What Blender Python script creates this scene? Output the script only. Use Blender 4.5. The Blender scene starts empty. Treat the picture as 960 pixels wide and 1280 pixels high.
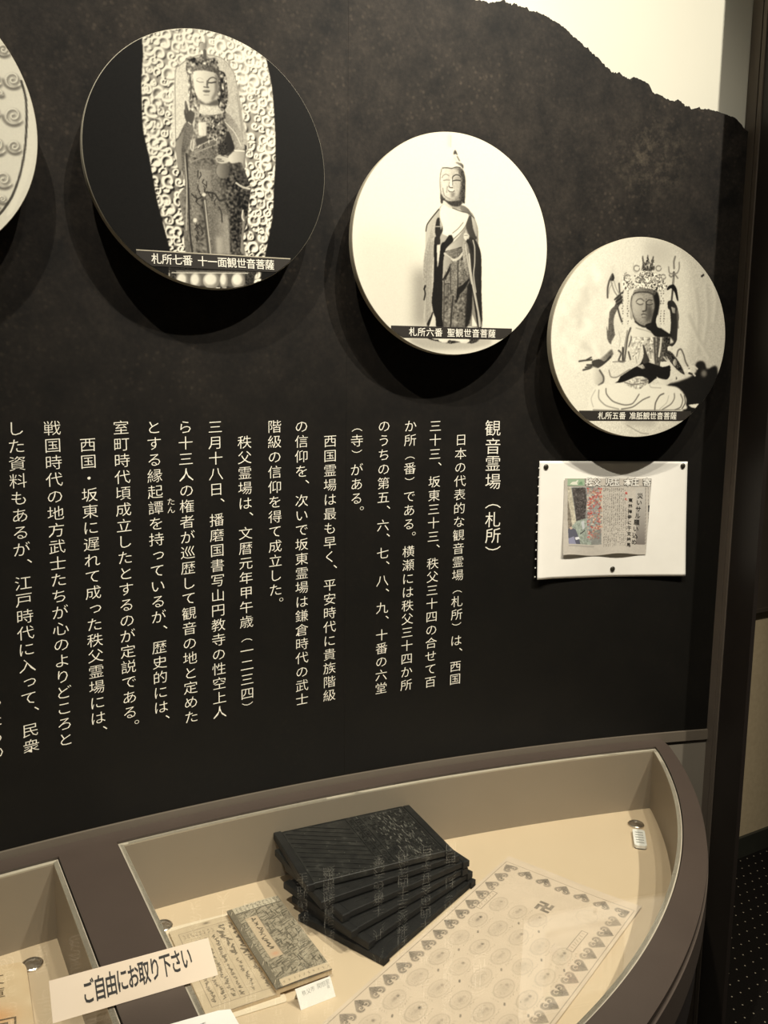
import bpy, math, random
import numpy as np
from mathutils import Matrix, Vector, geometry

sc = bpy.context.scene
COL = sc.collection

# ------------------------------------------------------------------ camera, light, exposure
EYE = 1.5
cam_data = bpy.data.cameras.new('camera')
cam_data.sensor_fit = 'VERTICAL'; cam_data.sensor_height = 24.0; cam_data.lens = 19.494
cam_data.clip_start = 0.02; cam_data.clip_end = 60
camera = bpy.data.objects.new('camera', cam_data); COL.objects.link(camera)
RT = Vector((0.99992795, 0.00166773, 0.01188742)); UP = Vector((-0.01200383, 0.13892294, 0.99023044)); FW = Vector((0, 0.99030179, -0.13893295))
m = Matrix.Identity(4)
for i in range(3):
    m[i][0] = RT[i]; m[i][1] = UP[i]; m[i][2] = -FW[i]
m[2][3] = EYE
camera.matrix_world = m
sc.camera = camera
sc.view_settings.view_transform = 'Standard'; sc.view_settings.look = 'None'
sc.view_settings.gamma = 1.0; sc.view_settings.use_curve_mapping = False
sc.view_settings.exposure = -0.25

world = bpy.data.worlds.new('world'); sc.world = world; world.use_nodes = True
bg = world.node_tree.nodes['Background']; bg.inputs[0].default_value = (1.0, 0.90, 0.76, 1); bg.inputs[1].default_value = 0.035

def spot(name, loc, target, power, angle, blend, radius, color=(1, .935, .80)):
    L = bpy.data.lights.new(name, 'SPOT'); L.energy = power; L.spot_size = math.radians(angle); L.spot_blend = blend
    L.shadow_soft_size = radius; L.color = color
    o = bpy.data.objects.new(name, L); COL.objects.link(o); o.location = loc
    o.rotation_euler = (Vector(target) - Vector(loc)).to_track_quat('-Z', 'Y').to_euler()
    return o
spot('ceiling_spot', (-.45, -.27, 3.9), (-.60, .88, 1.8), 320, 54, .40, .022)
spot('ceiling_spot', (.85, .15, 3.9), (.02, 1.3, 1.6), 260, 38, 1.0, .022)
spot('ceiling_spot', (1.60, .25, 3.9), (.60, 1.5, 1.62), 400, 44, .6, .028)
spot('ceiling_spot', (.55, .15, 3.9), (.1, 1.1, .7), 80, 60, .8, .05)
spot('ceiling_spot', (2.2, .6, 3.6), (1.5, 2.7, .5), 25, 60, .8, .1)

# ------------------------------------------------------------------ geometry of the curved wall
KW = 0.28108; AZ = 0.39046; DW = 1.4; ZB = -0.65719        # curvature, heading and distance of the display wall
G = 0.988
CC = (1.35411092, -1.88991566)
def wall_xy(s, off=0.0):
    th = AZ - KW * s
    x = -(math.sin(th) - math.sin(AZ)) / KW; y = DW + (math.cos(th) - math.cos(AZ)) / KW
    return x + off * math.sin(th), y - off * math.cos(th)
def wall_pt(s, z, off=0.0):
    x, y = wall_xy(s, off); return (x, y, EYE + z)
def s_of(x, y):
    th = math.atan2(-(x - CC[0]), y - CC[1]); return (AZ - th) / KW

# ------------------------------------------------------------------ materials
def new_mat(name, color, rough=.6, metal=0.0, spec=.5):
    m = bpy.data.materials.new(name); m.use_nodes = True
    b = m.node_tree.nodes['Principled BSDF']
    b.inputs['Base Color'].default_value = (*color, 1); b.inputs['Roughness'].default_value = rough
    b.inputs['Metallic'].default_value = metal; b.inputs['Specular IOR Level'].default_value = spec
    return m
def node(m, t, **kw):
    n = m.node_tree.nodes.new(t)
    for k, v in kw.items(): setattr(n, k, v)
    return n
def link(m, a, b): m.node_tree.links.new(a, b)
def bsdf(m): return m.node_tree.nodes['Principled BSDF']
def noise(m, scale, detail=4, rough=.6, vec=None, coord='Object'):
    n = node(m, 'ShaderNodeTexNoise'); n.inputs['Scale'].default_value = scale; n.inputs['Detail'].default_value = detail; n.inputs['Roughness'].default_value = rough
    if vec is None:
        tc = node(m, 'ShaderNodeTexCoord'); vec = tc.outputs[coord]
    link(m, vec, n.inputs['Vector']); return n
def ramp(m, fac, stops):
    r = node(m, 'ShaderNodeValToRGB'); e = r.color_ramp.elements
    while len(e) < len(stops): e.new(.5)
    for el, (p, c) in zip(e, stops):
        el.position = p; el.color = (*c, 1) if len(c) == 3 else c
    link(m, fac, r.inputs[0]); return r
def mottled(name, c0, c1, scale, rough=.6, bump=0.0, bscale=None, metal=0.0, spec=.5):
    m = new_mat(name, c0, rough, metal, spec)
    n = noise(m, scale); r = ramp(m, n.outputs['Fac'], [(.3, c0), (.7, c1)])
    link(m, r.outputs[0], bsdf(m).inputs['Base Color'])
    if bump:
        n2 = noise(m, bscale or scale * 4); b = node(m, 'ShaderNodeBump'); b.inputs['Strength'].default_value = bump; b.inputs['Distance'].default_value = .001
        link(m, n2.outputs['Fac'], b.inputs['Height']); link(m, b.outputs[0], bsdf(m).inputs['Normal'])
    return m
def print_mat(name, rough=.5, spec=.3):
    m = new_mat(name, (.5, .5, .5), rough, 0, spec)
    a = node(m, 'ShaderNodeAttribute', attribute_name='ink'); link(m, a.outputs['Color'], bsdf(m).inputs['Base Color'])
    return m

M_sky = mottled('cream_wall_paint', (.80, .77, .64), (.83, .80, .67), 3, .7)
# dark printed hillside: forest texture above, plain black ground for the lettering below
M_mural = new_mat('printed_hillside', (.02, .018, .014), .6, 0, .2)
tc = node(M_mural, 'ShaderNodeTexCoord'); sx = node(M_mural, 'ShaderNodeSeparateXYZ'); link(M_mural, tc.outputs['Object'], sx.inputs[0])
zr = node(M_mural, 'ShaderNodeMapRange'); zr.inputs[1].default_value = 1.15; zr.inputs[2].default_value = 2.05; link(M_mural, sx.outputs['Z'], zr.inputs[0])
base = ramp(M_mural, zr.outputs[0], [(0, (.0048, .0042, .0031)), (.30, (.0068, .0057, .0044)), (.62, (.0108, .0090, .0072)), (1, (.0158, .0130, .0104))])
n1 = noise(M_mural, 16, 8, .72, tc.outputs['Object']); r1 = ramp(M_mural, n1.outputs['Fac'], [(.34, (.38, .38, .38)), (.66, (1.9, 1.8, 1.7))])
n3 = noise(M_mural, 160, 3, .6, tc.outputs['Object']); r3 = ramp(M_mural, n3.outputs['Fac'], [(.3, (.72, .72, .72)), (.72, (1.35, 1.35, 1.35))])
vo = node(M_mural, 'ShaderNodeTexVoronoi'); vo.inputs['Scale'].default_value = 95; link(M_mural, tc.outputs['Object'], vo.inputs['Vector'])
rv = ramp(M_mural, vo.outputs['Distance'], [(.12, (2.3, 2.25, 2.15)), (.36, (1, 1, 1))])
mxA = node(M_mural, 'ShaderNodeMix', data_type='RGBA', blend_type='MULTIPLY'); mxA.inputs[0].default_value = 1
link(M_mural, r1.outputs[0], mxA.inputs[6]); link(M_mural, r3.outputs[0], mxA.inputs[7])
mxV = node(M_mural, 'ShaderNodeMix', data_type='RGBA', blend_type='MULTIPLY'); link(M_mural, mxA.outputs[2], mxV.inputs[6]); link(M_mural, rv.outputs[0], mxV.inputs[7])
nv = noise(M_mural, 6, 3, .5, tc.outputs['Object']); rvv = node(M_mural, 'ShaderNodeMapRange'); rvv.inputs[1].default_value = .40; rvv.inputs[2].default_value = .62; link(M_mural, nv.outputs['Fac'], rvv.inputs[0]); link(M_mural, rvv.outputs[0], mxV.inputs[0])
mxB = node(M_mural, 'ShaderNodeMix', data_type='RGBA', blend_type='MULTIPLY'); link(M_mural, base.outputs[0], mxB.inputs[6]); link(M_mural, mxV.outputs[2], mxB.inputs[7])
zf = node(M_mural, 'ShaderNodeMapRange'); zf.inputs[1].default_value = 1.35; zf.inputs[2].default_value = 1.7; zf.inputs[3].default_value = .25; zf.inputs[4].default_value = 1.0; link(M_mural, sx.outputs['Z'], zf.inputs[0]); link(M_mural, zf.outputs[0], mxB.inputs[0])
# pale rocky clearing printed on the hill
ln = node(M_mural, 'ShaderNodeVectorMath', operation='DISTANCE'); px, py, pz = wall_pt(.49, .43); ln.inputs[1].default_value = (px, py, pz); link(M_mural, tc.outputs['Object'], ln.inputs[0])
cl = node(M_mural, 'ShaderNodeMapRange'); cl.inputs[1].default_value = .02; cl.inputs[2].default_value = .10; cl.inputs[3].default_value = 1; cl.inputs[4].default_value = 0; link(M_mural, ln.outputs['Value'], cl.inputs[0])
nc = noise(M_mural, 55, 6, .75, tc.outputs['Object']); rc = node(M_mural, 'ShaderNodeMapRange'); rc.inputs[1].default_value = .47; rc.inputs[2].default_value = .7; link(M_mural, nc.outputs['Fac'], rc.inputs[0])
mu = node(M_mural, 'ShaderNodeMath', operation='MULTIPLY'); link(M_mural, cl.outputs[0], mu.inputs[0]); link(M_mural, rc.outputs[0], mu.inputs[1])
mxC = node(M_mural, 'ShaderNodeMix', data_type='RGBA'); link(M_mural, mu.outputs[0], mxC.inputs[0]); link(M_mural, mxB.outputs[2], mxC.inputs[6]); mxC.inputs[7].default_value = (.085, .068, .048, 1)
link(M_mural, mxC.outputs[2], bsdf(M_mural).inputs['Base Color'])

M_letter = new_mat('cream_lettering', (.86, .82, .70), .6)
M_caption = new_mat('black_caption', (.022, .018, .014), .5)
M_edge = mottled('board_edge', (.40, .36, .27), (.46, .41, .31), 30, .6)
M_edge_thin = mottled('thin_board_edge', (.34, .31, .24), (.38, .35, .27), 30, .6)
M_spacer = new_mat('black_spacer', (.012, .011, .010), .8)
M_picture = print_mat('photographic_print', .5, .18)
M_bar = mottled('grey_brown_laminate', (.125, .103, .078), (.135, .111, .084), 8, .42, .05, 300)
M_lowpanel = mottled('lower_wall_panel', (.17, .15, .12), (.19, .165, .13), 6, .5)
M_post = mottled('dark_brown_post', (.011, .0075, .0055), (.014, .010, .0075), 12, .5)
M_trimstripe = mottled('brown_metal_strip', (.10, .080, .062), (.112, .09, .07), 14, .45)
M_rim = mottled('mauve_brown_laminate', (.057, .042, .0335), (.065, .048, .038), 9, .38, .06, 420)
M_fascia = mottled('mauve_brown_fascia', (.076, .058, .047), (.084, .065, .052), 9, .42)
M_channel = mottled('pale_edge_strip', (.42, .37, .29), (.46, .41, .32), 25, .5)
M_lining = mottled('beige_grey_lining', (.27, .222, .165), (.285, .236, .178), 7, .6)
M_casefloor = mottled('cream_board', (.60, .47, .315), (.64, .505, .345), 5, .62, .04, 200)
M_cabinet = mottled('dark_cabinet', (.018, .014, .012), (.024, .018, .015), 10, .5)
M_chrome = new_mat('brushed_chrome', (.62, .58, .52), .24, 1.0)
M_plastic = new_mat('white_plastic', (.86, .85, .80), .4)
M_slot = new_mat('dark_slot', (.03, .028, .026), .6)
M_paper = mottled('white_paper', (.80, .77, .70), (.84, .81, .74), 18, .8)
M_card = mottled('cream_card', (.72, .60, .46), (.75, .63, .49), 12, .7)
M_whitecard = new_mat('white_card', (.90, .88, .83), .7)
M_ink = new_mat('black_ink', (.018, .015, .012), .6)
M_ink_soft = new_mat('grey_ink', (.30, .30, .28), .7)
M_ink_red = new_mat('red_ink', (.6, .08, .06), .7)
M_sheet = print_mat('old_paper_print', .8, .15)
M_tack = new_mat('dark_thumbtack', (.035, .03, .02), .35, .3)
# inked pearwood blocks
M_block = mottled('inked_black_wood', (.006, .0058, .0055), (.016, .0155, .014), 35, .6, .4, 220, 0, .28)
M_block_top = new_mat('inked_black_wood_dusty', (.02, .02, .019), .5, 0, .35)
nb = noise(M_block_top, 60, 6, .7); rb = ramp(M_block_top, nb.outputs['Fac'], [(.35, (.010, .0098, .009)), (.58, (.021, .0205, .018)), (.78, (.09, .086, .075))])
link(M_block_top, rb.outputs[0], bsdf(M_block_top).inputs['Base Color'])
M_dust = new_mat('chalky_dust', (.24, .23, .20), .8)
M_farwall = mottled('beige_wallpaper', (.42, .33, .20), (.48, .38, .235), 60, .85, .6, 250)
M_baseboard = mottled('dark_green_baseboard', (.022, .022, .016), (.028, .028, .02), 9, .5)
M_farshade = mottled('far_wall_shade_brown', (.035, .026, .018), (.045, .033, .022), 9, .6)  # brown standing in for shade on the upper far wall
M_ceiling = mottled('ceiling_paint', (.25, .22, .18), (.28, .25, .20), 4, .9)
# carpet: near-black pile with a staggered grid of small pale dots
M_carpet = mottled('dotted_carpet', (.005, .0042, .0036), (.009, .0075, .006), 260, .95, .5, 500, 0, .05)
tcc = node(M_carpet, 'ShaderNodeTexCoord'); mp = node(M_carpet, 'ShaderNodeMapping'); mp.inputs['Rotation'].default_value = (0, 0, math.radians(-28)); mp.inputs['Scale'].default_value = (31, 31, 31)
link(M_carpet, tcc.outputs['Object'], mp.inputs[0]); fr = node(M_carpet, 'ShaderNodeVectorMath', operation='FRACTION'); link(M_carpet, mp.outputs[0], fr.inputs[0])
sp = node(M_carpet, 'ShaderNodeSeparateXYZ'); link(M_carpet, fr.outputs[0], sp.inputs[0]); cb = node(M_carpet, 'ShaderNodeCombineXYZ'); link(M_carpet, sp.outputs[0], cb.inputs[0]); link(M_carpet, sp.outputs[1], cb.inputs[1])
dd = node(M_carpet, 'ShaderNodeVectorMath', operation='DISTANCE'); dd.inputs[1].default_value = (.5, .5, 0); link(M_carpet, cb.outputs[0], dd.inputs[0])
lt = node(M_carpet, 'ShaderNodeMath', operation='LESS_THAN'); lt.inputs[1].default_value = .062; link(M_carpet, dd.outputs['Value'], lt.inputs[0])
mc = node(M_carpet, 'ShaderNodeMix', data_type='RGBA'); link(M_carpet, lt.outputs[0], mc.inputs[0]); link(M_carpet, bsdf(M_carpet).inputs['Base Color'].links[0].from_socket, mc.inputs[6]); mc.inputs[7].default_value = (.30, .26, .19, 1)
link(M_carpet, mc.outputs[2], bsdf(M_carpet).inputs['Base Color'])
# clear glass: a thin sheet lets light straight through and mirrors a little by Schlick's law
M_glass = bpy.data.materials.new('clear_glass'); M_glass.use_nodes = True; nt = M_glass.node_tree; nt.nodes.clear()
outn = nt.nodes.new('ShaderNodeOutputMaterial'); tr = nt.nodes.new('ShaderNodeBsdfTransparent'); tr.inputs[0].default_value = (.985, .99, .98, 1)
gl = nt.nodes.new('ShaderNodeBsdfGlossy'); gl.inputs['Roughness'].default_value = 0.0; gl.inputs['Color'].default_value = (1, 1, 1, 1)
ge = nt.nodes.new('ShaderNodeNewGeometry'); dt = nt.nodes.new('ShaderNodeVectorMath'); dt.operation = 'DOT_PRODUCT'
nt.links.new(ge.outputs['Normal'], dt.inputs[0]); nt.links.new(ge.outputs['Incoming'], dt.inputs[1])
def mth(op, a, b=None):
    n = nt.nodes.new('ShaderNodeMath'); n.operation = op
    for i, v in enumerate((a, b)):
        if v is None: continue
        if isinstance(v, (int, float)): n.inputs[i].default_value = v
        else: nt.links.new(v, n.inputs[i])
    return n.outputs[0]
fres = mth('ADD', mth('MULTIPLY', mth('POWER', mth('SUBTRACT', 1.0, mth('ABSOLUTE', dt.outputs['Value'])), 5.0), .96), .04)
mixn = nt.nodes.new('ShaderNodeMixShader'); nt.links.new(fres, mixn.inputs[0]); nt.links.new(tr.outputs[0], mixn.inputs[1]); nt.links.new(gl.outputs[0], mixn.inputs[2]); nt.links.new(mixn.outputs[0], outn.inputs[0])

# ------------------------------------------------------------------ object helpers
def obj(name, me, mat, parent=None, label=None, kind=None, smooth=False):
    if mat is not None and not me.materials: me.materials.append(mat)
    if smooth: me.polygons.foreach_set('use_smooth', [True] * len(me.polygons))
    o = bpy.data.objects.new(name, me); COL.objects.link(o)
    if parent is not None:
        o.parent = parent
        o.matrix_parent_inverse = WORLD[parent.name].inverted() if parent.name in WORLD else Matrix.Identity(4)
    if label: o['label'] = label
    if kind: o['kind'] = kind
    return o
WORLD = {}
def thing(name, label, cat, loc, group=None, rot=None):
    """An Empty at the thing's base; parts are modelled in world space under it unless local=True."""
    o = bpy.data.objects.new(name, None); COL.objects.link(o); o.location = loc; o.empty_display_size = .03
    if rot: o.rotation_euler = rot
    o['label'] = label; o['category'] = cat
    if group: o['group'] = group
    WORLD[o.name] = Matrix.LocRotScale(Vector(loc), None if not rot else __import__('mathutils').Euler(rot), None)
    return o
def mesh(verts, faces, name='m'):
    me = bpy.data.meshes.new(name); me.from_pydata([tuple(v) for v in verts], [], faces); me.update(); return me
class MB:
    def __init__(s): s.v = []; s.f = []
    def add(s, v, f):
        n = len(s.v); s.v += [tuple(p) for p in v]; s.f += [tuple(i + n for i in q) for q in f]; return s
    def hexa(s, p):   # 8 points: bottom 4 ccw, top 4 ccw
        return s.add(p, [(3, 2, 1, 0), (4, 5, 6, 7), (0, 1, 5, 4), (1, 2, 6, 5), (2, 3, 7, 6), (3, 0, 4, 7)])
    def box(s, x0, x1, y0, y1, z0, z1, M=None):
        p = [Vector(q) for q in ((x0, y0, z0), (x1, y0, z0), (x1, y1, z0), (x0, y1, z0), (x0, y0, z1), (x1, y0, z1), (x1, y1, z1), (x0, y1, z1))]
        if M is not None: p = [M @ q for q in p]
        return s.hexa(p)
    def bevel_box(s, x0, x1, y0, y1, z0, z1, b, M=None):
        # chamfered along the top edges
        a = [(x0, y0), (x1, y0), (x1, y1), (x0, y1)]; c = [(x0 + b, y0 + b), (x1 - b, y0 + b), (x1 - b, y1 - b), (x0 + b, y1 - b)]
        p = [Vector((x, y, z0 + b)) for x, y in a]; p = [Vector((x, y, z0)) for x, y in c] + p + [Vector((x, y, z1 - b)) for x, y in a] + [Vector((x, y, z1)) for x, y in c]
        if M is not None: p = [M @ q for q in p]
        f = [(3, 2, 1, 0), (12, 13, 14, 15)]
        for l in range(3):
            for i in range(4): j = (i + 1) % 4; f.append((l * 4 + i, l * 4 + j, l * 4 + 4 + j, l * 4 + 4 + i))
        return s.add(p, f)
    def prism(s, poly, z0, z1):
        n = len(poly); v = [(x, y, z0) for x, y in poly] + [(x, y, z1) for x, y in poly]
        tri = geometry.tessellate_polygon([[Vector((x, y, 0)) for x, y in poly]])
        f = [tuple(t) for t in tri] + [tuple(i + n for i in t) for t in tri]
        f += [(i, (i + 1) % n, (i + 1) % n + n, i + n) for i in range(n)]
        return s.add(v, f)
    def plate(s, outer, holes, z0, z1):
        loops = [outer] + holes; tri = geometry.tessellate_polygon([[Vector((x, y, 0)) for x, y in l] for l in loops])
        flat = [q for l in loops for q in l]; n = len(flat)
        v = [(x, y, z0) for x, y in flat] + [(x, y, z1) for x, y in flat]
        f = [tuple(t) for t in tri] + [tuple(i + n for i in t) for t in tri]; b = 0
        for l in loops:
            k = len(l); f += [(b + i, b + (i + 1) % k, b + (i + 1) % k + n, b + i + n) for i in range(k)]; b += k
        return s.add(v, f)
    def lathe(s, prof, n=32, M=None, cap=True):
        v = []; f = []
        for r, z in prof:
            for i in range(n):
                a = 2 * math.pi * i / n; p = Vector((r * math.cos(a), r * math.sin(a), z)); v.append(M @ p if M is not None else p)
        for l in range(len(prof) - 1):
            for i in range(n): j = (i + 1) % n; f.append((l * n + i, l * n + j, (l + 1) * n + j, (l + 1) * n + i))
        if cap: f.append(tuple(range(n - 1, -1, -1))); f.append(tuple((len(prof) - 1) * n + i for i in range(n)))
        return s.add(v, f)
    def build(s, name, mat, parent=None, **kw):
        me = mesh(s.v, s.f, name); fix_normals(me)
        return obj(name, me, mat, parent, **kw)
import bmesh
def fix_normals(me):
    b = bmesh.new(); b.from_mesh(me); bmesh.ops.recalc_face_normals(b, faces=b.faces); b.to_mesh(me); b.free()
def wall_slab(s0, s1, z0, z1, o0, o1, n=60):
    """A slab that follows the curved wall."""
    v = []; f = []
    for i in range(n + 1):
        s = s0 + (s1 - s0) * i / n
        v += [wall_pt(s, z0, o0), wall_pt(s, z1, o0), wall_pt(s, z1, o1), wall_pt(s, z0, o1)]
    for i in range(n):
        a = i * 4
        for j in range(4): k = (j + 1) % 4; f.append((a + j, a + k, a + 4 + k, a + 4 + j))
    f += [(0, 1, 2, 3), (n * 4, n * 4 + 3, n * 4 + 2, n * 4 + 1)]
    return MB().add(v, f)

# glyph outlines come from the font that ships with Blender
_gl = {}
def glyph(ch, off=0.0):
    if (ch, off) not in _gl:
        cu = bpy.data.curves.new('glyph', 'FONT'); cu.body = ch; cu.resolution_u = 2; cu.offset = off
        o = bpy.data.objects.new('glyph', cu); COL.objects.link(o); bpy.context.view_layer.update()
        me = o.evaluated_get(bpy.context.evaluated_depsgraph_get()).to_mesh()
        co = np.empty(len(me.vertices) * 3); me.vertices.foreach_get('co', co); co = co.reshape(-1, 3)[:, :2] - np.array([.5, .38])
        _gl[(ch, off)] = (co.copy(), [tuple(p.vertices) for p in me.polygons])
        bpy.data.objects.remove(o); bpy.data.curves.remove(cu)
    return _gl[(ch, off)]
def lettering(items, place, mat, parent, off=0.0, name='lettering', label=None, shear=0.0):
    """items: (char, x, y, size, rotation, width factor) in the surface's own plane; place maps it into the room."""
    v = []; f = []
    for ch, x, y, size, rot, wf in items:
        co, fa = glyph(ch, off); n = len(v); c, s_ = math.cos(rot), math.sin(rot)
        for a, b in co:
            a, b = a * c - b * s_, a * s_ + b * c
            v.append(place(x + a * size * wf, y + (b + a * shear) * size))
        f += [tuple(i + n for i in q) for q in fa]
    if not v: return None
    return obj(name, mesh(v, f, name), mat, parent, label=label)

def color_grid(name, nx, ny, place, rgb, mat, parent=None, label=None, disc=False, smooth=True):
    """A fine grid whose vertices carry the print's own colours (rgb: ny x nx x 3, row 0 at v=0)."""
    u = np.linspace(0, 1, nx); v = np.linspace(0, 1, ny); U, V = np.meshgrid(u, v)
    P = place(U, V).reshape(-1, 3)
    me = bpy.data.meshes.new(name); nq = (nx - 1) * (ny - 1)
    me.vertices.add(nx * ny); me.vertices.foreach_set('co', P.astype(np.float32).ravel())
    i = (np.arange(ny - 1)[:, None] * nx + np.arange(nx - 1)[None, :]).ravel()
    q = np.stack([i, i + 1, i + 1 + nx, i + nx], 1).astype(np.int32)
    me.loops.add(nq * 4); me.loops.foreach_set('vertex_index', q.ravel())
    me.polygons.add(nq); me.polygons.foreach_set('loop_start', np.arange(0, nq * 4, 4, dtype=np.int32)); me.polygons.foreach_set('loop_total', np.full(nq, 4, np.int32))
    if smooth: me.polygons.foreach_set('use_smooth', np.ones(nq, bool))
    me.update(); me.validate()
    at = me.color_attributes.new('ink', 'FLOAT_COLOR', 'POINT')
    c = np.ones((ny * nx, 4), np.float32); c[:, :3] = rgb.reshape(-1, 3); at.data.foreach_set('color', c.ravel())
    return obj(name, me, mat, parent, label=label)

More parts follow.
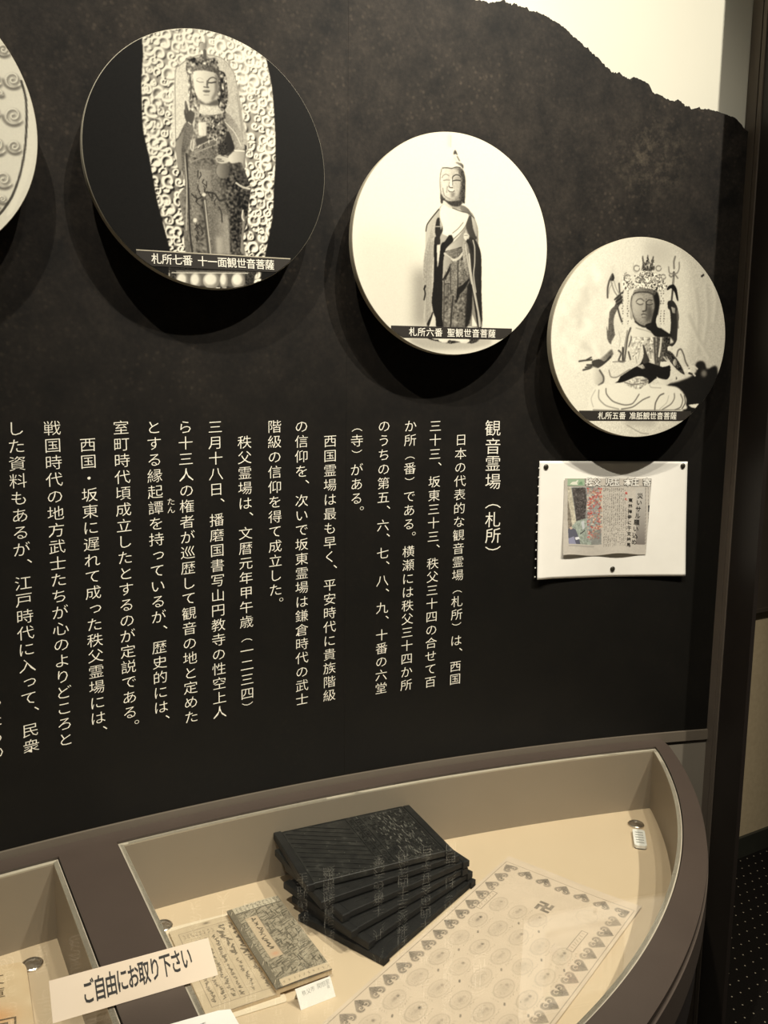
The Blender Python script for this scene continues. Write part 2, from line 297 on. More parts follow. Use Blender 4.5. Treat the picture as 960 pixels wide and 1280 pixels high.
# traced outlines of the four prints, in thousandths of the board radius
PICTURES = {'seven':[[2,0.74,1.0,47,4,[-494,926,-525,737,-545,486,-541,174,-499,-31,-451,-325,-401,-537,-350,-752,-356,-1019,-18,-1065,375,-970,426,
-826,458,-683,489,-541,526,-352,537,-121,554,109,548,380,525,666,471,910,455,1113,-27,1060]],[0,0.93,0.72,7,0.05,1,[-289,50,-282,625,-255,692,-161,
770,-53,817,96,817,191,733,238,562,271,387,282,128]],[1,0.6,7,3,[-287,126,-280,626,-242,700,-161,767,-53,815,96,817,191,733,238,562,270,283]],[1,0.62,
12,3,[224,560,250,384,269,205]],[0,0.5,0.22,5,0.1,2,[-268,103,-258,-22,-233,-95,-215,-208,-264,-291,-253,-405,-235,-507,-237,-611,-219,-740,-151,-740,
157,-718,272,-702,259,-565,297,-440,306,-319,336,-169,280,-17,289,103,268,179]],[0,0.55,0.42,3,0.05,1,[-268,103,-216,60,-198,-39,-201,-206,-237,-313,
-233,-429,-202,-582,-206,-739,-226,-741,-237,-611,-222,-558,-253,-405,-270,-291,-215,-195,-258,-22]],[1,0.2,15,3,[-203,36,-193,-270,-188,-555,-171,
-723]],[1,0.75,9,3,[-222,59,-205,-194,-218,-557]],[1,0.35,7,3,[-236,32,-234,-146]],[0,0.52,0.4,3,0.06,1,[-178,-37,27,-23,79,-238,133,-391,150,-715,
-13,-726,-47,-331,-87,-258,-151,-735,-166,-448,-180,-268]],[0,0.6,0.52,5,0.03,1,[-104,-66,-1,-66,-11,-236,-101,-259]],[0,0.42,0.62,7,0.03,1,[-7,-405,
133,-404,146,-715,-6,-725]],[0,0.72,0.6,15,0,1,[32,-586,95,-580,93,-719,37,-724]],[0,0.3,0.3,3,0,1,[-53,-254,-41,-383,-19,-724,-40,-725,-69,-386]],[1,
0.75,11,3,[-60,-307,-37,-540,-19,-724]],[1,0.25,6,3,[-81,-309,-52,-594,-40,-725]],[0,0.25,0.16,7,0.18,2,[139,-22,307,-172,297,-427,259,-565,258,-703,
157,-714,150,-442,121,-233]],[0,0.45,0.35,3,0.12,2,[-161,118,30,145,84,75,83,-16,-178,-37,-183,39]],[1,0.65,7,3,[-170,28,-67,80,30,132]],[1,0.6,9,3,
[-175,-24,-68,29,56,71]],[1,0.2,8,3,[12,-235,9,-259,11,-285]],[1,0.2,8,3,[-135,-275,-127,-298,-136,-325]],[1,0.2,8,3,[35,-282,19,-307,26,-333]],[1,
0.2,8,3,[-112,-194,-117,-218,-99,-242]],[1,0.2,8,3,[-110,-80,-114,-104,-116,-130]],[1,0.2,8,3,[-34,-236,-24,-259,-7,-283]],[1,0.2,8,3,[1,-253,0,-277,
0,-303]],[1,0.2,8,3,[-93,-90,-88,-113,-102,-140]],[1,0.2,8,3,[-117,-303,-129,-328,-100,-350]],[1,0.2,8,3,[-65,-144,-77,-169,-41,-191]],[1,0.2,8,3,
[-43,-156,-41,-179,-46,-206]],[1,0.2,8,3,[-68,-193,-55,-215,-61,-241]],[1,0.2,8,3,[-64,-218,-59,-241,-70,-268]],[1,0.2,8,3,[-109,-230,-103,-253,-86,
-277]],[1,0.22,9,3,[-132,-496,-127,-514,-125,-529]],[1,0.22,9,3,[-141,-507,-134,-525,-147,-542]],[1,0.22,9,3,[-119,-556,-117,-574,-111,-590]],[1,0.22,
9,3,[-85,-544,-82,-562,-85,-578]],[1,0.22,9,3,[-109,-498,-118,-517,-106,-531]],[1,0.22,9,3,[-95,-547,-76,-564,-89,-581]],[1,0.22,9,3,[-123,-602,-127,
-620,-128,-636]],[1,0.22,9,3,[-135,-589,-140,-608,-119,-622]],[1,0.22,9,3,[-124,-592,-130,-611,-134,-627]],[1,0.22,9,3,[-119,-509,-132,-528,-122,
-543]],[1,0.22,9,3,[-137,-544,-127,-561,-126,-577]],[1,0.22,9,3,[-107,-507,-89,-523,-88,-539]],[1,0.2,15,3,[-46,-240,23,-245,65,-293,121,-273]],[1,
0.22,12,3,[-169,-267,-115,-300,-46,-246]],[1,0.22,12,3,[57,-346,77,-383,83,-462]],[0,0.9,0.9,3,0,1,[-49,-260,-50,-265,-54,-270,-60,-274,-67,-276,-74,
-276,-79,-273,-83,-269,-84,-264,-83,-258,-79,-253,-73,-249,-66,-247,-59,-248,-54,-250,-50,-254]],[0,0.92,0.92,3,0,1,[-127,-470,-128,-477,-132,-484,
-137,-488,-143,-490,-150,-489,-155,-486,-158,-480,-159,-473,-158,-466,-154,-460,-149,-455,-143,-453,-136,-454,-131,-458,-128,-463]],[0,0.6,0.3,5,0,1,
[152,-46,148,-71,135,-93,117,-109,95,-116,74,-114,56,-102,44,-84,40,-60,45,-36,57,-14,76,2,97,9,118,7,136,-4,148,-23]],[0,0.55,0.5,3,0,1,[262,-350,
283,-442,259,-565,272,-699,236,-675,253,-512]],[1,0.85,15,3,[208,-138,264,-164,322,-170]],[1,0.75,9,3,[250,-152,279,-169,344,-135]],[1,0.9,12,3,[262,
-350,254,-405,268,-430]],[0,0.62,0.4,3,0.2,2,[-115,404,-88,421,90,449,131,391,142,187,141,109,-149,69,-139,223]],[0,0.92,0.8,5,0.06,1,[-74,435,90,449,
110,401,6,366,-102,368]],[0,0.98,0.85,3,0,1,[-104,292,-36,308,-38,200,-99,191]],[0,0.5,0.32,5,0.28,2,[-35,340,123,365,128,211,-24,176]],[0,0.3,0.3,3,
0,1,[-126,161,-38,200,-31,162,-121,98]],[0,0.55,0.4,3,0.08,1,[-135,97,31,184,43,95,28,42,-150,18]],[1,0.7,8,3,[-135,90,-39,148,31,184]],[1,0.65,8,3,
[-135,52,-39,103,44,141]],[1,0.85,10,3,[25,287,14,270]],[1,0.85,10,3,[-18,164,-18,149]],[1,0.85,10,3,[100,248,101,233]],[1,0.25,10,3,[-94,110,-101,
94]],[1,0.85,10,3,[-71,252,-63,238]],[1,0.85,10,3,[-61,218,-59,203]],[1,0.25,10,3,[-10,236,-17,219]],[1,0.25,10,3,[33,299,37,285]],[1,0.25,10,3,[-62,
115,-66,99]],[1,0.2,10,3,[-83,358,-90,342]],[1,0.85,10,3,[16,325,11,309]],[1,0.85,10,3,[72,316,62,299]],[1,0.2,10,3,[35,208,24,191]],[1,0.2,10,3,[15,
125,14,110]],[1,0.25,10,3,[-56,334,-67,317]],[1,0.25,10,3,[-14,263,-25,247]],[1,0.85,10,3,[-95,116,-106,99]],[1,0.2,10,3,[-5,190,-7,175]],[1,0.85,10,
3,[47,366,45,351]],[1,0.25,10,3,[-64,127,-58,113]],[1,0.85,10,3,[-8,209,-9,194]],[1,0.85,10,3,[-40,333,-39,318]],[1,0.2,10,3,[80,174,78,159]],[1,0.85,
10,3,[51,193,43,176]],[1,0.85,10,3,[22,191,32,177]],[1,0.25,10,3,[16,342,8,325]],[0,0.34,0.5,3,0.05,1,[-205,276,-151,272,-139,210,-174,116,-216,34,
-225,-74,-272,-80,-287,126,-267,154]],[0,0.62,0.5,5,0,1,[-267,141,-219,211,-243,56,-239,-75,-272,-80,-288,101]],[0,0.3,0.34,3,0,1,[-195,429,-202,390,
-216,363,-210,313,-191,272,-151,274,-130,338,-132,382,-155,391,-176,369,-185,399]],[1,0.4,15,3,[-201,434,-202,390,-196,353]],[1,0.8,12,3,[-165,270,
-182,280]],[0,0.55,0.7,3,0.05,1,[124,403,179,373,235,304,269,218,282,141,197,123,162,164,143,264]],[0,0.2,0.15,3,0,1,[143,264,177,205,197,130,140,96,
106,156]],[0,0.9,0.6,4,0,1,[140,57,204,120,282,126,286,76,280,-9,266,-11,252,32,167,15]],[1,0.95,11,3,[197,119,279,125]],[0,0.5,0.5,3,0,1,[282,102,
292,-7,266,-11]],[0,0.72,0.85,3,0,1,[35,43,84,78,147,58,153,26,97,2,48,6]],[1,0.3,7,3,[49,32,84,34]],[1,0.35,7,3,[56,19,104,21]],[1,0.4,6,3,[84,62,
140,57]],[0,0.22,0.15,3,0.1,1,[57,123,114,183,141,109,105,65,63,72]],[1,0.85,9,3,[123,326,199,260,254,164]],[1,0.85,10,3,[-160,144,-168,92,-151,69,
-140,147]],[0,0.75,0.5,3,0.3,2,[-182,692,-138,700,-126,528,-87,446,-102,355,-169,395,-179,544]],[0,0.45,0.35,3,0.35,2,[64,705,128,697,147,547,131,443,
89,411,56,482]],[1,0.35,12,3,[-164,646,-155,548,-165,459]],[1,0.15,12,3,[88,652,91,538,70,458]],[1,0.25,12,3,[118,644,122,543]],[0,0.55,0.4,3,0.3,2,
[-190,654,-185,760,-147,785,-94,783,-67,812,-20,809,0,794,55,810,74,738,80,663,-29,688,-136,676]],[0,0.5,0.28,3,0.08,1,[-139,669,-129,708,-55,740,40,
738,73,687,66,648,12,689,-69,687]],[0,0.8,0.5,3,0,1,[-24,880,-27,868,-34,857,-44,849,-57,844,-69,844,-80,849,-86,857,-89,868,-86,880,-79,891,-68,899,
-56,904,-43,904,-33,900,-26,891]],[1,0.35,25,3,[-39,845,-38,793]],[1,0.4,6,3,[-86,871,-79,897,-52,907]],[0,0.99,0.72,4,0,1,[-134,670,-56,695,39,694,
67,661,69,598,54,532,22,483,-13,458,-67,462,-113,505,-133,576]],[0,0.55,0.45,7,0,1,[42,682,67,661,69,598,54,526,15,473,9,499,37,555]],[0,0.4,0.35,7,0,
1,[-94,470,-33,445,50,493,70,458,35,440,-74,435]],[1,0.6,8,3,[-108,608,-84,602,-55,607]],[1,0.22,11,3,[-11,610,11,613,46,625]],[1,0.35,10,3,[-20,596,
-14,628,4,648,28,657,52,648]],[1,0.75,5,3,[-111,618,-84,635,-57,627]],[1,0.4,14,3,[-22,620,-25,585,-15,574]],[1,0.35,9,3,[-51,571,-17,571]],[0,0.5,
0.42,3,0,1,[-61,541,-38,550,-1,552,-13,535,-45,530]],[1,0.6,7,3,[-52,510,-12,516]],[1,0.3,4,3,[-59,538,-4,545]],[0,0.2,0.2,3,0.1,1,[-363,-846,376,
-787,345,-972,-356,-1019]],[0,0.45,0.35,3,0,1,[-307,-881,276,-844,275,-976,-310,-993]],[0,0.7,0.5,3,0,1,[-205,-954,-209,-979,-221,-1000,-238,-1015,
-257,-1021,-277,-1018,-293,-1005,-303,-985,-307,-962,-302,-937,-291,-916,-274,-901,-254,-895,-235,-899,-219,-911,-208,-931]],[0,0.98,0.9,7,0,1,[-226,
-947,-229,-964,-237,-980,-249,-990,-264,-995,-277,-992,-289,-983,-297,-969,-299,-952,-296,-935,-288,-920,-276,-909,-262,-905,-248,-907,-236,-916,-228,
-930]],[0,0.7,0.5,3,0,1,[-99,-947,-103,-972,-114,-993,-130,-1008,-148,-1014,-165,-1010,-180,-997,-190,-978,-193,-954,-189,-929,-179,-908,-163,-893,
-145,-887,-127,-891,-112,-903,-102,-923]],[0,0.98,0.9,7,0,1,[-119,-939,-122,-957,-130,-972,-141,-983,-154,-987,-167,-985,-178,-975,-185,-961,-187,
-944,-184,-927,-176,-912,-165,-901,-152,-897,-139,-899,-129,-908,-122,-922]],[0,0.7,0.5,3,0,1,[56,-936,50,-961,34,-983,10,-998,-17,-1005,-45,-1002,
-67,-990,-83,-970,-87,-946,-82,-921,-66,-900,-43,-884,-15,-877,12,-880,35,-892,51,-912]],[0,0.98,0.9,7,0,1,[28,-929,24,-947,13,-962,-4,-973,-24,-978,
-44,-976,-60,-967,-71,-953,-75,-936,-70,-919,-59,-903,-42,-892,-22,-887,-3,-889,14,-898,25,-912]],[0,0.7,0.5,3,0,1,[126,-931,123,-956,115,-977,104,
-992,91,-998,78,-994,67,-981,60,-960,58,-936,61,-911,69,-890,80,-875,93,-869,106,-873,117,-886,124,-907]],[0,0.98,0.9,7,0,1,[109,-923,107,-941,102,
-956,93,-967,84,-971,75,-968,67,-959,62,-944,60,-927,63,-909,68,-894,76,-883,85,-879,95,-882,103,-891,108,-906]],[0,0.7,0.5,3,0,1,[273,-921,268,-946,
255,-968,236,-983,213,-990,190,-986,172,-974,159,-953,155,-929,160,-904,173,-882,192,-867,215,-860,237,-863,256,-876,269,-896]],[0,0.98,0.9,7,0,1,
[249,-913,246,-931,236,-947,222,-958,206,-962,190,-960,176,-951,167,-937,164,-919,168,-901,177,-886,191,-875,207,-870,223,-872,237,-881,246,-896]],[1,
0.15,14,3,[-364,-877,376,-829]],[1,0.9,7,3,[-342,-902,301,-858]]],'six':[[0,0.95,0.98,4,0,1,[-1152,967,1190,1250,1311,-1179,-1143,-1225]],[0,0.9,0.9,
181,0,1,[-1018,3,-709,67,-295,-66,-233,-778,-812,-800]],[0,0.62,0.62,63,0,1,[-408,-240,-245,-229,-234,-756,-399,-763]],[0,0.93,0.88,13,0,1,[-96,971,
-56,976,-57,870,-94,873]],[1,0.72,4,4,[-55,969,-55,870]],[0,0.86,0.93,6,0,1,[-923,-876,1024,-809,1041,-1184,-920,-1221]],[0,0.7,0.75,18,0,1,[-397,
-858,354,-832,406,-896,158,-948,-229,-960,-396,-911]],[0,0.8,0.5,5,0,1,[-110,367,-170,311,-234,234,-285,158,-290,108,-292,-41,-311,-184,-305,-365,
-283,-517,-267,-749,161,-733,316,-726,299,-389,287,-78,256,27,246,170,216,245,187,298,136,338,68,368]],[0,0.62,0.78,5,0.05,1,[-212,191,-252,75,-287,
-50,-304,-184,-305,-365,-277,-516,-267,-749,-254,-749,-203,-609,-199,-416,-199,-129,-200,41,-188,155]],[1,0.55,9,6,[-240,19,-271,-210,-269,-478,-279,
-709]],[1,0.55,9,6,[-219,21,-249,-209,-248,-476,-257,-708]],[1,0.55,9,6,[-198,22,-228,-208,-226,-475,-236,-707]],[1,0.25,12,4,[-162,312,-234,227,-277,
166,-288,108]],[0,0.97,0.93,5,0,1,[-110,363,-146,321,-148,241,-118,165,-124,99,-58,75,-14,36,-78,-26,29,68,119,180,144,267,137,294,69,321,-31,338]],
[1,0.55,9,4,[165,279,135,200,71,128,-36,34,-89,-36]],[1,0.55,9,4,[149,258,102,169,28,87,-78,-7]],[1,0.55,9,4,[176,299,151,220,114,151]],[1,0.55,9,4,
[90,215,37,154,-16,112]],[0,0.85,0.6,5,0,1,[-89,-36,-14,17,72,80,95,53,75,-15,-13,-31,-88,-70]],[1,0.2,13,4,[-93,-67,-1,-38,75,-11]],[0,0.3,0.22,5,0,
1,[149,277,177,270,193,166,238,83,183,70,142,124,118,189]],[0,0.8,0.6,4,0,1,[176,275,222,226,247,142,226,102,190,204]],[0,0.12,0.12,4,0,1,[-202,22,
-171,15,-158,-194,-143,-31,-122,18,-96,30,-59,80,-24,92,-9,41,-67,-16,-93,-75,-109,-315,-88,-742,-167,-745,-177,-666,-199,-614,-216,-513,-201,-320]],
[0,0.9,0.9,4,0,1,[-173,-14,-143,-2,-142,-59,-159,-184,-165,-203]],[0,0.55,0.3,5,0.12,2,[-93,-75,-34,-42,75,-20,153,-58,199,-297,202,-591,161,-733,-88,
-742,-103,-315]],[0,0.5,0.38,4,0.08,1,[-86,-69,69,-23,70,-63,44,-104,-5,-124,-49,-100]],[1,0.82,22,4,[-93,-79,-54,-105,1,-131,55,-108,92,-62]],[0,0.9,
0.85,4,0,1,[-10,-126,34,-124,29,-153,-4,-155]],[0,0.72,0.6,5,0,1,[-93,-94,-32,-118,-31,-157,-84,-237,-104,-305,-107,-171]],[1,0.14,24,4,[-98,-314,-61,
-255,-22,-175]],[0,0.45,0.52,6,0.08,1,[-31,-166,45,-152,58,-402,42,-442,-27,-330]],[1,0.25,11,4,[-36,-176,-28,-272,-24,-445]],[1,0.22,15,4,[46,-161,
49,-306,47,-403]],[0,0.55,0.3,5,0.1,1,[56,-141,144,-145,182,-279,106,-341,60,-305]],[0,0.13,0.13,4,0,1,[41,-394,95,-352,171,-289,129,-379,75,-440,39,
-520]],[0,0.15,0.12,9,0,1,[151,-358,198,-317,202,-591,161,-733,133,-734,143,-495]],[0,0.5,0.3,5,0,1,[-86,-362,-42,-359,-41,-408,-78,-468]],[1,0.2,9,4,
[-92,-354,-37,-349]],[0,0.35,0.5,9,0.12,2,[-78,-468,-24,-426,-13,-659,-27,-740,-71,-742]],[0,0.5,0.42,9,0.12,2,[44,-520,109,-458,129,-594,117,-734,17,
-738]],[1,0.22,18,4,[4,-463,-9,-600,-16,-740]],[1,0.3,15,4,[-93,-314,-90,-507,-88,-742]],[0,0.22,0.14,5,0,1,[182,89,227,63,274,-20,291,-116,301,-428,
315,-726,268,-728,202,-395,166,-124,123,27,143,86]],[0,0.72,0.4,5,0.06,1,[100,44,140,28,170,-85,174,-221,148,-261,100,-129,91,-14]],[1,0.8,18,4,[159,
-67,180,-220,219,-394,270,-588,291,-727]],[1,0.65,9,4,[192,-259,243,-451,308,-727]],[1,0.72,12,4,[196,61,216,-5,220,-140,212,-257,242,-412]],[1,0.78,
12,4,[118,17,143,-107,195,-336]],[0,0.9,0.85,4,0,1,[-205,-624,-173,-671,-170,-746,-240,-748]],[0,0.93,0.93,4,0,1,[210,-620,265,-728,210,-731]],[0,
0.15,0.15,4,0,1,[-254,-749,-259,-718,-226,-659,-207,-614,-198,-623,-220,-697,-239,-748]],[1,0.12,18,4,[-285,-383,-295,-412]],[1,0.15,15,4,[-290,-421,
-284,-459,-294,-508]],[0,0.16,0.2,3,0,1,[-186,207,-170,237,-153,233,-145,166,-136,131,-124,165,-118,123,-143,69,-140,3,-195,2,-198,60,-186,70,-197,
107,-195,145]],[1,0.75,7,4,[-188,157,-147,160]],[0,0.14,0.14,3,0,1,[-95,9,-64,70,-54,90,-29,87,-26,73,-53,47,-9,53,-20,31,-67,-16,-100,-28]],[0,0.9,
0.8,3,0,1,[102,121,116,122,119,156,128,123,154,106,151,72,122,55,100,78]],[1,0.4,6,4,[107,100,137,103]],[0,0.15,0.15,4,0,1,[138,71,184,31,202,-35,200,
-69,168,-8,134,42]],[0,0.96,0.93,4,0,1,[-126,682,-118,701,-74,712,-42,751,-26,795,-25,813,-15,845,-3,846,13,810,23,787,45,760,76,728,77,698,25,705,
-40,686]],[0,0.35,0.3,3,0,1,[-28,808,-21,838,-11,850,-1,844,16,808,-2,814]],[0,0.5,0.4,3,0,1,[2,800,19,797,45,757,28,759]],[0,0.62,0.3,3,0,1,[-9,742,
24,744,58,740,80,721,75,694,50,715,16,729]],[1,0.8,7,4,[-18,781,8,756]],[0,0.86,0.42,5,0.04,1,[-132,682,-40,683,9,703,49,700,80,675,101,594,101,487,
98,407,55,367,-15,339,-82,391,-127,405,-149,456,-160,555,-154,648]],[0,0.93,0.72,9,0.03,1,[-130,675,-7,684,44,632,50,546,32,459,-33,413,-107,424,-134,
493,-144,599]],[0,0.35,0.2,6,0.08,1,[38,694,80,675,101,594,101,487,97,414,58,403,41,438,59,519,61,605,35,652]],[1,0.25,9,4,[-134,679,-89,685,-40,685,
9,703,46,700]],[1,0.5,7,4,[-142,670,-155,612,-156,527,-147,456]],[0,0.3,0.22,5,0.05,1,[-151,456,-124,430,-86,398,-33,395,50,410,67,404,55,360,-31,352,
-115,395,-123,371,-145,369]],[0,0.2,0.2,3,0,1,[67,411,97,450,102,388,88,386]],[1,0.55,8,4,[-136,594,-124,615,-96,628,-67,617]],[1,0.45,7,4,[-123,571,
-95,577,-58,579]],[1,0.75,6,4,[-103,585,-70,591]],[1,0.18,9,4,[-28,539,-32,581,-26,614,3,633,36,631,53,615]],[0,0.75,0.6,4,0,1,[-9,612,44,621,49,593,
-17,583]],[1,0.18,10,4,[-22,578,12,586,49,586]],[1,0.22,9,4,[-65,527,-52,514,-27,516]],[1,0.6,6,4,[-60,564,-67,535]],[0,0.98,0.9,4,0,1,[-50,594,-34,
596,-30,524,-56,522]],[0,0.95,0.9,4,0,1,[-72,499,-48,508,-6,502,-18,475,-55,472]],[1,0.38,9,4,[-70,489,-55,478,-22,479,-9,492]],[1,0.55,7,4,[-43,462,
-10,465]],[1,0.65,11,4,[-81,520,-86,469]],[0,0.55,0.5,13,0,1,[-43,466,-2,477,-9,437,-42,423]],[1,0.6,11,4,[-126,501,-108,439,-50,412]],[0,0.9,0.8,4,0,
1,[-110,363,-107,389,-77,370,-14,336,-64,335]],[0,0.5,0.4,5,0,1,[55,367,101,364,144,338,170,297,137,305,69,317]],[1,0.3,9,4,[-23,335,69,312,145,302,
205,264]],[0,0.18,0.25,4,0.1,1,[-227,-843,266,-826,273,-870,211,-892,87,-882,-12,-900,-216,-872]],[0,0.97,0.9,4,0,1,[-30,-864,-34,-873,-46,-881,-63,
-887,-84,-889,-105,-888,-123,-884,-135,-876,-140,-867,-136,-858,-124,-850,-106,-845,-85,-842,-64,-843,-46,-848,-34,-855]],[0,0.97,0.9,4,0,1,[188,-863,
184,-873,172,-882,154,-888,132,-891,111,-890,92,-885,80,-877,76,-867,80,-857,91,-848,109,-842,131,-839,152,-841,171,-846,183,-854]],[0,0.93,0.93,4,0,
1,[-189,-850,75,-840,76,-877,9,-869,-178,-866]],[0,0.9,0.9,4,0,1,[-40,-886,-43,-889,-50,-892,-61,-894,-73,-895,-86,-894,-96,-893,-104,-891,-106,-888,
-104,-885,-97,-882,-86,-880,-74,-879,-61,-879,-50,-880,-43,-883]],[0,0.9,0.9,4,0,1,[169,-884,167,-886,160,-888,150,-890,138,-891,126,-891,116,-890,
109,-888,106,-886,109,-883,115,-881,125,-880,137,-879,150,-879,160,-880,167,-882]]],'five':[[0,0.97,0.8,5,0.02,1,[-1201,1051,1234,1201,1447,-1275,
-1108,-1252]],[0,0.8,0.72,52,0.03,1,[226,1013,496,729,594,81,565,-229,1099,-353,984,1057]],[0,0.75,0.8,73,0,1,[-20,999,328,976,345,722,45,750]],[1,
0.84,49,26,[-627,-59,-643,-94,-556,-125]],[1,0.99,50,26,[-702,511,-650,471,-676,428]],[1,0.99,49,26,[-558,697,-579,648,-513,602]],[1,0.88,53,26,[-884,
95,-880,54,-848,14]],[1,0.84,27,26,[-672,238,-696,151,-684,65]],[1,0.88,26,26,[-755,283,-764,246,-790,208]],[1,0.99,44,26,[-392,374,-343,307,-405,
236]],[1,0.84,39,26,[-710,335,-718,275,-691,216]],[1,0.88,32,26,[-607,601,-618,525,-535,453]],[1,0.84,27,26,[-879,343,-844,307,-862,268]],[1,0.84,59,
26,[-631,483,-649,410,-615,340]],[1,0.88,45,26,[-771,269,-729,229,-787,186]],[1,0.84,40,26,[-354,681,-346,605,-280,530]],[1,0.99,44,26,[-531,-68,-499,
-128,-460,-189]],[1,0.88,39,26,[-389,607,-381,541,-314,477]],[1,0.88,52,26,[-843,-130,-810,-170,-787,-211]],[1,0.88,60,26,[-337,234,-325,173,-285,
111]],[1,0.88,36,26,[-886,188,-877,156,-815,125]],[1,0.88,41,26,[-585,538,-527,469,-620,393]],[1,0.99,50,26,[-764,-112,-805,-205,-702,-295]],[1,0.84,
37,26,[-730,204,-689,157,-717,108]],[1,0.88,50,26,[-620,227,-629,144,-621,61]],[1,0.88,57,26,[-379,576,-396,482,-361,391]],[1,0.84,52,26,[-661,457,
-652,369,-689,278]],[1,0.99,60,26,[-628,161,-574,106,-668,45]],[1,0.88,45,26,[-679,462,-675,377,-656,294]],[1,0.99,56,26,[-875,325,-873,278,-888,
231]],[1,0.99,41,26,[-860,34,-858,-59,-787,-151]],[1,0.88,46,26,[-454,-111,-399,-190,-480,-272]],[1,0.99,57,26,[-528,637,-509,596,-532,553]],[1,0.86,
26,20,[588,518,645,259,662,-138]],[1,0.68,26,20,[611,519,669,259,685,-137]],[1,0.86,26,20,[713,567,761,263,733,-47]],[1,0.68,26,20,[736,568,785,264,
756,-47]],[1,0.86,26,20,[530,255,649,39,821,-179]],[1,0.68,26,20,[553,255,672,40,845,-178]],[1,0.86,26,20,[785,635,853,420,844,200]],[1,0.68,26,20,
[808,636,877,421,868,200]],[0,0.12,0.1,13,0,1,[333,-470,464,-427,596,-381,676,-322,687,-234,754,-218,810,-290,929,-273,966,-746,554,-749,569,-601]],
[0,0.13,0.13,10,0,1,[784,-258,781,-277,769,-294,750,-305,726,-309,703,-306,682,-295,668,-279,662,-261,665,-242,677,-225,696,-214,719,-210,743,-213,
763,-223,778,-239]],[0,0.45,0.45,15,0,1,[805,-337,804,-350,797,-362,787,-370,774,-372,761,-370,749,-363,741,-351,737,-338,739,-324,745,-313,756,-305,
769,-302,782,-305,794,-312,802,-323]],[0,0.93,0.93,5,0,1,[608,-667,735,-653,696,-700,644,-692]],[1,0.1,21,5,[671,652,690,666]],[0,0.42,0.32,5,0.05,1,
[-369,252,-313,320,-302,379,-260,433,-225,395,-233,349,-261,322,-308,228,-319,149,-298,44,-293,33,-336,-65,-380,-12,-394,115,-374,68]],[1,0.18,17,5,
[-317,378,-260,433,-231,453]],[1,0.18,17,5,[-301,359,-236,401]],[1,0.18,17,5,[-284,334,-226,369]],[0,0.4,0.15,4,0.1,1,[-394,563,-372,616,-354,636,
-335,598,-342,559]],[1,0.3,20,5,[-389,557,-403,485,-399,394]],[1,0.5,12,5,[-368,551,-329,462,-292,418]],[1,0.6,10,5,[-334,559,-308,489,-268,432]],[1,
0.3,19,5,[-278,536,-266,452]],[1,0.22,19,5,[-279,295,-256,230,-226,163]],[1,0.6,8,5,[-348,539,-382,486,-387,434]],[0,0.14,0.2,5,0,1,[291,383,353,392,
403,334,431,228,423,142,421,-11,350,-79,304,29,336,63,340,171,321,291,296,316]],[0,0.75,0.5,5,0,1,[333,331,381,319,385,266,353,272]],[1,0.4,13,5,[406,
294,431,120]],[1,0.45,20,5,[346,831,334,781,341,715]],[1,0.2,22,5,[341,676,340,530,334,391]],[1,0.5,15,5,[396,777,400,718,380,671,334,662,290,667,277,
725]],[1,0.45,15,5,[289,647,313,628,350,656,391,619]],[1,0.7,10,5,[336,629,345,544]],[0,0.1,0.1,4,0,1,[267,507,296,542,349,555,388,506,414,398,396,
400,362,478,321,516,284,495]],[0,0.86,0.68,5,0.45,3,[-243,518,-240,596,-210,652,-172,599,-147,546,-87,564,-62,643,12,673,119,659,197,643,234,592,281,
528,207,482,84,490,-8,497,-114,498,-187,468]],[0,0.42,0.4,4,0.35,3,[-31,677,-22,736,-35,814,7,751,29,833,60,754,94,818,114,684]],[1,0.4,10,5,[-55,696,
-61,677,-80,666,-103,669,-118,683,-119,703,-106,718,-83,722,-63,713]],[1,0.4,10,5,[192,708,186,691,169,681,148,683,134,696,133,714,145,728,166,732,
184,724]],[1,0.4,10,5,[-148,594,-156,572,-178,559,-205,562,-223,579,-224,602,-208,620,-182,625,-158,615]],[1,0.4,10,5,[249,625,243,610,227,601,208,
603,196,615,195,631,206,644,225,647,241,640]],[1,0.4,10,5,[78,728,70,706,48,693,21,696,2,713,1,736,18,755,44,760,68,749]],[1,0.4,10,5,[107,606,95,571,
60,552,19,556,-9,583,-11,618,14,647,55,655,92,638]],[1,0.4,10,5,[-35,579,-42,562,-59,553,-79,555,-93,568,-94,586,-82,600,-62,604,-43,596]],[1,0.4,10,
5,[188,590,181,571,162,560,139,562,123,577,122,597,136,612,159,617,179,607]],[0,0.98,0.98,4,0,1,[-136,601,-137,597,-139,594,-141,592,-145,591,-148,
591,-151,593,-153,596,-154,600,-153,603,-152,607,-149,609,-146,610,-142,609,-139,607,-137,604]],[0,0.3,0.3,4,0,1,[144,571,144,568,143,566,141,564,139,
563,137,564,135,566,134,568,133,571,134,574,135,576,136,578,138,579,140,578,142,576,143,574]],[0,0.98,0.98,4,0,1,[156,531,155,527,155,524,153,522,151,
521,149,522,147,524,145,527,145,531,145,535,146,538,148,540,150,541,152,540,154,538,155,535]],[0,0.98,0.98,4,0,1,[193,591,192,589,190,587,187,585,184,
585,180,585,177,586,175,588,174,590,175,592,177,594,180,596,183,596,187,596,190,595,192,593]],[0,0.98,0.98,4,0,1,[157,640,156,637,155,635,153,633,151,
633,148,633,146,634,145,636,144,639,144,642,145,644,147,645,150,646,152,646,155,644,156,642]],[0,0.98,0.98,4,0,1,[89,516,88,512,87,510,85,508,83,507,
80,508,78,509,77,512,76,515,76,518,78,521,80,523,82,524,84,523,86,521,88,519]],[0,0.98,0.98,4,0,1,[-150,511,-151,508,-153,505,-156,503,-159,502,-163,
503,-166,504,-168,507,-169,510,-169,513,-167,516,-164,518,-160,518,-157,518,-153,516,-151,514]],[0,0.98,0.98,4,0,1,[39,598,39,596,38,595,36,593,33,
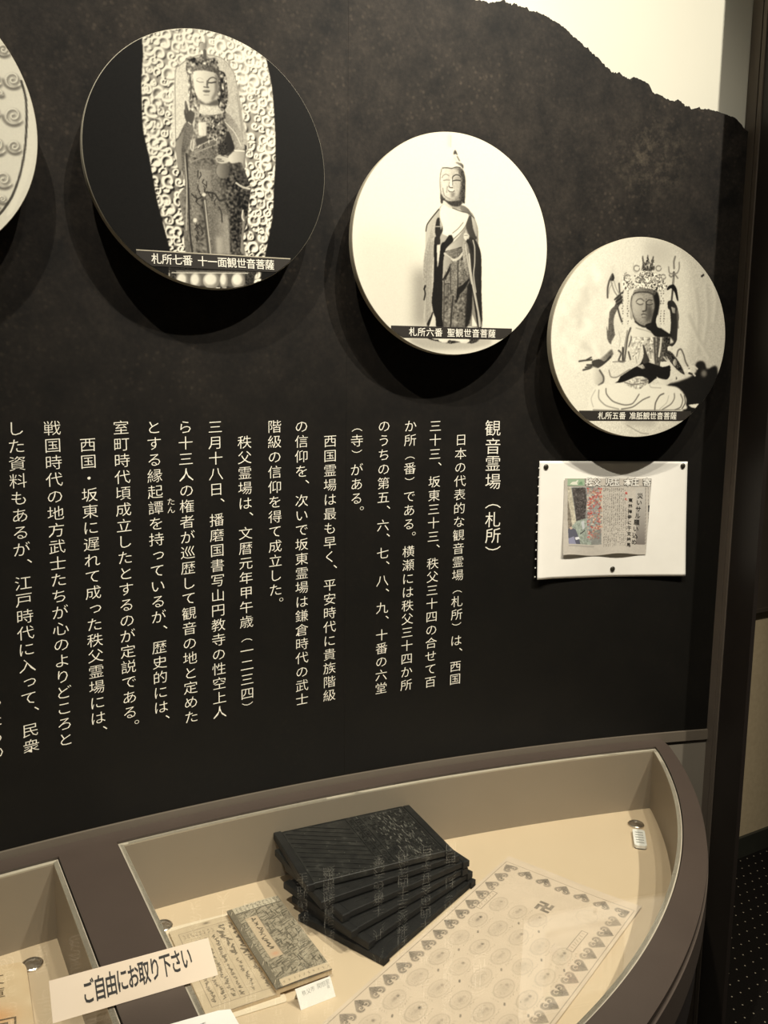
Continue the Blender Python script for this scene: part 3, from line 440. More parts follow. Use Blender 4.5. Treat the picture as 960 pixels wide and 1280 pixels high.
593,31,593,29,594,28,596,27,598,27,600,29,601,30,602,33,603,35,603,37,602,39,600]],[0,0.15,0.15,4,0,1,[-30,556,-31,553,-32,551,-35,549,-38,548,-42,
549,-45,550,-47,552,-48,555,-47,557,-45,560,-43,561,-39,562,-36,562,-33,560,-31,558]],[0,0.3,0.3,4,0,1,[80,583,80,581,79,579,76,578,74,577,71,578,68,
579,67,580,66,582,67,584,68,586,70,588,73,588,76,588,78,587,80,585]],[0,0.15,0.15,4,0,1,[-77,561,-77,559,-78,556,-80,555,-82,554,-84,555,-86,556,-87,
558,-87,561,-87,563,-86,566,-85,567,-83,568,-81,567,-79,566,-78,564]],[0,0.15,0.15,4,0,1,[-29,593,-30,590,-31,588,-33,587,-36,586,-39,586,-42,588,-43,
590,-44,592,-44,595,-42,597,-40,598,-37,599,-34,599,-32,597,-30,595]],[0,0.15,0.15,4,0,1,[154,631,154,629,153,627,151,625,148,625,146,625,143,626,142,
628,141,630,142,633,143,635,145,636,147,637,150,636,152,635,154,633]],[0,0.3,0.3,4,0,1,[31,614,31,612,29,611,26,610,22,609,19,609,15,610,13,612,13,
613,13,615,15,617,18,618,22,618,25,618,28,617,30,616]],[0,0.98,0.98,4,0,1,[-136,525,-136,522,-137,519,-139,516,-141,516,-144,516,-146,518,-147,521,
-148,525,-148,529,-147,532,-145,534,-142,535,-140,534,-138,532,-137,529]],[0,0.98,0.98,4,0,1,[-102,608,-102,605,-104,604,-107,602,-111,602,-114,602,
-117,603,-119,605,-120,607,-119,609,-118,611,-115,612,-111,612,-108,612,-105,611,-103,610]],[0,0.98,0.98,4,0,1,[-86,543,-87,540,-89,538,-92,536,-96,
536,-100,536,-103,537,-105,539,-106,542,-105,545,-103,547,-100,549,-97,549,-93,549,-90,548,-87,545]],[0,0.98,0.98,4,0,1,[-79,534,-80,531,-82,529,-84,
527,-87,526,-91,527,-94,528,-96,530,-97,533,-96,536,-94,538,-92,540,-88,541,-85,540,-82,539,-80,537]],[0,0.98,0.98,4,0,1,[145,619,144,615,143,612,140,
610,136,609,133,609,130,611,128,614,127,618,127,622,129,625,132,627,135,628,139,627,142,625,144,622]],[0,0.98,0.98,4,0,1,[-140,570,-141,568,-143,566,
-146,564,-149,564,-153,564,-156,565,-158,567,-158,569,-158,572,-156,574,-153,575,-150,576,-146,576,-143,574,-141,572]],[0,0.98,0.98,4,0,1,[75,616,75,
613,74,611,72,609,70,608,67,609,65,610,63,613,63,615,63,618,64,621,66,622,69,623,71,623,73,621,75,619]],[0,0.3,0.3,4,0,1,[42,607,42,605,41,603,39,602,
37,601,35,602,33,603,31,605,31,607,31,609,32,611,34,612,36,612,38,612,40,611,42,609]],[0,0.98,0.98,4,0,1,[204,603,204,601,203,599,202,598,200,598,198,
598,196,599,195,601,195,602,195,604,196,606,197,607,199,607,201,607,203,606,204,605]],[0,0.98,0.98,4,0,1,[-88,580,-88,579,-90,577,-93,576,-97,576,
-100,576,-104,577,-106,578,-106,579,-106,581,-104,583,-101,584,-97,584,-94,584,-91,583,-88,582]],[0,0.98,0.98,4,0,1,[214,512,214,509,212,506,210,504,
207,503,204,504,201,505,199,508,199,511,199,515,200,517,203,519,206,520,209,520,211,518,213,515]],[0,0.15,0.15,4,0,1,[231,583,230,579,229,576,226,574,
223,573,220,573,217,575,215,579,214,583,214,586,216,590,218,592,221,593,225,592,228,590,230,587]],[0,0.3,0.3,4,0,1,[121,594,121,591,120,588,118,586,
115,585,113,586,111,588,109,590,108,593,109,597,110,599,112,601,114,602,117,601,119,600,120,597]],[0,0.98,0.98,4,0,1,[-65,546,-66,543,-68,540,-71,538,
-75,538,-79,538,-83,540,-85,542,-86,545,-85,548,-83,550,-80,552,-76,553,-72,552,-69,551,-66,548]],[0,0.15,0.15,4,0,1,[138,544,138,540,136,536,133,534,
129,533,125,533,122,536,119,539,118,543,119,547,121,550,124,552,128,553,131,553,135,551,137,547]],[0,0.3,0.3,4,0,1,[109,520,109,517,107,515,104,513,
101,512,98,512,95,514,93,517,92,520,92,523,94,525,97,527,100,528,103,528,106,526,108,523]],[0,0.98,0.98,4,0,1,[-15,545,-15,542,-16,540,-18,538,-20,
537,-22,538,-24,539,-25,542,-26,545,-26,548,-25,550,-23,552,-21,552,-19,552,-17,550,-16,548]],[0,0.98,0.98,4,0,1,[119,530,118,527,116,524,113,522,109,
522,105,522,102,524,99,526,98,529,99,533,101,535,104,537,108,538,112,538,115,536,118,533]],[0,0.3,0.3,4,0,1,[-13,615,-13,611,-15,607,-17,605,-20,604,
-23,605,-26,607,-28,610,-28,614,-28,618,-27,622,-24,624,-21,625,-18,624,-16,622,-14,619]],[0,0.15,0.15,4,0,1,[-94,619,-95,617,-97,616,-100,615,-104,
614,-108,614,-111,615,-114,616,-114,618,-114,620,-112,621,-108,623,-105,623,-101,623,-97,622,-95,621]],[0,0.98,0.98,4,0,1,[195,630,195,628,193,626,
190,625,187,624,183,625,180,626,178,627,177,629,178,631,180,632,183,634,186,634,190,634,193,633,195,632]],[0,0.3,0.3,4,0,1,[-120,533,-120,531,-122,
529,-124,528,-127,527,-130,528,-132,529,-134,530,-135,532,-134,534,-133,536,-130,537,-128,538,-125,537,-122,536,-121,535]],[0,0.15,0.15,4,0,1,[60,630,
60,628,58,626,55,625,51,624,47,624,44,625,42,627,41,629,42,631,44,633,47,634,50,635,54,635,57,634,60,632]],[0,0.98,0.98,4,0,1,[-106,556,-107,552,-109,
549,-112,547,-115,546,-119,546,-123,548,-125,552,-126,555,-126,559,-124,563,-121,565,-117,566,-113,565,-109,563,-107,560]],[0,0.15,0.15,4,0,1,[-14,
590,-15,588,-17,586,-20,585,-24,585,-28,585,-31,586,-34,587,-35,589,-34,591,-32,592,-28,594,-25,594,-21,594,-17,593,-15,592]],[0,0.98,0.98,4,0,1,[124,
600,124,598,121,597,118,596,114,595,110,596,107,596,104,598,103,599,104,601,106,602,110,603,114,604,118,603,121,603,123,602]],[0,0.15,0.15,4,0,1,[-67,
556,-67,555,-69,553,-71,552,-73,552,-76,552,-78,553,-80,554,-80,556,-80,558,-78,559,-76,560,-74,561,-71,561,-69,560,-68,558]],[0,0.15,0.15,4,0,1,
[-108,537,-109,533,-110,530,-112,528,-114,527,-117,527,-119,529,-121,532,-122,536,-121,540,-120,543,-118,545,-116,546,-113,546,-111,544,-109,541]],[0,
0.3,0.3,4,0,1,[-12,611,-13,608,-14,606,-17,604,-21,603,-24,603,-28,605,-30,607,-31,610,-30,613,-28,616,-25,618,-22,618,-18,618,-15,616,-13,614]],[0,
0.98,0.98,4,0,1,[-69,544,-69,542,-71,540,-74,539,-78,538,-81,538,-84,539,-86,541,-87,543,-86,545,-85,547,-82,549,-78,549,-75,549,-72,548,-69,546]],[0,
0.98,0.98,4,0,1,[154,547,154,544,152,542,150,540,147,539,144,539,142,541,140,544,139,547,140,550,141,553,143,554,146,555,149,555,152,553,153,550]],[0,
0.15,0.15,4,0,1,[-62,611,-63,608,-64,606,-66,604,-68,603,-70,604,-72,605,-74,608,-74,611,-74,614,-73,616,-71,618,-69,619,-66,618,-64,617,-63,614]],[0,
0.98,0.98,4,0,1,[153,569,152,566,150,564,146,563,142,562,138,563,135,564,132,566,131,568,132,570,134,572,138,574,142,574,146,574,149,573,152,571]],[0,
0.15,0.15,4,0,1,[39,536,38,534,36,532,33,530,29,530,25,530,21,531,19,533,18,535,18,538,21,540,24,541,28,542,32,542,36,540,38,538]],[0,0.3,0.3,4,0,1,
[153,631,153,627,151,625,148,623,144,622,140,622,137,624,135,627,134,630,134,633,136,636,139,638,143,638,147,638,150,636,152,634]],[0,0.15,0.15,4,0,1,
[-131,559,-131,555,-132,552,-134,550,-136,549,-138,550,-140,552,-141,555,-142,559,-141,562,-140,565,-139,568,-137,568,-135,568,-133,566,-132,563]],[0,
0.98,0.98,4,0,1,[206,588,206,585,205,583,203,582,200,581,198,582,195,583,194,585,193,587,194,589,195,591,197,593,199,593,202,593,204,592,206,590]],[0,
0.15,0.15,4,0,1,[7,596,6,594,4,592,1,590,-3,590,-7,590,-10,591,-12,593,-13,595,-12,598,-10,600,-7,602,-4,602,0,602,3,601,6,599]],[0,0.98,0.98,4,0,1,
[-29,607,-29,603,-30,600,-32,598,-34,597,-36,598,-38,600,-39,603,-40,606,-40,610,-39,613,-37,615,-35,616,-33,615,-31,613,-29,610]],[0,0.98,0.98,4,0,1,
[-53,519,-53,516,-55,513,-57,511,-60,510,-63,511,-66,513,-67,515,-68,518,-68,522,-66,524,-64,526,-61,527,-58,527,-55,525,-54,522]],[0,0.3,0.3,4,0,1,
[-184,551,-184,549,-186,547,-189,545,-193,545,-197,545,-200,546,-203,548,-204,550,-203,553,-201,555,-198,556,-194,557,-190,556,-187,555,-185,553]],[1,
0.35,13,5,[-27,814,-17,763,-20,697]],[1,0.35,13,5,[94,818,85,768,101,703]],[1,0.7,6,5,[-128,744,-124,666,-78,649]],[0,0.25,0.25,4,0,1,[-219,467,-220,
464,-221,462,-222,461,-224,460,-226,461,-228,462,-229,464,-229,466,-229,469,-228,471,-227,473,-225,473,-223,473,-221,471,-220,469]],[0,0.25,0.25,4,0,
1,[-228,442,-228,439,-229,437,-231,436,-233,435,-235,435,-237,437,-238,439,-239,441,-239,444,-237,446,-236,447,-234,448,-231,448,-229,446,-228,444]],
[0,0.25,0.25,4,0,1,[-226,417,-227,415,-227,412,-229,411,-231,410,-233,411,-234,412,-235,414,-236,417,-236,419,-235,421,-233,423,-231,423,-230,423,
-228,422,-227,419]],[0,0.9,0.9,4,0,1,[-225,392,-225,390,-226,388,-228,386,-231,385,-233,386,-235,387,-237,389,-237,392,-237,394,-236,396,-234,398,
-231,399,-229,398,-227,397,-225,395]],[0,0.9,0.9,4,0,1,[-219,368,-219,365,-220,363,-222,362,-224,361,-226,361,-228,363,-230,365,-230,367,-230,370,
-229,372,-227,373,-225,374,-223,374,-221,372,-219,370]],[0,0.25,0.25,4,0,1,[-222,343,-223,340,-224,338,-226,336,-229,336,-232,336,-234,338,-236,340,
-237,342,-236,345,-235,347,-233,348,-230,349,-227,349,-225,347,-223,345]],[0,0.3,0.3,4,0,1,[-217,318,-217,315,-218,313,-219,312,-221,311,-223,312,
-225,313,-226,315,-227,318,-227,320,-226,322,-224,324,-222,324,-220,324,-218,323,-217,320]],[0,0.3,0.3,4,0,1,[-223,293,-223,290,-225,288,-226,287,
-229,286,-231,287,-233,288,-235,290,-235,292,-235,295,-234,297,-232,299,-229,299,-227,299,-225,297,-224,295]],[0,0.25,0.25,4,0,1,[-213,268,-213,266,
-214,264,-216,262,-218,262,-220,262,-222,263,-223,265,-224,268,-224,270,-223,273,-221,274,-219,275,-217,274,-215,273,-214,271]],[0,0.3,0.3,4,0,1,
[-213,243,-213,241,-214,239,-216,237,-218,237,-219,237,-221,238,-222,241,-223,243,-223,246,-222,248,-220,249,-218,250,-216,249,-215,248,-214,246]],[0,
0.9,0.9,4,0,1,[-213,218,-213,216,-214,214,-216,212,-219,212,-221,212,-223,213,-224,215,-225,218,-225,221,-224,223,-222,224,-219,225,-217,224,-215,223,
-213,221]],[0,0.5,0.5,4,0,1,[-211,193,-211,191,-213,189,-215,187,-218,187,-220,187,-223,188,-224,191,-225,193,-225,196,-223,198,-221,199,-218,200,
-216,199,-213,198,-212,196]],[0,0.25,0.25,4,0,1,[-213,168,-213,166,-214,164,-215,162,-217,162,-219,162,-220,163,-222,166,-222,168,-222,171,-221,173,
-220,174,-218,175,-216,174,-214,173,-213,171]],[0,0.5,0.5,4,0,1,[-211,143,-211,141,-213,139,-215,137,-218,137,-220,137,-223,138,-225,140,-225,143,
-225,146,-223,148,-221,149,-218,150,-216,149,-213,148,-211,146]],[0,0.3,0.3,4,0,1,[-167,469,-167,467,-168,464,-169,463,-171,462,-173,463,-174,464,
-176,466,-176,469,-176,471,-175,473,-174,475,-172,475,-170,475,-168,474,-167,472]],[0,0.5,0.5,4,0,1,[-164,444,-164,442,-165,440,-168,438,-171,438,
-173,438,-176,439,-178,441,-178,444,-178,446,-176,449,-174,450,-171,451,-169,450,-166,449,-164,447]],[0,0.5,0.5,4,0,1,[-162,420,-163,417,-164,415,
-166,413,-168,413,-170,413,-172,415,-174,417,-174,419,-174,422,-173,424,-171,425,-169,426,-166,426,-164,424,-163,422]],[0,0.25,0.25,4,0,1,[-165,395,
-165,392,-166,390,-168,389,-170,388,-171,388,-173,390,-174,392,-175,394,-175,397,-174,399,-172,400,-170,401,-168,401,-167,399,-165,397]],[0,0.5,0.5,4,
0,1,[-156,370,-156,368,-157,365,-159,364,-161,363,-163,364,-165,365,-166,367,-167,370,-166,372,-165,374,-164,376,-162,376,-160,376,-158,375,-157,
373]],[0,0.5,0.5,4,0,1,[-163,345,-163,342,-164,340,-165,339,-167,338,-169,339,-170,340,-172,342,-172,345,-172,347,-171,349,-170,351,-168,351,-166,351,
-164,350,-163,347]],[0,0.5,0.5,4,0,1,[-164,320,-164,318,-165,315,-167,314,-170,313,-172,314,-174,315,-176,317,-177,320,-176,322,-175,324,-173,326,
-170,326,-168,326,-166,325,-164,323]],[0,0.25,0.25,4,0,1,[-162,295,-163,293,-164,290,-165,289,-168,288,-170,289,-172,290,-173,292,-174,295,-173,297,
-172,299,-170,301,-168,301,-166,301,-164,300,-163,298]],[0,0.3,0.3,4,0,1,[-151,271,-151,268,-153,266,-154,264,-157,264,-159,264,-161,266,-162,268,
-163,270,-162,273,-161,275,-160,276,-157,277,-155,277,-153,275,-152,273]],[0,0.25,0.25,4,0,1,[-160,245,-160,243,-161,241,-164,239,-166,238,-169,239,
-171,240,-172,242,-173,245,-173,247,-171,250,-169,251,-167,252,-164,251,-162,250,-160,248]],[0,0.25,0.25,4,0,1,[-157,220,-157,218,-158,216,-160,214,
-162,214,-164,214,-165,215,-167,218,-167,220,-167,223,-166,225,-164,226,-162,227,-160,226,-158,225,-157,223]],[0,0.9,0.9,4,0,1,[-153,195,-153,193,
-154,191,-156,189,-158,189,-160,189,-162,190,-164,193,-164,195,-164,198,-163,200,-161,201,-159,202,-157,201,-155,200,-153,198]],[0,0.3,0.3,4,0,1,
[-148,171,-149,168,-150,166,-151,164,-153,164,-155,164,-156,166,-158,168,-158,170,-158,173,-157,175,-155,176,-154,177,-152,177,-150,175,-149,173]],[0,
0.5,0.5,4,0,1,[-153,145,-154,143,-155,141,-156,139,-158,139,-161,139,-163,140,-164,142,-164,145,-164,148,-163,150,-161,151,-159,152,-157,151,-155,150,
-154,148]],[0,0.25,0.25,4,0,1,[207,485,207,482,206,480,204,479,202,478,199,479,197,480,196,482,195,485,195,487,197,489,198,491,201,491,203,491,205,
490,207,488]],[0,0.25,0.25,4,0,1,[212,460,211,458,210,455,209,454,207,453,205,454,204,455,203,457,202,460,202,462,203,464,205,466,206,467,208,466,210,
465,211,463]],[0,0.3,0.3,4,0,1,[217,435,217,433,216,430,214,429,212,428,210,429,208,430,207,432,206,435,206,437,207,440,209,441,211,442,213,441,215,
440,216,438]],[0,0.9,0.9,4,0,1,[217,410,217,408,216,405,214,404,212,403,210,404,208,405,206,407,206,410,206,412,207,414,209,416,211,416,213,416,215,
415,217,413]],[0,0.25,0.25,4,0,1,[218,385,217,382,216,380,214,379,212,378,210,379,208,380,206,382,206,384,206,387,207,389,209,391,211,391,214,391,216,
390,217,387]],[0,0.25,0.25,4,0,1,[215,360,214,357,213,355,212,353,210,353,208,353,206,355,205,357,204,359,205,362,206,364,207,365,209,366,211,366,213,
364,214,362]],[0,0.9,0.9,4,0,1,[222,335,221,332,220,330,218,328,216,328,213,328,211,330,210,332,209,334,209,337,210,339,212,340,215,341,217,341,220,
339,221,337]],[0,0.9,0.9,4,0,1,[228,310,228,307,226,305,224,303,221,303,218,303,215,305,214,307,213,309,213,312,215,314,217,315,220,316,223,316,226,
314,228,312]],[0,0.5,0.5,4,0,1,[225,284,225,282,223,280,221,278,219,277,217,278,214,279,213,281,212,284,213,286,214,289,216,290,218,291,221,290,223,
289,224,287]],[0,0.3,0.3,4,0,1,[222,259,221,256,220,254,219,253,217,252,215,253,213,254,212,256,211,259,211,261,212,263,214,265,216,265,218,265,220,
264,221,261]],[0,0.3,0.3,4,0,1,[224,234,223,231,222,229,220,227,217,227,215,227,213,229,211,231,210,233,211,236,212,238,214,240,217,240,219,240,221,
238,223,236]],[0,0.25,0.25,4,0,1,[221,208,221,206,220,204,218,202,215,201,213,202,211,203,209,205,209,208,209,210,210,213,212,214,214,215,217,214,219,
213,221,211]],[0,0.3,0.3,4,0,1,[224,183,223,181,222,178,220,177,218,176,215,177,213,178,212,180,211,183,211,185,213,187,214,189,217,190,219,189,222,
188,223,186]],[0,0.5,0.5,4,0,1,[232,158,232,155,231,153,229,152,226,151,224,152,222,153,220,155,220,158,220,160,221,162,223,164,225,164,228,164,230,
163,231,161]],[0,0.25,0.25,4,0,1,[239,486,239,484,238,482,236,480,234,480,232,480,231,481,229,483,229,486,229,488,230,491,232,492,234,493,236,492,237,
491,239,489]],[0,0.25,0.25,4,0,1,[241,461,241,459,240,457,238,455,235,454,232,455,230,456,229,458,228,461,228,463,230,466,232,467,234,468,237,467,239,
466,241,464]],[0,0.9,0.9,4,0,1,[243,436,243,434,241,432,239,430,237,429,234,430,231,431,230,433,229,436,229,438,231,440,233,442,236,443,238,442,241,
441,243,439]],[0,0.3,0.3,4,0,1,[238,411,238,408,237,406,235,405,234,404,232,405,230,406,229,408,228,411,229,413,229,415,231,417,233,417,235,417,236,
416,237,413]],[0,0.5,0.5,4,0,1,[250,386,249,384,248,381,246,380,243,379,240,380,238,381,236,383,236,386,236,388,237,390,240,392,242,393,245,392,247,
391,249,389]],[0,0.3,0.3,4,0,1,[243,361,243,358,241,356,239,354,237,354,234,354,232,356,230,358,230,360,230,363,231,365,233,367,236,367,238,367,241,
365,242,363]],[0,0.9,0.9,4,0,1,[257,336,257,334,255,331,253,330,250,329,248,330,245,331,243,333,243,336,243,338,245,340,247,342,250,342,252,342,255,
341,257,339]],[0,0.9,0.9,4,0,1,[254,311,253,308,253,306,251,304,249,304,247,304,246,306,245,308,244,310,244,313,245,315,247,317,248,317,250,317,252,
315,253,313]],[0,0.3,0.3,4,0,1,[261,286,261,283,259,281,257,279,255,279,252,279,250,281,249,283,248,285,248,288,250,290,252,291,254,292,257,292,259,
290,260,288]],[0,0.3,0.3,4,0,1,[263,260,263,258,261,256,259,254,256,254,253,254,251,255,249,257,248,260,249,262,250,265,252,266,255,267,258,266,261,
265,262,263]],[0,0.3,0.3,4,0,1,[260,235,260,232,259,230,257,229,255,228,253,229,251,230,250,232,249,235,250,237,251,239,252,241,254,241,256,241,258,
240,260,238]],[0,0.3,0.3,4,0,1,[264,210,264,207,262,205,260,204,257,203,254,203,252,205,250,207,249,209,249,212,251,214,253,216,256,216,259,216,261,
214,263,212]],[0,0.3,0.3,4,0,1,[261,184,260,182,259,180,257,178,255,177,253,178,251,179,249,181,249,184,249,186,250,189,252,190,254,191,256,190,258,
189,260,187]],[0,0.5,0.5,4,0,1,[266,159,266,157,265,154,264,153,262,152,260,153,258,154,257,156,257,159,257,161,258,164,259,165,261,166,263,165,264,
164,266,162]],[0,0.93,0.82,6,0.04,1,[-211,114,-286,28,-333,-44,-309,-78,-247,-98,-326,-114,-350,-185,-341,-355,-291,-396,-230,-395,-226,-466,199,-460,
328,-400,365,-356,357,-241,310,-127,305,-55,386,-24,297,59,179,112,-19,148]],[0,0.55,0.15,6,0.12,2,[160,140,331,46,339,-69,311,-141,319,-256,186,-259,
143,26]],[0,0.9,0.7,5,0.16,2,[-99,125,162,112,143,26,150,-202,39,-269,-80,-193,-114,-24]],[0,0.3,0.3,4,0,1,[138,-20,137,-22,136,-24,134,-26,131,-26,
128,-26,126,-25,124,-23,123,-20,124,-18,125,-16,127,-15,130,-14,133,-15,135,-16,137,-18]],[0,0.4,0.4,4,0,1,[14,-41,14,-43,13,-44,11,-45,8,-46,6,-46,4,
-45,2,-43,2,-41,2,-39,3,-38,5,-37,8,-36,10,-36,12,-37,14,-39]],[0,0.3,0.3,4,0,1,[155,-130,155,-131,154,-133,152,-134,150,-134,148,-134,146,-133,144,
-132,144,-130,144,-129,145,-128,147,-127,149,-126,152,-127,153,-127,155,-129]],[0,0.3,0.3,4,0,1,[-76,-137,-76,-139,-77,-140,-79,-141,-81,-142,-83,
-141,-84,-141,-86,-139,-86,-138,-86,-136,-85,-135,-83,-134,-81,-133,-79,-134,-77,-134,-76,-136]],[0,0.2,0.2,4,0,1,[92,-199,92,-201,91,-203,89,-204,87,
-204,85,-204,83,-203,82,-201,81,-200,82,-198,83,-196,84,-195,86,-194,88,-195,90,-196,91,-197]],[0,0.3,0.3,4,0,1,[77,-53,77,-55,75,-57,73,-58,71,-59,
69,-58,66,-57,65,-55,64,-53,65,-51,66,-49,68,-48,70,-47,73,-48,75,-49,76,-51]],[0,0.98,0.98,4,0,1,[-78,-227,-79,-229,-80,-230,-82,-231,-85,-231,-88,
-231,-90,-230,-92,-229,-93,-227,-92,-226,-91,-225,-88,-224,-86,-223,-83,-224,-81,-224,-79,-226]],[0,0.4,0.4,4,0,1,[75,24,75,22,74,21,72,20,70,19,69,
20,67,21,66,22,65,24,66,26,67,27,68,28,70,28,72,28,73,27,74,26]],[0,0.98,0.98,4,0,1,[74,-184,74,-186,73,-187,72,-188,70,-188,68,-188,66,-187,65,-186,
65,-184,65,-183,66,-182,68,-181,69,-181,71,-181,73,-182,74,-183]],[0,0.98,0.98,4,0,1,[-38,-69,-38,-71,-40,-72,-42,-73,-45,-74,-48,-74,-50,-73,-52,-71,
-52,-70,-52,-68,-51,-66,-48,-65,-45,-65,-43,-65,-40,-66,-38,-68]],[0,0.98,0.98,4,0,1,[64,-81,64,-83,63,-85,61,-86,58,-87,55,-86,53,-85,52,-83,51,-81,
51,-79,53,-77,55,-76,57,-75,60,-76,62,-77,64,-79]],[0,0.3,0.3,4,0,1,[32,-203,32,-204,30,-206,28,-207,25,-207,22,-207,19,-206,17,-205,17,-203,17,-202,
19,-200,21,-199,24,-199,27,-199,30,-200,31,-201]],[0,0.3,0.3,4,0,1,[46,-197,46,-199,45,-201,43,-202,41,-202,39,-202,37,-201,36,-199,36,-197,36,-195,
37,-193,39,-192,41,-191,43,-191,44,-193,46,-194]],[0,0.98,0.98,4,0,1,[-64,-91,-64,-94,-66,-96,-68,-98,-71,-98,-73,-98,-76,-96,-77,-94,-78,-91,-78,-89,
-76,-86,-74,-85,-71,-84,-69,-85,-66,-86,-65,-88]],[0,0.3,0.3,4,0,1,[-68,-176,-68,-179,-69,-181,-72,-183,-74,-183,-77,-183,-79,-181,-81,-179,-82,-177,
-81,-174,-80,-172,-78,-171,-75,-170,-72,-171,-70,-172,-68,-174]],[0,0.98,0.98,4,0,1,[-41,-174,-41,-177,-42,-179,-44,-180,-46,-181,-49,-180,-51,-179,
-52,-177,-53,-174,-52,-172,-51,-170,-49,-168,-47,-168,-45,-168,-43,-170,-41,-172]],[0,0.2,0.2,4,0,1,[89,-213,88,-216,87,-218,84,-219,81,-220,78,-219,
75,-218,74,-216,73,-214,73,-211,75,-209,77,-208,80,-207,84,-207,86,-209,88,-211]],[0,0.2,0.2,4,0,1,[124,-98,124,-101,122,-103,120,-105,117,-105,114,
-105,111,-103,109,-101,108,-98,109,-96,110,-93,113,-92,116,-91,119,-92,121,-93,123,-95]],[0,0.2,0.2,4,0,1,[129,-129,128,-130,127,-131,125,-132,122,
-133,119,-133,117,-132,116,-130,115,-129,115,-127,117,-126,119,-125,122,-125,124,-125,127,-126,128,-127]],[0,0.3,0.3,4,0,1,[81,-156,80,-158,79,-160,
78,-161,76,-161,74,-161,72,-160,71,-158,70,-156,70,-154,71,-152,73,-151,75,-150,77,-151,79,-152,80,-153]],[0,0.3,0.3,4,0,1,[57,-69,57,-71,56,-72,55,
-73,53,-74,51,-73,49,-73,48,-71,48,-70,48,-68,49,-67,50,-66,52,-65,54,-66,56,-66,57,-68]],[0,0.2,0.2,4,0,1,[150,-51,149,-53,148,-55,146,-56,144,-57,
142,-57,140,-55,139,-54,138,-51,138,-49,140,-47,141,-46,144,-46,146,-46,148,-47,149,-49]],[0,0.3,0.3,4,0,1,[-67,-209,-67,-211,-69,-213,-71,-214,-74,
-215,-77,-214,-80,-213,-82,-211,-82,-209,-82,-207,-80,-206,-78,-204,-75,-204,-72,-204,-69,-205,-68,-207]],[0,0.2,0.2,4,0,1,[105,-2,104,-4,103,-6,102,
-8,99,-8,97,-8,95,-6,94,-4,93,-2,94,0,95,2,97,4,99,4,101,4,103,3,104,1]],[0,0.98,0.98,4,0,1,[46,-51,46,-53,45,-55,43,-56,42,-56,40,-56,39,-55,37,-53,
37,-52,37,-50,38,-48,39,-47,41,-46,43,-47,44,-48,45,-49]],[0,0.4,0.4,4,0,1,[151,16,151,14,149,12,147,10,144,10,141,10,138,11,136,13,135,15,136,18,137,
20,140,21,143,22,146,21,149,20,151,18]],[0,0.3,0.3,4,0,1,[77,-186,76,-188,75,-190,73,-191,70,-192,67,-191,65,-190,63,-189,62,-187,63,-185,64,-183,66,
-182,69,-182,72,-182,75,-183,76,-185]],[0,0.98,0.98,4,0,1,[63,4,62,3,61,1,58,0,55,0,52,0,50,1,48,2,47,4,48,6,49,7,52,8,55,8,58,8,60,7,62,6]],[0,0.4,
0.4,4,0,1,[-11,-106,-12,-108,-13,-110,-16,-112,-18,-113,-21,-112,-23,-111,-25,-109,-26,-106,-25,-103,-24,-101,-22,-99,-19,-99,-16,-99,-14,-101,-12,
-103]],[0,0.2,0.2,4,0,1,[-46,17,-47,15,-48,12,-50,11,-53,10,-56,11,-58,12,-60,14,-61,17,-60,19,-59,21,-57,23,-54,24,-51,23,-49,22,-47,20]],[0,0.98,
0.98,4,0,1,[150,-170,150,-172,148,-175,147,-176,144,-176,142,-176,140,-175,138,-173,138,-170,138,-168,139,-166,141,-164,143,-164,146,-164,148,-166,
149,-168]],[0,0.4,0.4,4,0,1,[108,-63,107,-66,106,-68,104,-69,102,-70,99,-70,97,-68,95,-66,95,-64,95,-61,96,-59,98,-57,101,-57,103,-57,105,-59,107,
-61]],[0,0.4,0.4,4,0,1,[34,9,33,7,32,5,29,4,26,3,23,4,20,5,18,7,18,9,18,11,20,12,22,14,25,14,29,14,31,13,33,11]],[0,0.3,0.3,4,0,1,[36,-9,36,-11,35,
-13,33,-14,30,-15,28,-14,26,-13,24,-11,24,-9,24,-7,25,-5,27,-4,30,-3,32,-3,34,-5,35,-6]],[0,0.98,0.98,4,0,1,[15,36,15,34,14,33,13,32,11,31,9,31,8,32,
7,34,6,36,7,37,7,39,9,40,10,40,12,40,14,39,15,37]],[0,0.98,0.98,4,0,1,[117,-152,116,-154,115,-156,113,-157,111,-157,109,-157,107,-156,106,-154,105,
-152,106,-151,107,-149,109,-148,111,-148,113,-148,115,-149,116,-150]],[0,0.3,0.3,4,0,1,[-41,-211,-42,-212,-43,-214,-46,-214,-49,-215,-52,-215,-54,
-214,-56,-213,-57,-211,-56,-210,-55,-209,-52,-208,-49,-207,-46,-208,-44,-208,-42,-210]],[0,0.4,0.4,4,0,1,[46,-129,45,-131,44,-133,42,-134,40,-134,37,
-134,35,-133,33,-131,33,-129,33,-127,34,-125,36,-124,39,-123,41,-124,44,-125,45,-127]],[0,0.98,0.98,4,0,1,[20,-61,20,-63,19,-65,17,-66,14,-67,11,-66,
9,-65,7,-63,7,-61,7,-59,9,-57,11,-56,13,-55,16,-56,18,-57,20,-59]],[0,0.98,0.98,4,0,1,[129,3,129,1,128,0,127,-1,125,-1,123,-1,121,0,120,1,119,2,120,4,
121,5,122,6,124,6,126,6,128,5,129,4]],[0,0.2,0.2,4,0,1,[-5,-35,-6,-37,-7,-38,-8,-39,-10,-40,-12,-39,-13,-38,-14,-37,-15,-35,-14,-33,-13,-32,-12,-31,
-10,-30,-9,-31,-7,-32,-6,-33]],[0,0.4,0.4,4,0,1,[1,-104,1,-106,-1,-108,-3,-109,-6,-110,-8,-110,-11,-108,-12,-106,-13,-104,-13,-102,-11,-100,-9,-99,-6,
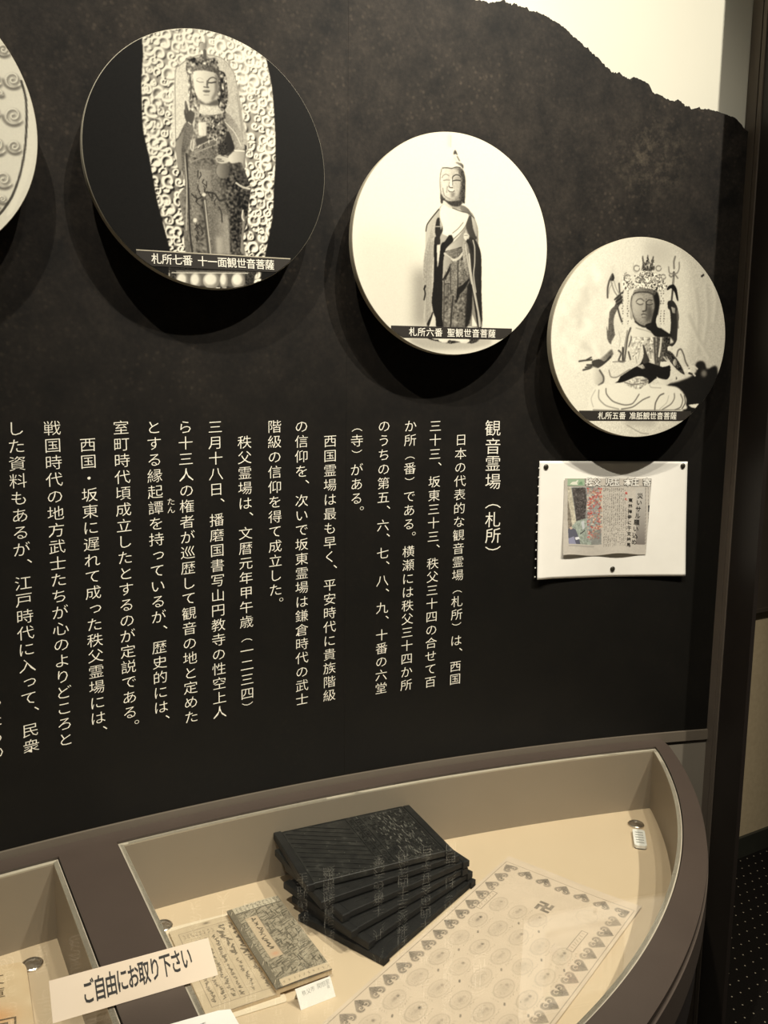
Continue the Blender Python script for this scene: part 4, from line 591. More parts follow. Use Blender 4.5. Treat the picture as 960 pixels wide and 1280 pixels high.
-98,-4,-98,-1,-100,0,-101]],[0,0.98,0.98,4,0,1,[147,-16,147,-18,146,-19,143,-20,141,-21,138,-21,136,-20,134,-18,134,-17,134,-15,135,-14,138,-13,140,
-12,143,-13,145,-13,147,-15]],[0,0.3,0.3,4,0,1,[43,-103,43,-106,42,-108,41,-109,39,-110,37,-109,36,-108,35,-106,34,-104,34,-101,35,-99,37,-98,38,-97,
40,-98,42,-99,43,-101]],[0,0.98,0.98,4,0,1,[-78,-207,-78,-209,-80,-210,-81,-211,-84,-211,-86,-211,-88,-210,-90,-209,-90,-208,-90,-206,-89,-205,-87,
-204,-84,-204,-82,-204,-80,-205,-78,-206]],[0,0.3,0.3,4,0,1,[23,-147,22,-149,21,-152,19,-153,16,-154,13,-153,11,-152,9,-150,8,-147,9,-144,10,-142,12,
-141,15,-140,18,-140,20,-142,22,-144]],[0,0.98,0.98,4,0,1,[-75,-136,-76,-138,-77,-140,-80,-141,-83,-141,-86,-141,-88,-140,-90,-138,-91,-136,-91,-134,
-89,-133,-86,-131,-83,-131,-80,-131,-78,-132,-76,-134]],[0,0.4,0.4,4,0,1,[-43,-38,-44,-39,-45,-41,-46,-41,-49,-42,-51,-42,-52,-41,-54,-39,-54,-38,-54,
-37,-53,-35,-51,-34,-49,-34,-47,-34,-45,-35,-44,-36]],[0,0.2,0.2,4,0,1,[42,-165,42,-168,41,-169,40,-171,38,-171,37,-171,35,-170,34,-168,34,-166,34,
-163,35,-162,36,-160,38,-160,39,-160,41,-161,42,-163]],[0,0.98,0.98,4,0,1,[-7,-60,-7,-62,-9,-64,-11,-65,-14,-65,-17,-65,-19,-64,-21,-62,-21,-61,-21,
-59,-19,-57,-17,-56,-14,-56,-11,-56,-9,-57,-7,-59]],[0,0.3,0.3,4,0,1,[-32,-147,-32,-149,-34,-150,-36,-152,-39,-152,-41,-152,-44,-151,-45,-149,-46,
-147,-46,-145,-44,-144,-42,-142,-39,-142,-36,-142,-34,-143,-32,-145]],[0,0.2,0.2,4,0,1,[92,-8,92,-10,90,-11,88,-12,85,-13,82,-12,80,-11,78,-10,77,-8,
78,-7,79,-5,82,-4,85,-4,87,-4,90,-5,92,-6]],[0,0.2,0.2,4,0,1,[-68,21,-68,19,-69,18,-71,17,-73,17,-74,17,-76,18,-77,19,-78,21,-77,22,-76,24,-75,25,-73,
25,-71,25,-70,24,-69,23]],[0,0.2,0.2,4,0,1,[-89,-68,-90,-70,-91,-71,-92,-72,-94,-73,-96,-73,-98,-71,-99,-70,-99,-68,-99,-66,-98,-64,-97,-63,-95,-63,
-93,-63,-91,-64,-90,-66]],[0,0.98,0.98,4,0,1,[-51,20,-52,18,-53,16,-55,15,-58,14,-61,15,-64,16,-65,18,-66,20,-66,22,-64,24,-62,26,-59,26,-56,26,-54,
25,-52,23]],[1,0.3,19,5,[-122,103,-149,17,-162,-110,-174,-238]],[1,0.5,13,5,[-157,74,-176,-68,-200,-210]],[1,0.35,15,5,[-109,75,-110,-10,-132,-81]],
[1,0.3,20,5,[148,83,167,-87,189,-244]],[1,0.25,17,5,[189,84,203,-58,209,-230]],[1,0.9,19,5,[228,114,237,-28,222,-172]],[1,0.2,21,5,[-198,-97,-190,
-238]],[1,0.3,19,5,[-245,-126,-214,-154,-239,-225,-198,-238]],[1,0.45,10,5,[-303,-241,-239,-236,-158,-230]],[1,0.75,8,5,[-256,70,-232,-13,-239,-84]],
[1,0.25,17,5,[-132,-137,-103,-215]],[0,0.11,0.11,5,0,1,[-275,-446,-214,-388,-73,-300,5,-255,50,-176,85,-225,186,-256,253,-272,359,-258,366,-363,329,
-408,228,-395,196,-403,108,-462,63,-390,-19,-385,-178,-444]],[0,0.9,0.9,5,0,1,[250,-229,350,-226,355,-258,287,-278,245,-272]],[0,0.93,0.8,5,0,1,[207,
-381,262,-409,329,-412,403,-399,349,-458,265,-452]],[0,0.95,0.9,5,0,1,[-350,-397,-308,-428,-214,-381,-243,-438,-322,-461]],[0,0.9,0.88,6,0.03,1,[-346,
-270,-345,-340,-326,-390,-246,-388,-105,-307,-10,-266,23,-226,48,-147,40,-69,19,-60,-6,-120,-32,-178,-79,-210,-190,-245]],[1,0.5,12,5,[-343,-326,-318,
-390,-246,-391,-105,-310]],[1,0.6,8,5,[-48,-178,-28,-249]],[1,0.6,7,5,[-3,-120,-14,-206]],[0,0.28,0.2,5,0,1,[26,-60,50,-76,80,-147,118,-224,70,-247,
37,-240,44,-147]],[0,0.8,0.5,5,0.1,1,[-26,-277,38,-255,73,-297,41,-305]],[0,0.85,0.35,6,0.04,1,[-326,-114,-304,-163,-337,-206,-413,-271,-474,-308,
-515,-294,-555,-288,-549,-239,-463,-223,-387,-165]],[0,0.28,0.22,5,0,1,[-541,-239,-463,-216,-399,-236,-338,-178,-327,-201,-413,-274,-474,-308,-523,
-294]],[1,0.22,17,5,[-683,-243,-620,-233,-542,-225]],[1,0.22,17,5,[-597,-226,-551,-201]],[1,0.22,17,5,[-634,-329,-585,-317,-525,-302]],[1,0.22,17,5,
[-594,-278,-524,-276]],[1,0.22,17,5,[-609,-303,-539,-291]],[0,0.97,0.7,6,0,1,[-552,-330,-530,-299,-491,-301,-438,-335,-403,-391,-404,-441,-450,-477,
-490,-470,-530,-400]],[1,0.35,20,5,[-449,-328,-403,-391,-403,-444,-449,-478]],[0,0.2,0.2,5,0.15,1,[294,-134,342,-112,413,-167,485,-253,543,-353,474,
-325,403,-269,331,-191]],[1,0.35,17,5,[433,-167,445,-109,478,-94,515,-151,542,-222,589,-287]],[1,0.8,10,5,[450,-181,468,-130,499,-165,537,-266]],[1,
0.85,13,5,[280,-178,333,-227,405,-298,492,-347]],[0,0.85,0.4,5,0,1,[440,-232,440,-245,435,-256,428,-264,419,-267,410,-264,402,-257,396,-246,394,-233,
394,-219,399,-208,406,-200,415,-198,424,-200,432,-207,438,-219]],[0,0.95,0.8,5,0,1,[382,-89,380,-99,374,-107,363,-113,351,-116,338,-114,327,-109,319,
-100,316,-91,318,-81,324,-72,335,-66,347,-64,360,-66,371,-71,379,-79]],[0,0.9,0.9,5,0,1,[572,-309,571,-316,566,-321,559,-325,550,-327,540,-326,533,
-322,527,-316,525,-310,526,-303,531,-297,538,-293,547,-292,556,-293,564,-297,570,-302]],[0,0.95,0.95,5,0,1,[611,-315,610,-320,606,-324,600,-326,592,
-327,584,-327,577,-324,573,-321,571,-316,572,-312,576,-308,583,-305,590,-304,598,-305,605,-307,609,-311]],[1,0.85,17,5,[572,-280,638,-264,688,-292]],
[1,0.12,21,5,[593,-338,670,-358]],[1,0.9,17,5,[644,-344,666,-363]],[0,0.2,0.2,4,0,1,[437,-369,455,-398,439,-410]],[0,0.96,0.9,6,0,1,[-553,-698,-552,
-585,-496,-506,-418,-469,-290,-467,-162,-444,-19,-385,97,-404,116,-454,199,-463,434,-479,522,-529,574,-601,575,-660,518,-722,-531,-738]],[0,0.85,0.75,
5,0.18,2,[-162,-451,-19,-392,105,-411,108,-454,5,-513,-128,-479]],[1,0.42,13,5,[-368,-511,-357,-568,-280,-639,-149,-674,-52,-658,16,-564]],[1,0.6,13,
5,[-447,-527,-442,-612,-358,-683,-211,-717]],[1,0.75,10,5,[-487,-527,-530,-613,-502,-698]],[1,0.4,13,5,[-179,-717,-50,-694,61,-621,141,-588]],[1,0.35,
15,5,[210,-725,215,-649,257,-576,305,-553]],[1,0.45,13,5,[431,-552,434,-603,396,-662,299,-718]],[1,0.4,13,5,[507,-558,536,-616,516,-690,451,-720]],[1,
0.3,12,5,[550,-572,567,-645,534,-708]],[1,0.7,8,5,[365,-574,345,-647,266,-714]],[1,0.4,10,5,[-162,-444,-63,-464,50,-451,115,-433]],[1,0.7,10,5,[133,
-461,152,-490,268,-495]],[1,0.5,12,5,[-500,-727,-210,-732,217,-727,518,-719]],[1,0.4,8,5,[24,-423,82,-433]],[1,0.4,8,5,[38,-419,88,-429]],[1,0.4,8,5,
[53,-416,95,-424]],[1,0.4,8,5,[68,-413,101,-420]],[1,0.4,8,5,[82,-410,107,-415]],[0,0.93,0.8,5,0,1,[-78,157,-15,119,79,96,173,59,237,27,-100,17,-105,
103]],[1,0.6,8,5,[-60,105,49,84,143,58]],[0,0.6,0.46,6,0.05,1,[-96,459,-8,496,99,491,165,470,196,379,187,272,166,178,107,130,31,118,-63,164,-105,235,
-131,327,-130,392]],[0,0.68,0.56,15,0.04,1,[-95,439,86,454,130,376,129,270,88,183,13,160,-65,197,-108,275,-114,380]],[0,0.8,0.66,26,0,1,[-116,406,-87,
433,-18,423,3,318,-22,238,-68,237,-109,301]],[0,0.14,0.1,7,0,1,[108,474,165,470,196,379,187,272,166,165,107,130,123,243,140,337]],[0,0.12,0.12,5,0,1,
[45,141,105,163,166,165,248,101,361,37,176,25,111,77,63,102]],[0,0.62,0.3,5,0.06,1,[-113,439,-98,483,-8,505,99,496,146,476,133,442,56,460,-36,459]],
[1,0.22,13,5,[-113,432,-88,454,-21,465,63,463,125,442]],[1,0.3,13,5,[-124,419,-134,340,-111,248,-72,177]],[0,0.35,0.3,5,0,1,[-138,274,-121,261,-105,
196,-126,198]],[1,0.15,19,5,[-71,168,-16,135,46,121,107,137]],[0,0.42,0.25,20,0,1,[34,320,94,335,123,243,89,179,36,171,46,241]],[0,0.75,0.7,5,0,1,
[-130,386,-137,326,-105,235,-117,182,-149,326]],[0,0.9,0.8,5,0,1,[165,192,184,246,205,166,232,114,184,126]],[1,0.3,10,5,[-75,365,-54,391,-17,397,15,
374]],[0,0.78,0.7,5,0,1,[-61,375,-19,386,8,369,-14,347,-56,353]],[1,0.3,10,5,[-67,353,-28,338,11,350]],[1,0.2,10,5,[43,366,68,390,109,386]],[0,0.6,
0.4,5,0,1,[54,371,91,385,115,362,70,350]],[1,0.2,10,5,[47,347,78,340,117,352]],[0,0.12,0.12,5,0,1,[46,398,45,396,44,394,42,393,40,392,38,393,36,394,
34,395,34,397,34,399,35,401,37,402,39,403,42,403,44,402,45,400]],[0,0.72,0.6,5,0,1,[12,372,34,372,36,280,3,279]],[1,0.2,13,5,[40,373,47,307,39,280,6,
274]],[1,0.3,12,5,[-4,239,15,248,51,241]],[1,0.38,10,5,[4,215,43,217]],[0,0.68,0.6,4,0,1,[9,237,42,238,40,222,10,221]],[0,0.93,0.8,15,0.04,1,[-648,
-827,607,-822,363,-1038,-393,-1036]],[0,0.72,0.7,31,0,1,[-157,-825,246,-824,200,-891,-104,-881]],[1,0.6,10,5,[-104,-881,52,-958,154,-970]]],
'left':[[0,0.95,0.95,3,0,1,[-934,576,1167,1129,1081,-1019,-1075,-1199]],[1,0.52,20,8,[837,538,822,523,804,515,787,514,774,520,766,532,765,547,770,563,
780,575,792,584,805,586,815,584,822,577,825,567,823,557,817,548,810,541,802,539,795,539,790,543,789,548,789,554,792,558,795,561,799,562,801,561]],[1,
1.0,9,3,[831,546,816,531,798,523,781,522,767,528,760,540,759,555,764,571,773,583,786,592,798,594,809,592,816,585,819,575,817,565,811,556,804,549,796,
547,789,547,784,551,782,556,783,562,786,566,789,569,793,570,795,569]],[1,0.48,18,8,[820,527,803,517,786,512,769,514,756,522,747,535,744,551]],[1,0.52,
20,8,[903,340,883,320,860,310,837,309,820,318,809,334,808,353,814,373,827,390,843,400,860,404,874,400,883,391,887,378,884,364,877,352,867,344,856,341,
847,342,841,347,839,354,840,361,843,367,848,371,853,372,856,371]],[1,1.0,9,3,[897,348,877,329,853,318,831,317,813,326,803,342,802,362,808,381,821,398,
837,408,854,412,868,408,877,399,880,386,878,372,871,361,861,353,850,349,841,350,835,355,833,362,834,369,837,375,842,379,846,380,849,379]],[1,0.48,18,
8,[882,323,860,310,837,304,815,307,798,317,787,335,783,356]],[1,0.52,20,8,[900,87,878,66,853,55,828,55,809,65,798,83,796,105,803,126,817,144,835,155,
853,159,869,154,879,144,882,129,880,115,872,102,861,93,849,90,839,91,833,97,830,104,831,112,835,119,840,123,845,124,849,122]],[1,1.0,9,3,[894,96,872,
75,846,64,822,63,803,74,791,91,790,113,797,135,811,153,829,164,847,167,862,163,872,152,876,138,873,123,865,110,854,102,843,98,833,100,826,105,824,113,
825,121,829,127,834,131,839,132,842,131]],[1,0.48,18,8,[878,69,854,55,829,49,805,52,786,64,773,84,769,107]],[1,0.52,20,8,[771,318,754,301,734,292,716,
292,701,299,692,313,691,330,696,347,707,361,721,370,735,372,747,369,755,361,757,350,755,339,749,329,741,322,732,319,724,320,719,324,717,330,718,336,
721,341,725,344,729,345,731,344]],[1,1.0,9,3,[765,326,748,309,728,300,709,300,695,307,686,321,685,338,690,355,701,369,715,378,729,381,741,377,748,369,
751,358,749,347,743,337,735,330,726,327,718,328,713,332,711,338,712,344,715,349,719,352,722,353,725,353]],[1,0.48,18,8,[752,305,734,294,714,289,696,
291,682,300,672,315,669,333]],[1,0.52,20,8,[752,102,739,89,723,82,708,82,696,88,690,99,689,113,693,126,702,137,712,144,724,146,733,143,739,137,741,
128,740,119,735,111,728,106,721,103,715,104,711,108,709,112,710,117,712,121,716,124,719,124,721,124]],[1,1.0,9,3,[746,110,733,97,717,90,702,90,690,97,
683,108,682,121,687,134,695,145,706,152,717,154,727,152,733,145,735,136,733,127,729,119,722,114,715,112,709,113,705,116,703,121,704,126,706,130,709,
132,712,133,715,132]],[1,0.48,18,8,[736,94,721,85,706,81,692,84,680,91,672,103,670,118]],[1,0.52,20,8,[884,-122,868,-138,848,-146,830,-146,815,-138,
807,-124,806,-108,811,-92,822,-78,835,-70,849,-68,860,-71,868,-79,871,-90,869,-102,863,-111,855,-117,846,-120,838,-119,833,-114,831,-109,832,-103,835,
-98,839,-95,843,-94,845,-95]],[1,1.0,9,3,[878,-114,861,-129,842,-137,824,-137,809,-129,801,-116,799,-99,805,-83,815,-70,829,-61,842,-59,854,-63,862,
-71,864,-82,862,-93,856,-102,848,-109,839,-111,832,-110,827,-106,825,-100,826,-94,829,-89,833,-86,836,-85,839,-86]],[1,0.48,18,8,[866,-134,848,-144,
829,-148,811,-145,796,-136,787,-121,784,-103]],[1,0.52,20,8,[776,-144,754,-166,727,-177,702,-176,683,-165,671,-146,670,-124,677,-101,691,-83,709,-72,
728,-69,744,-74,754,-85,758,-100,755,-115,747,-128,736,-137,724,-140,714,-139,707,-133,704,-125,705,-117,709,-110,715,-106,720,-105,723,-106]],[1,1.0,
9,3,[770,-135,747,-157,721,-168,696,-167,676,-156,665,-138,663,-115,671,-93,685,-74,703,-63,722,-60,738,-65,748,-76,752,-91,749,-106,741,-120,729,
-128,718,-132,708,-130,701,-124,698,-116,699,-108,703,-101,708,-97,713,-96,717,-98]],[1,0.48,18,8,[753,-163,729,-177,703,-183,679,-179,659,-166,647,
-145,642,-121]],[1,0.52,20,8,[807,-372,786,-391,763,-401,741,-400,723,-390,713,-373,711,-352,718,-332,731,-316,747,-307,764,-304,778,-309,787,-319,
790,-333,788,-346,780,-358,771,-365,760,-368,751,-367,745,-361,743,-354,743,-347,747,-341,752,-337,756,-336,759,-338]],[1,1.0,9,3,[800,-364,780,-382,
757,-392,734,-391,717,-381,707,-364,705,-343,712,-324,724,-308,741,-298,757,-295,771,-300,781,-310,784,-324,781,-337,774,-349,764,-357,754,-359,745,
-358,739,-352,736,-345,737,-338,741,-332,745,-328,750,-328,753,-329]],[1,0.48,18,8,[785,-388,763,-400,740,-404,719,-400,702,-389,690,-370,686,-348]],
[1,0.52,20,8,[719,-545,704,-559,686,-566,669,-565,655,-557,648,-544,647,-528,652,-513,661,-501,674,-494,687,-492,697,-496,704,-504,707,-514,705,-525,
699,-534,692,-539,684,-541,677,-540,672,-536,670,-530,671,-524,674,-520,677,-517,681,-517,683,-518]],[1,1.0,9,3,[713,-536,698,-550,680,-557,663,-556,
649,-548,641,-535,640,-519,645,-504,655,-492,668,-485,680,-483,691,-487,698,-495,701,-505,699,-516,693,-525,685,-530,677,-532,671,-531,666,-527,664,
-521,665,-516,667,-511,671,-508,675,-508,677,-509]],[1,0.48,18,8,[702,-555,685,-564,667,-567,651,-564,637,-554,629,-540,626,-523]],[1,0.52,20,8,[784,
242,776,235,768,231,760,231,754,234,750,240,749,247,752,254,756,260,762,264,768,265,773,264,777,260,778,256,777,251,774,246,771,244,767,242,764,243,
761,245,761,247,761,250,762,252,764,253,765,254,767,253]],[1,1.0,9,3,[777,250,770,243,762,239,754,239,747,242,744,248,743,255,745,263,750,268,756,272,
762,273,767,272,770,269,771,264,770,259,768,255,764,252,761,251,757,251,755,253,754,255,755,258,756,260,758,261,759,262,760,261]],[1,0.48,18,8,[772,
241,764,236,756,234,748,235,742,239,738,246,736,253]],[1,0.52,20,8,[769,-501,759,-510,747,-515,736,-514,727,-509,722,-501,721,-490,725,-480,731,-472,
739,-468,748,-466,755,-469,759,-474,761,-481,760,-488,756,-494,751,-497,746,-499,741,-498,738,-495,737,-491,738,-488,739,-485,742,-483,744,-483,746,
-483]],[1,1.0,9,3,[763,-492,753,-501,741,-506,730,-505,721,-500,716,-492,715,-481,718,-471,725,-463,733,-459,741,-458,748,-460,753,-465,755,-472,753,
-479,750,-485,745,-488,739,-490,735,-489,732,-486,731,-482,731,-479,733,-476,735,-474,738,-474,739,-474]],[1,0.48,18,8,[755,-504,744,-510,733,-512,
722,-510,713,-504,708,-495,706,-483]],[1,0.52,20,8,[704,434,685,415,662,405,640,404,624,412,614,428,612,447,619,466,631,483,647,493,663,496,676,493,
685,484,688,471,686,458,679,447,669,439,659,435,650,436,645,441,642,448,643,455,647,460,651,464,656,465,659,464]],[1,1.0,9,3,[698,443,678,423,656,413,
634,412,617,420,608,436,606,455,613,474,625,491,641,501,657,504,670,501,679,492,682,479,680,466,673,455,663,447,653,443,644,444,639,449,636,456,637,
463,641,468,645,472,649,473,653,472]],[1,0.48,18,8,[683,418,662,405,640,399,619,402,603,412,592,428,588,449]],[1,0.52,20,8,[674,-37,652,-58,626,-70,
602,-69,583,-59,572,-40,570,-18,577,4,591,22,609,34,627,37,643,32,653,21,657,7,654,-9,646,-22,635,-30,623,-34,613,-32,607,-27,604,-19,605,-11,609,-4,
614,0,619,1,623,0]],[1,1.0,9,3,[668,-28,646,-50,620,-61,596,-61,577,-50,565,-32,564,-9,571,13,585,31,603,42,621,45,637,41,647,30,650,15,648,0,640,-13,
629,-22,617,-25,607,-24,601,-18,598,-10,599,-2,603,4,608,8,613,10,617,8]],[1,0.48,18,8,[652,-56,628,-70,602,-76,579,-72,560,-59,547,-40,543,-15]],[1,
0.52,20,8,[647,-330,625,-351,599,-362,574,-361,555,-350,544,-331,542,-308,549,-286,564,-268,582,-257,600,-254,615,-260,625,-271,629,-286,626,-301,618,
-314,607,-323,596,-326,586,-324,579,-318,576,-310,577,-302,581,-295,586,-291,591,-290,595,-292]],[1,1.0,9,3,[641,-322,618,-343,593,-353,568,-352,549,
-341,538,-322,536,-300,543,-278,557,-260,575,-249,594,-246,609,-251,619,-262,623,-277,620,-293,612,-306,601,-314,589,-317,580,-315,573,-309,570,-301,
571,-293,575,-287,580,-283,585,-282,589,-283]],[1,0.48,18,8,[624,-349,600,-363,575,-368,551,-363,532,-350,520,-330,515,-305]],[1,0.52,20,8,[593,165,
571,144,546,132,522,132,503,142,492,160,490,182,497,204,511,222,529,234,547,237,562,233,572,222,575,208,573,193,565,180,554,171,543,167,533,169,526,
174,524,182,525,190,529,197,534,201,539,202,542,201]],[1,1.0,9,3,[587,174,565,152,540,141,516,140,497,151,486,168,484,190,491,212,505,230,523,242,541,
245,556,241,566,230,569,216,566,201,559,188,548,179,537,176,527,177,520,183,518,190,519,198,523,205,528,209,533,210,536,209]],[1,0.48,18,8,[570,146,
547,132,522,126,499,129,480,141,468,160,464,185]],[1,0.52,20,8,[562,-192,540,-213,514,-224,490,-224,471,-213,461,-194,459,-172,466,-150,480,-132,498,
-121,516,-118,531,-123,541,-134,544,-149,541,-164,534,-177,523,-185,511,-189,502,-187,495,-181,493,-173,494,-165,497,-159,503,-155,507,-154,511,
-155]],[1,1.0,9,3,[556,-184,534,-205,508,-216,484,-215,465,-204,455,-186,453,-163,460,-141,474,-124,492,-113,510,-110,525,-114,535,-126,538,-140,535,
-155,528,-168,517,-177,505,-180,496,-178,489,-173,487,-165,488,-157,491,-150,497,-146,501,-145,505,-147]],[1,0.48,18,8,[539,-211,516,-225,491,-230,
468,-226,449,-213,437,-193,433,-169]],[1,0.52,20,8,[532,-526,510,-547,484,-557,460,-556,441,-544,430,-525,429,-502,436,-480,450,-463,468,-452,486,
-450,501,-455,511,-467,514,-481,511,-497,504,-510,493,-518,481,-521,472,-519,465,-513,462,-505,463,-497,467,-490,472,-486,477,-485,481,-487]],[1,1.0,
9,3,[526,-517,504,-538,478,-548,454,-547,435,-535,424,-516,423,-494,430,-472,444,-454,462,-443,480,-441,495,-446,505,-458,508,-473,505,-488,497,-501,
487,-509,475,-512,466,-510,459,-504,456,-496,458,-488,461,-481,466,-477,471,-477,475,-478]],[1,0.48,18,8,[509,-544,486,-558,461,-562,437,-557,419,
-544,406,-523,403,-498]],[1,0.52,20,8,[512,382,486,356,456,342,428,341,406,352,393,373,392,399,400,425,416,446,437,460,458,465,476,460,487,448,491,
431,488,413,479,398,466,387,453,383,441,384,434,390,431,399,432,409,437,417,443,422,448,423,452,422]],[1,1.0,9,3,[506,390,480,364,451,350,422,349,400,
360,388,381,386,407,394,433,411,454,431,468,452,473,470,468,482,456,486,439,482,421,473,406,460,395,447,391,436,392,428,398,425,407,426,417,431,425,
437,430,442,431,447,430]],[1,0.48,18,8,[487,357,459,339,430,332,403,335,381,349,367,371,362,399]],[1,0.52,20,8,[464,-54,438,-79,408,-92,380,-92,358,
-79,345,-58,343,-31,352,-5,368,16,389,29,410,33,428,27,439,15,443,-3,440,-21,431,-36,418,-46,405,-50,393,-48,386,-42,383,-32,384,-23,388,-15,394,-10,
400,-9,404,-11]],[1,1.0,9,3,[458,-46,432,-71,402,-84,374,-84,352,-71,339,-49,337,-23,346,3,362,24,383,37,404,41,422,36,433,23,437,6,434,-12,425,-28,
412,-38,399,-42,387,-40,380,-33,377,-24,378,-15,382,-7,388,-2,394,-1,398,-2]],[1,0.48,18,8,[438,-78,411,-95,381,-101,354,-97,332,-82,318,-59,314,
-30]],[1,0.52,20,8,[421,-385,395,-410,365,-422,337,-421,315,-407,302,-385,300,-358,309,-332,325,-311,346,-298,367,-295,385,-301,396,-315,400,-332,397,
-350,388,-366,375,-376,362,-379,350,-377,343,-370,340,-361,341,-351,345,-343,351,-339,357,-338,361,-339]],[1,1.0,9,3,[415,-376,389,-401,359,-413,331,
-412,309,-399,296,-376,295,-350,303,-324,319,-303,340,-290,361,-287,379,-293,390,-306,394,-324,391,-342,382,-357,369,-367,356,-371,344,-368,337,-362,
334,-352,335,-342,340,-335,346,-330,351,-329,355,-331]],[1,0.48,18,8,[395,-409,368,-424,338,-430,311,-425,289,-409,275,-385,271,-356]],[1,0.52,20,8,
[347,111,322,86,293,72,265,72,243,84,231,105,230,131,238,157,254,178,274,191,295,195,312,190,323,178,327,161,324,143,315,128,302,118,289,114,278,115,
271,122,268,131,269,140,274,148,279,153,285,154,289,152]],[1,1.0,9,3,[341,119,316,94,287,81,259,80,238,92,226,113,224,139,232,165,248,186,268,199,289,
203,306,198,318,186,321,169,318,151,309,136,297,126,284,122,273,123,265,130,262,139,264,148,268,156,274,161,279,162,283,160]],[1,0.48,18,8,[322,87,
295,70,267,63,240,67,219,82,205,104,201,132]],[1,0.52,20,8,[328,-237,302,-262,273,-275,245,-274,224,-261,212,-239,210,-213,218,-187,234,-166,255,-153,
275,-150,293,-156,304,-169,308,-186,305,-204,295,-219,283,-229,270,-233,259,-231,251,-224,248,-215,250,-205,254,-197,260,-193,266,-192,270,-193]],[1,
1.0,9,3,[322,-229,297,-254,267,-266,240,-265,218,-253,206,-231,204,-205,213,-179,229,-158,249,-145,270,-142,287,-147,298,-160,302,-178,299,-195,290,
-211,277,-221,264,-224,253,-222,246,-216,243,-206,244,-197,248,-189,254,-184,260,-183,264,-185]],[1,0.48,18,8,[303,-261,276,-277,247,-283,220,-278,
199,-263,185,-240,181,-211]],[1,0.25,17,4,[907,371,933,252,931,85,909,-115,868,-291,808,-447,735,-563,678,-626]],[0,1.0,0.97,2,0,1,[948,282,986,122,
973,-161,818,-538,761,-588,822,-445,877,-289,917,-114,940,86]]]}
# ------------------------------------------------------------------ the display wall
wall_back = wall_slab(-2.3, .70, -1.5, 2.6, -.012, -.12, 90).build('wall_back', M_sky, kind='structure')
ridge = [(-2.3, .70), (-1.6, .80), (-1.2, .86), (-.8, .84), (-.5, .78), (-.3, .74), (-.1, .70), (.03, .665), (.10, .647), (0.135, 0.638), (0.177, 0.639), (0.22, 0.643), (0.251, 0.639), (0.282, 0.631), (0.308, 0.622), (0.334, 0.608), (0.354, 0.594), (0.374, 0.583), (0.384, 0.573), (0.4, 0.565), (0.427, 0.558), (0.447, 0.549), (0.45, 0.556), (0.466, 0.553), (0.483, 0.546), (0.489, 0.535), (0.514, 0.529), (0.548, 0.52), (0.568, 0.514), (0.588, 0.516), (0.598, 0.518), (0.622, 0.513), (0.643, 0.509), (0.657, 0.505), (0.671, 0.496), (0.685, 0.485), (0.70, 0.475)]
rng = np.random.RandomState(4)
TREES = [(.0011, 71, 0), (.0009, 163, 1), (.0007, 311, 2.2), (.0005, 587, 4), (.0004, 1013, .5), (.0003, 1709, 3)]
def ridge_z(s):
    z = np.interp(s, [a for a, b in ridge], [b for a, b in ridge])
    return z + sum(a * math.sin(s * f + p) for a, f, p in TREES) * (1 + .8 * math.sin(s * 37)) + rng.uniform(-.0009, .0009)
SEAM = -.0693
def mural_panel(s0, s1):
    n = max(8, int((s1 - s0) / .0022)); v = []; f = []
    zs = [ZB + .001, -.3, 0, .3]
    for i in range(n + 1):
        s = s0 + (s1 - s0) * i / n; zt = ridge_z(s)
        v += [wall_pt(s, z, 0) for z in zs] + [wall_pt(s, zt, 0), wall_pt(s, zt, -.012), wall_pt(s, zs[0], -.012)]
    k = 7
    for i in range(n):
        for j in range(k): l = (j + 1) % k; f.append((i * k + j, i * k + l, (i + 1) * k + l, (i + 1) * k + j))
    f += [tuple(range(k)), tuple(n * k + j for j in range(k - 1, -1, -1))]
    return MB().add(v, f).build('mural_panel', M_mural, wall_back)
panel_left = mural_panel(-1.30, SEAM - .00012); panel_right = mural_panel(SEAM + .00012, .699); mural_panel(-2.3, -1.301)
wall_slab(-2.3, .70, -1.5, ZB - .022, .0, -.012, 70).build('lower_panel', M_lowpanel, wall_back)
wall_slab(-2.3, .6855, ZB - .020, ZB, .004, -.012, 90).build('trim_1', M_bar, kind='structure')

# vertical writing: one column per line of text; a full stop or comma sits at the upper right of its cell
CS, RP, S0, ZC = .0470687, .0240382, .0908735, -.0508709
def col_items(text, s, z0, pitch, size, first=0):
    it = []
    for i, ch in enumerate(text):
        if ch in ' 　': continue
        x, z, rot, k = s, z0 - (i + first) * pitch, 0, 1.0
        if ch in '、。': x += size * .78; z += size * .62
        if ch in '（）': rot = -math.pi / 2; k = .9
        if ch in 'っ': x += size * .1; z += size * .08
        it.append((ch, x, z, size * k, rot, 1.0 if rot else 1.10))
    return it
LINES = [(-1, 1, '日本の代表的な観音霊場（札所）は、西国'), (0, 0, '三十三、坂東三十三、秩父三十四の合せて百'), (1, 0, 'か所（番）である。横瀬には秩父三十四か所'),
         (2, 0, 'のうちの第五、六、七、八、九、十番の六堂'), (3, 0, '（寺）がある。'), (4, 1, '西国霊場は最も早く、平安時代に貴族階級'), (5, 0, 'の信仰を、次いで坂東霊場は鎌倉時代の武士'),
         (6, 0, '階級の信仰を得て成立した。'), (7, 1, '秩父霊場は、文暦元年甲午歳（一二三四）'), (8, 0, '三月十八日、播磨国書写山円教寺の性空上人'),
         (9, 0, 'ら十三人の権者が巡歴して観音の地と定めた'), (10, 0, 'とする縁起譚を持っているが、歴史的には、'), (11, 0, '室町時代頃成立したとするのが定説である。'),
         (12, 1, '西国・坂東に遅れて成った秩父霊場には、'), (13, 0, '戦国時代の地方武士たちが心のよりどころと'), (14, 0, 'した資料もあるが、江戸時代に入って、民衆'), (15, 11, '間にも広まったもの')]
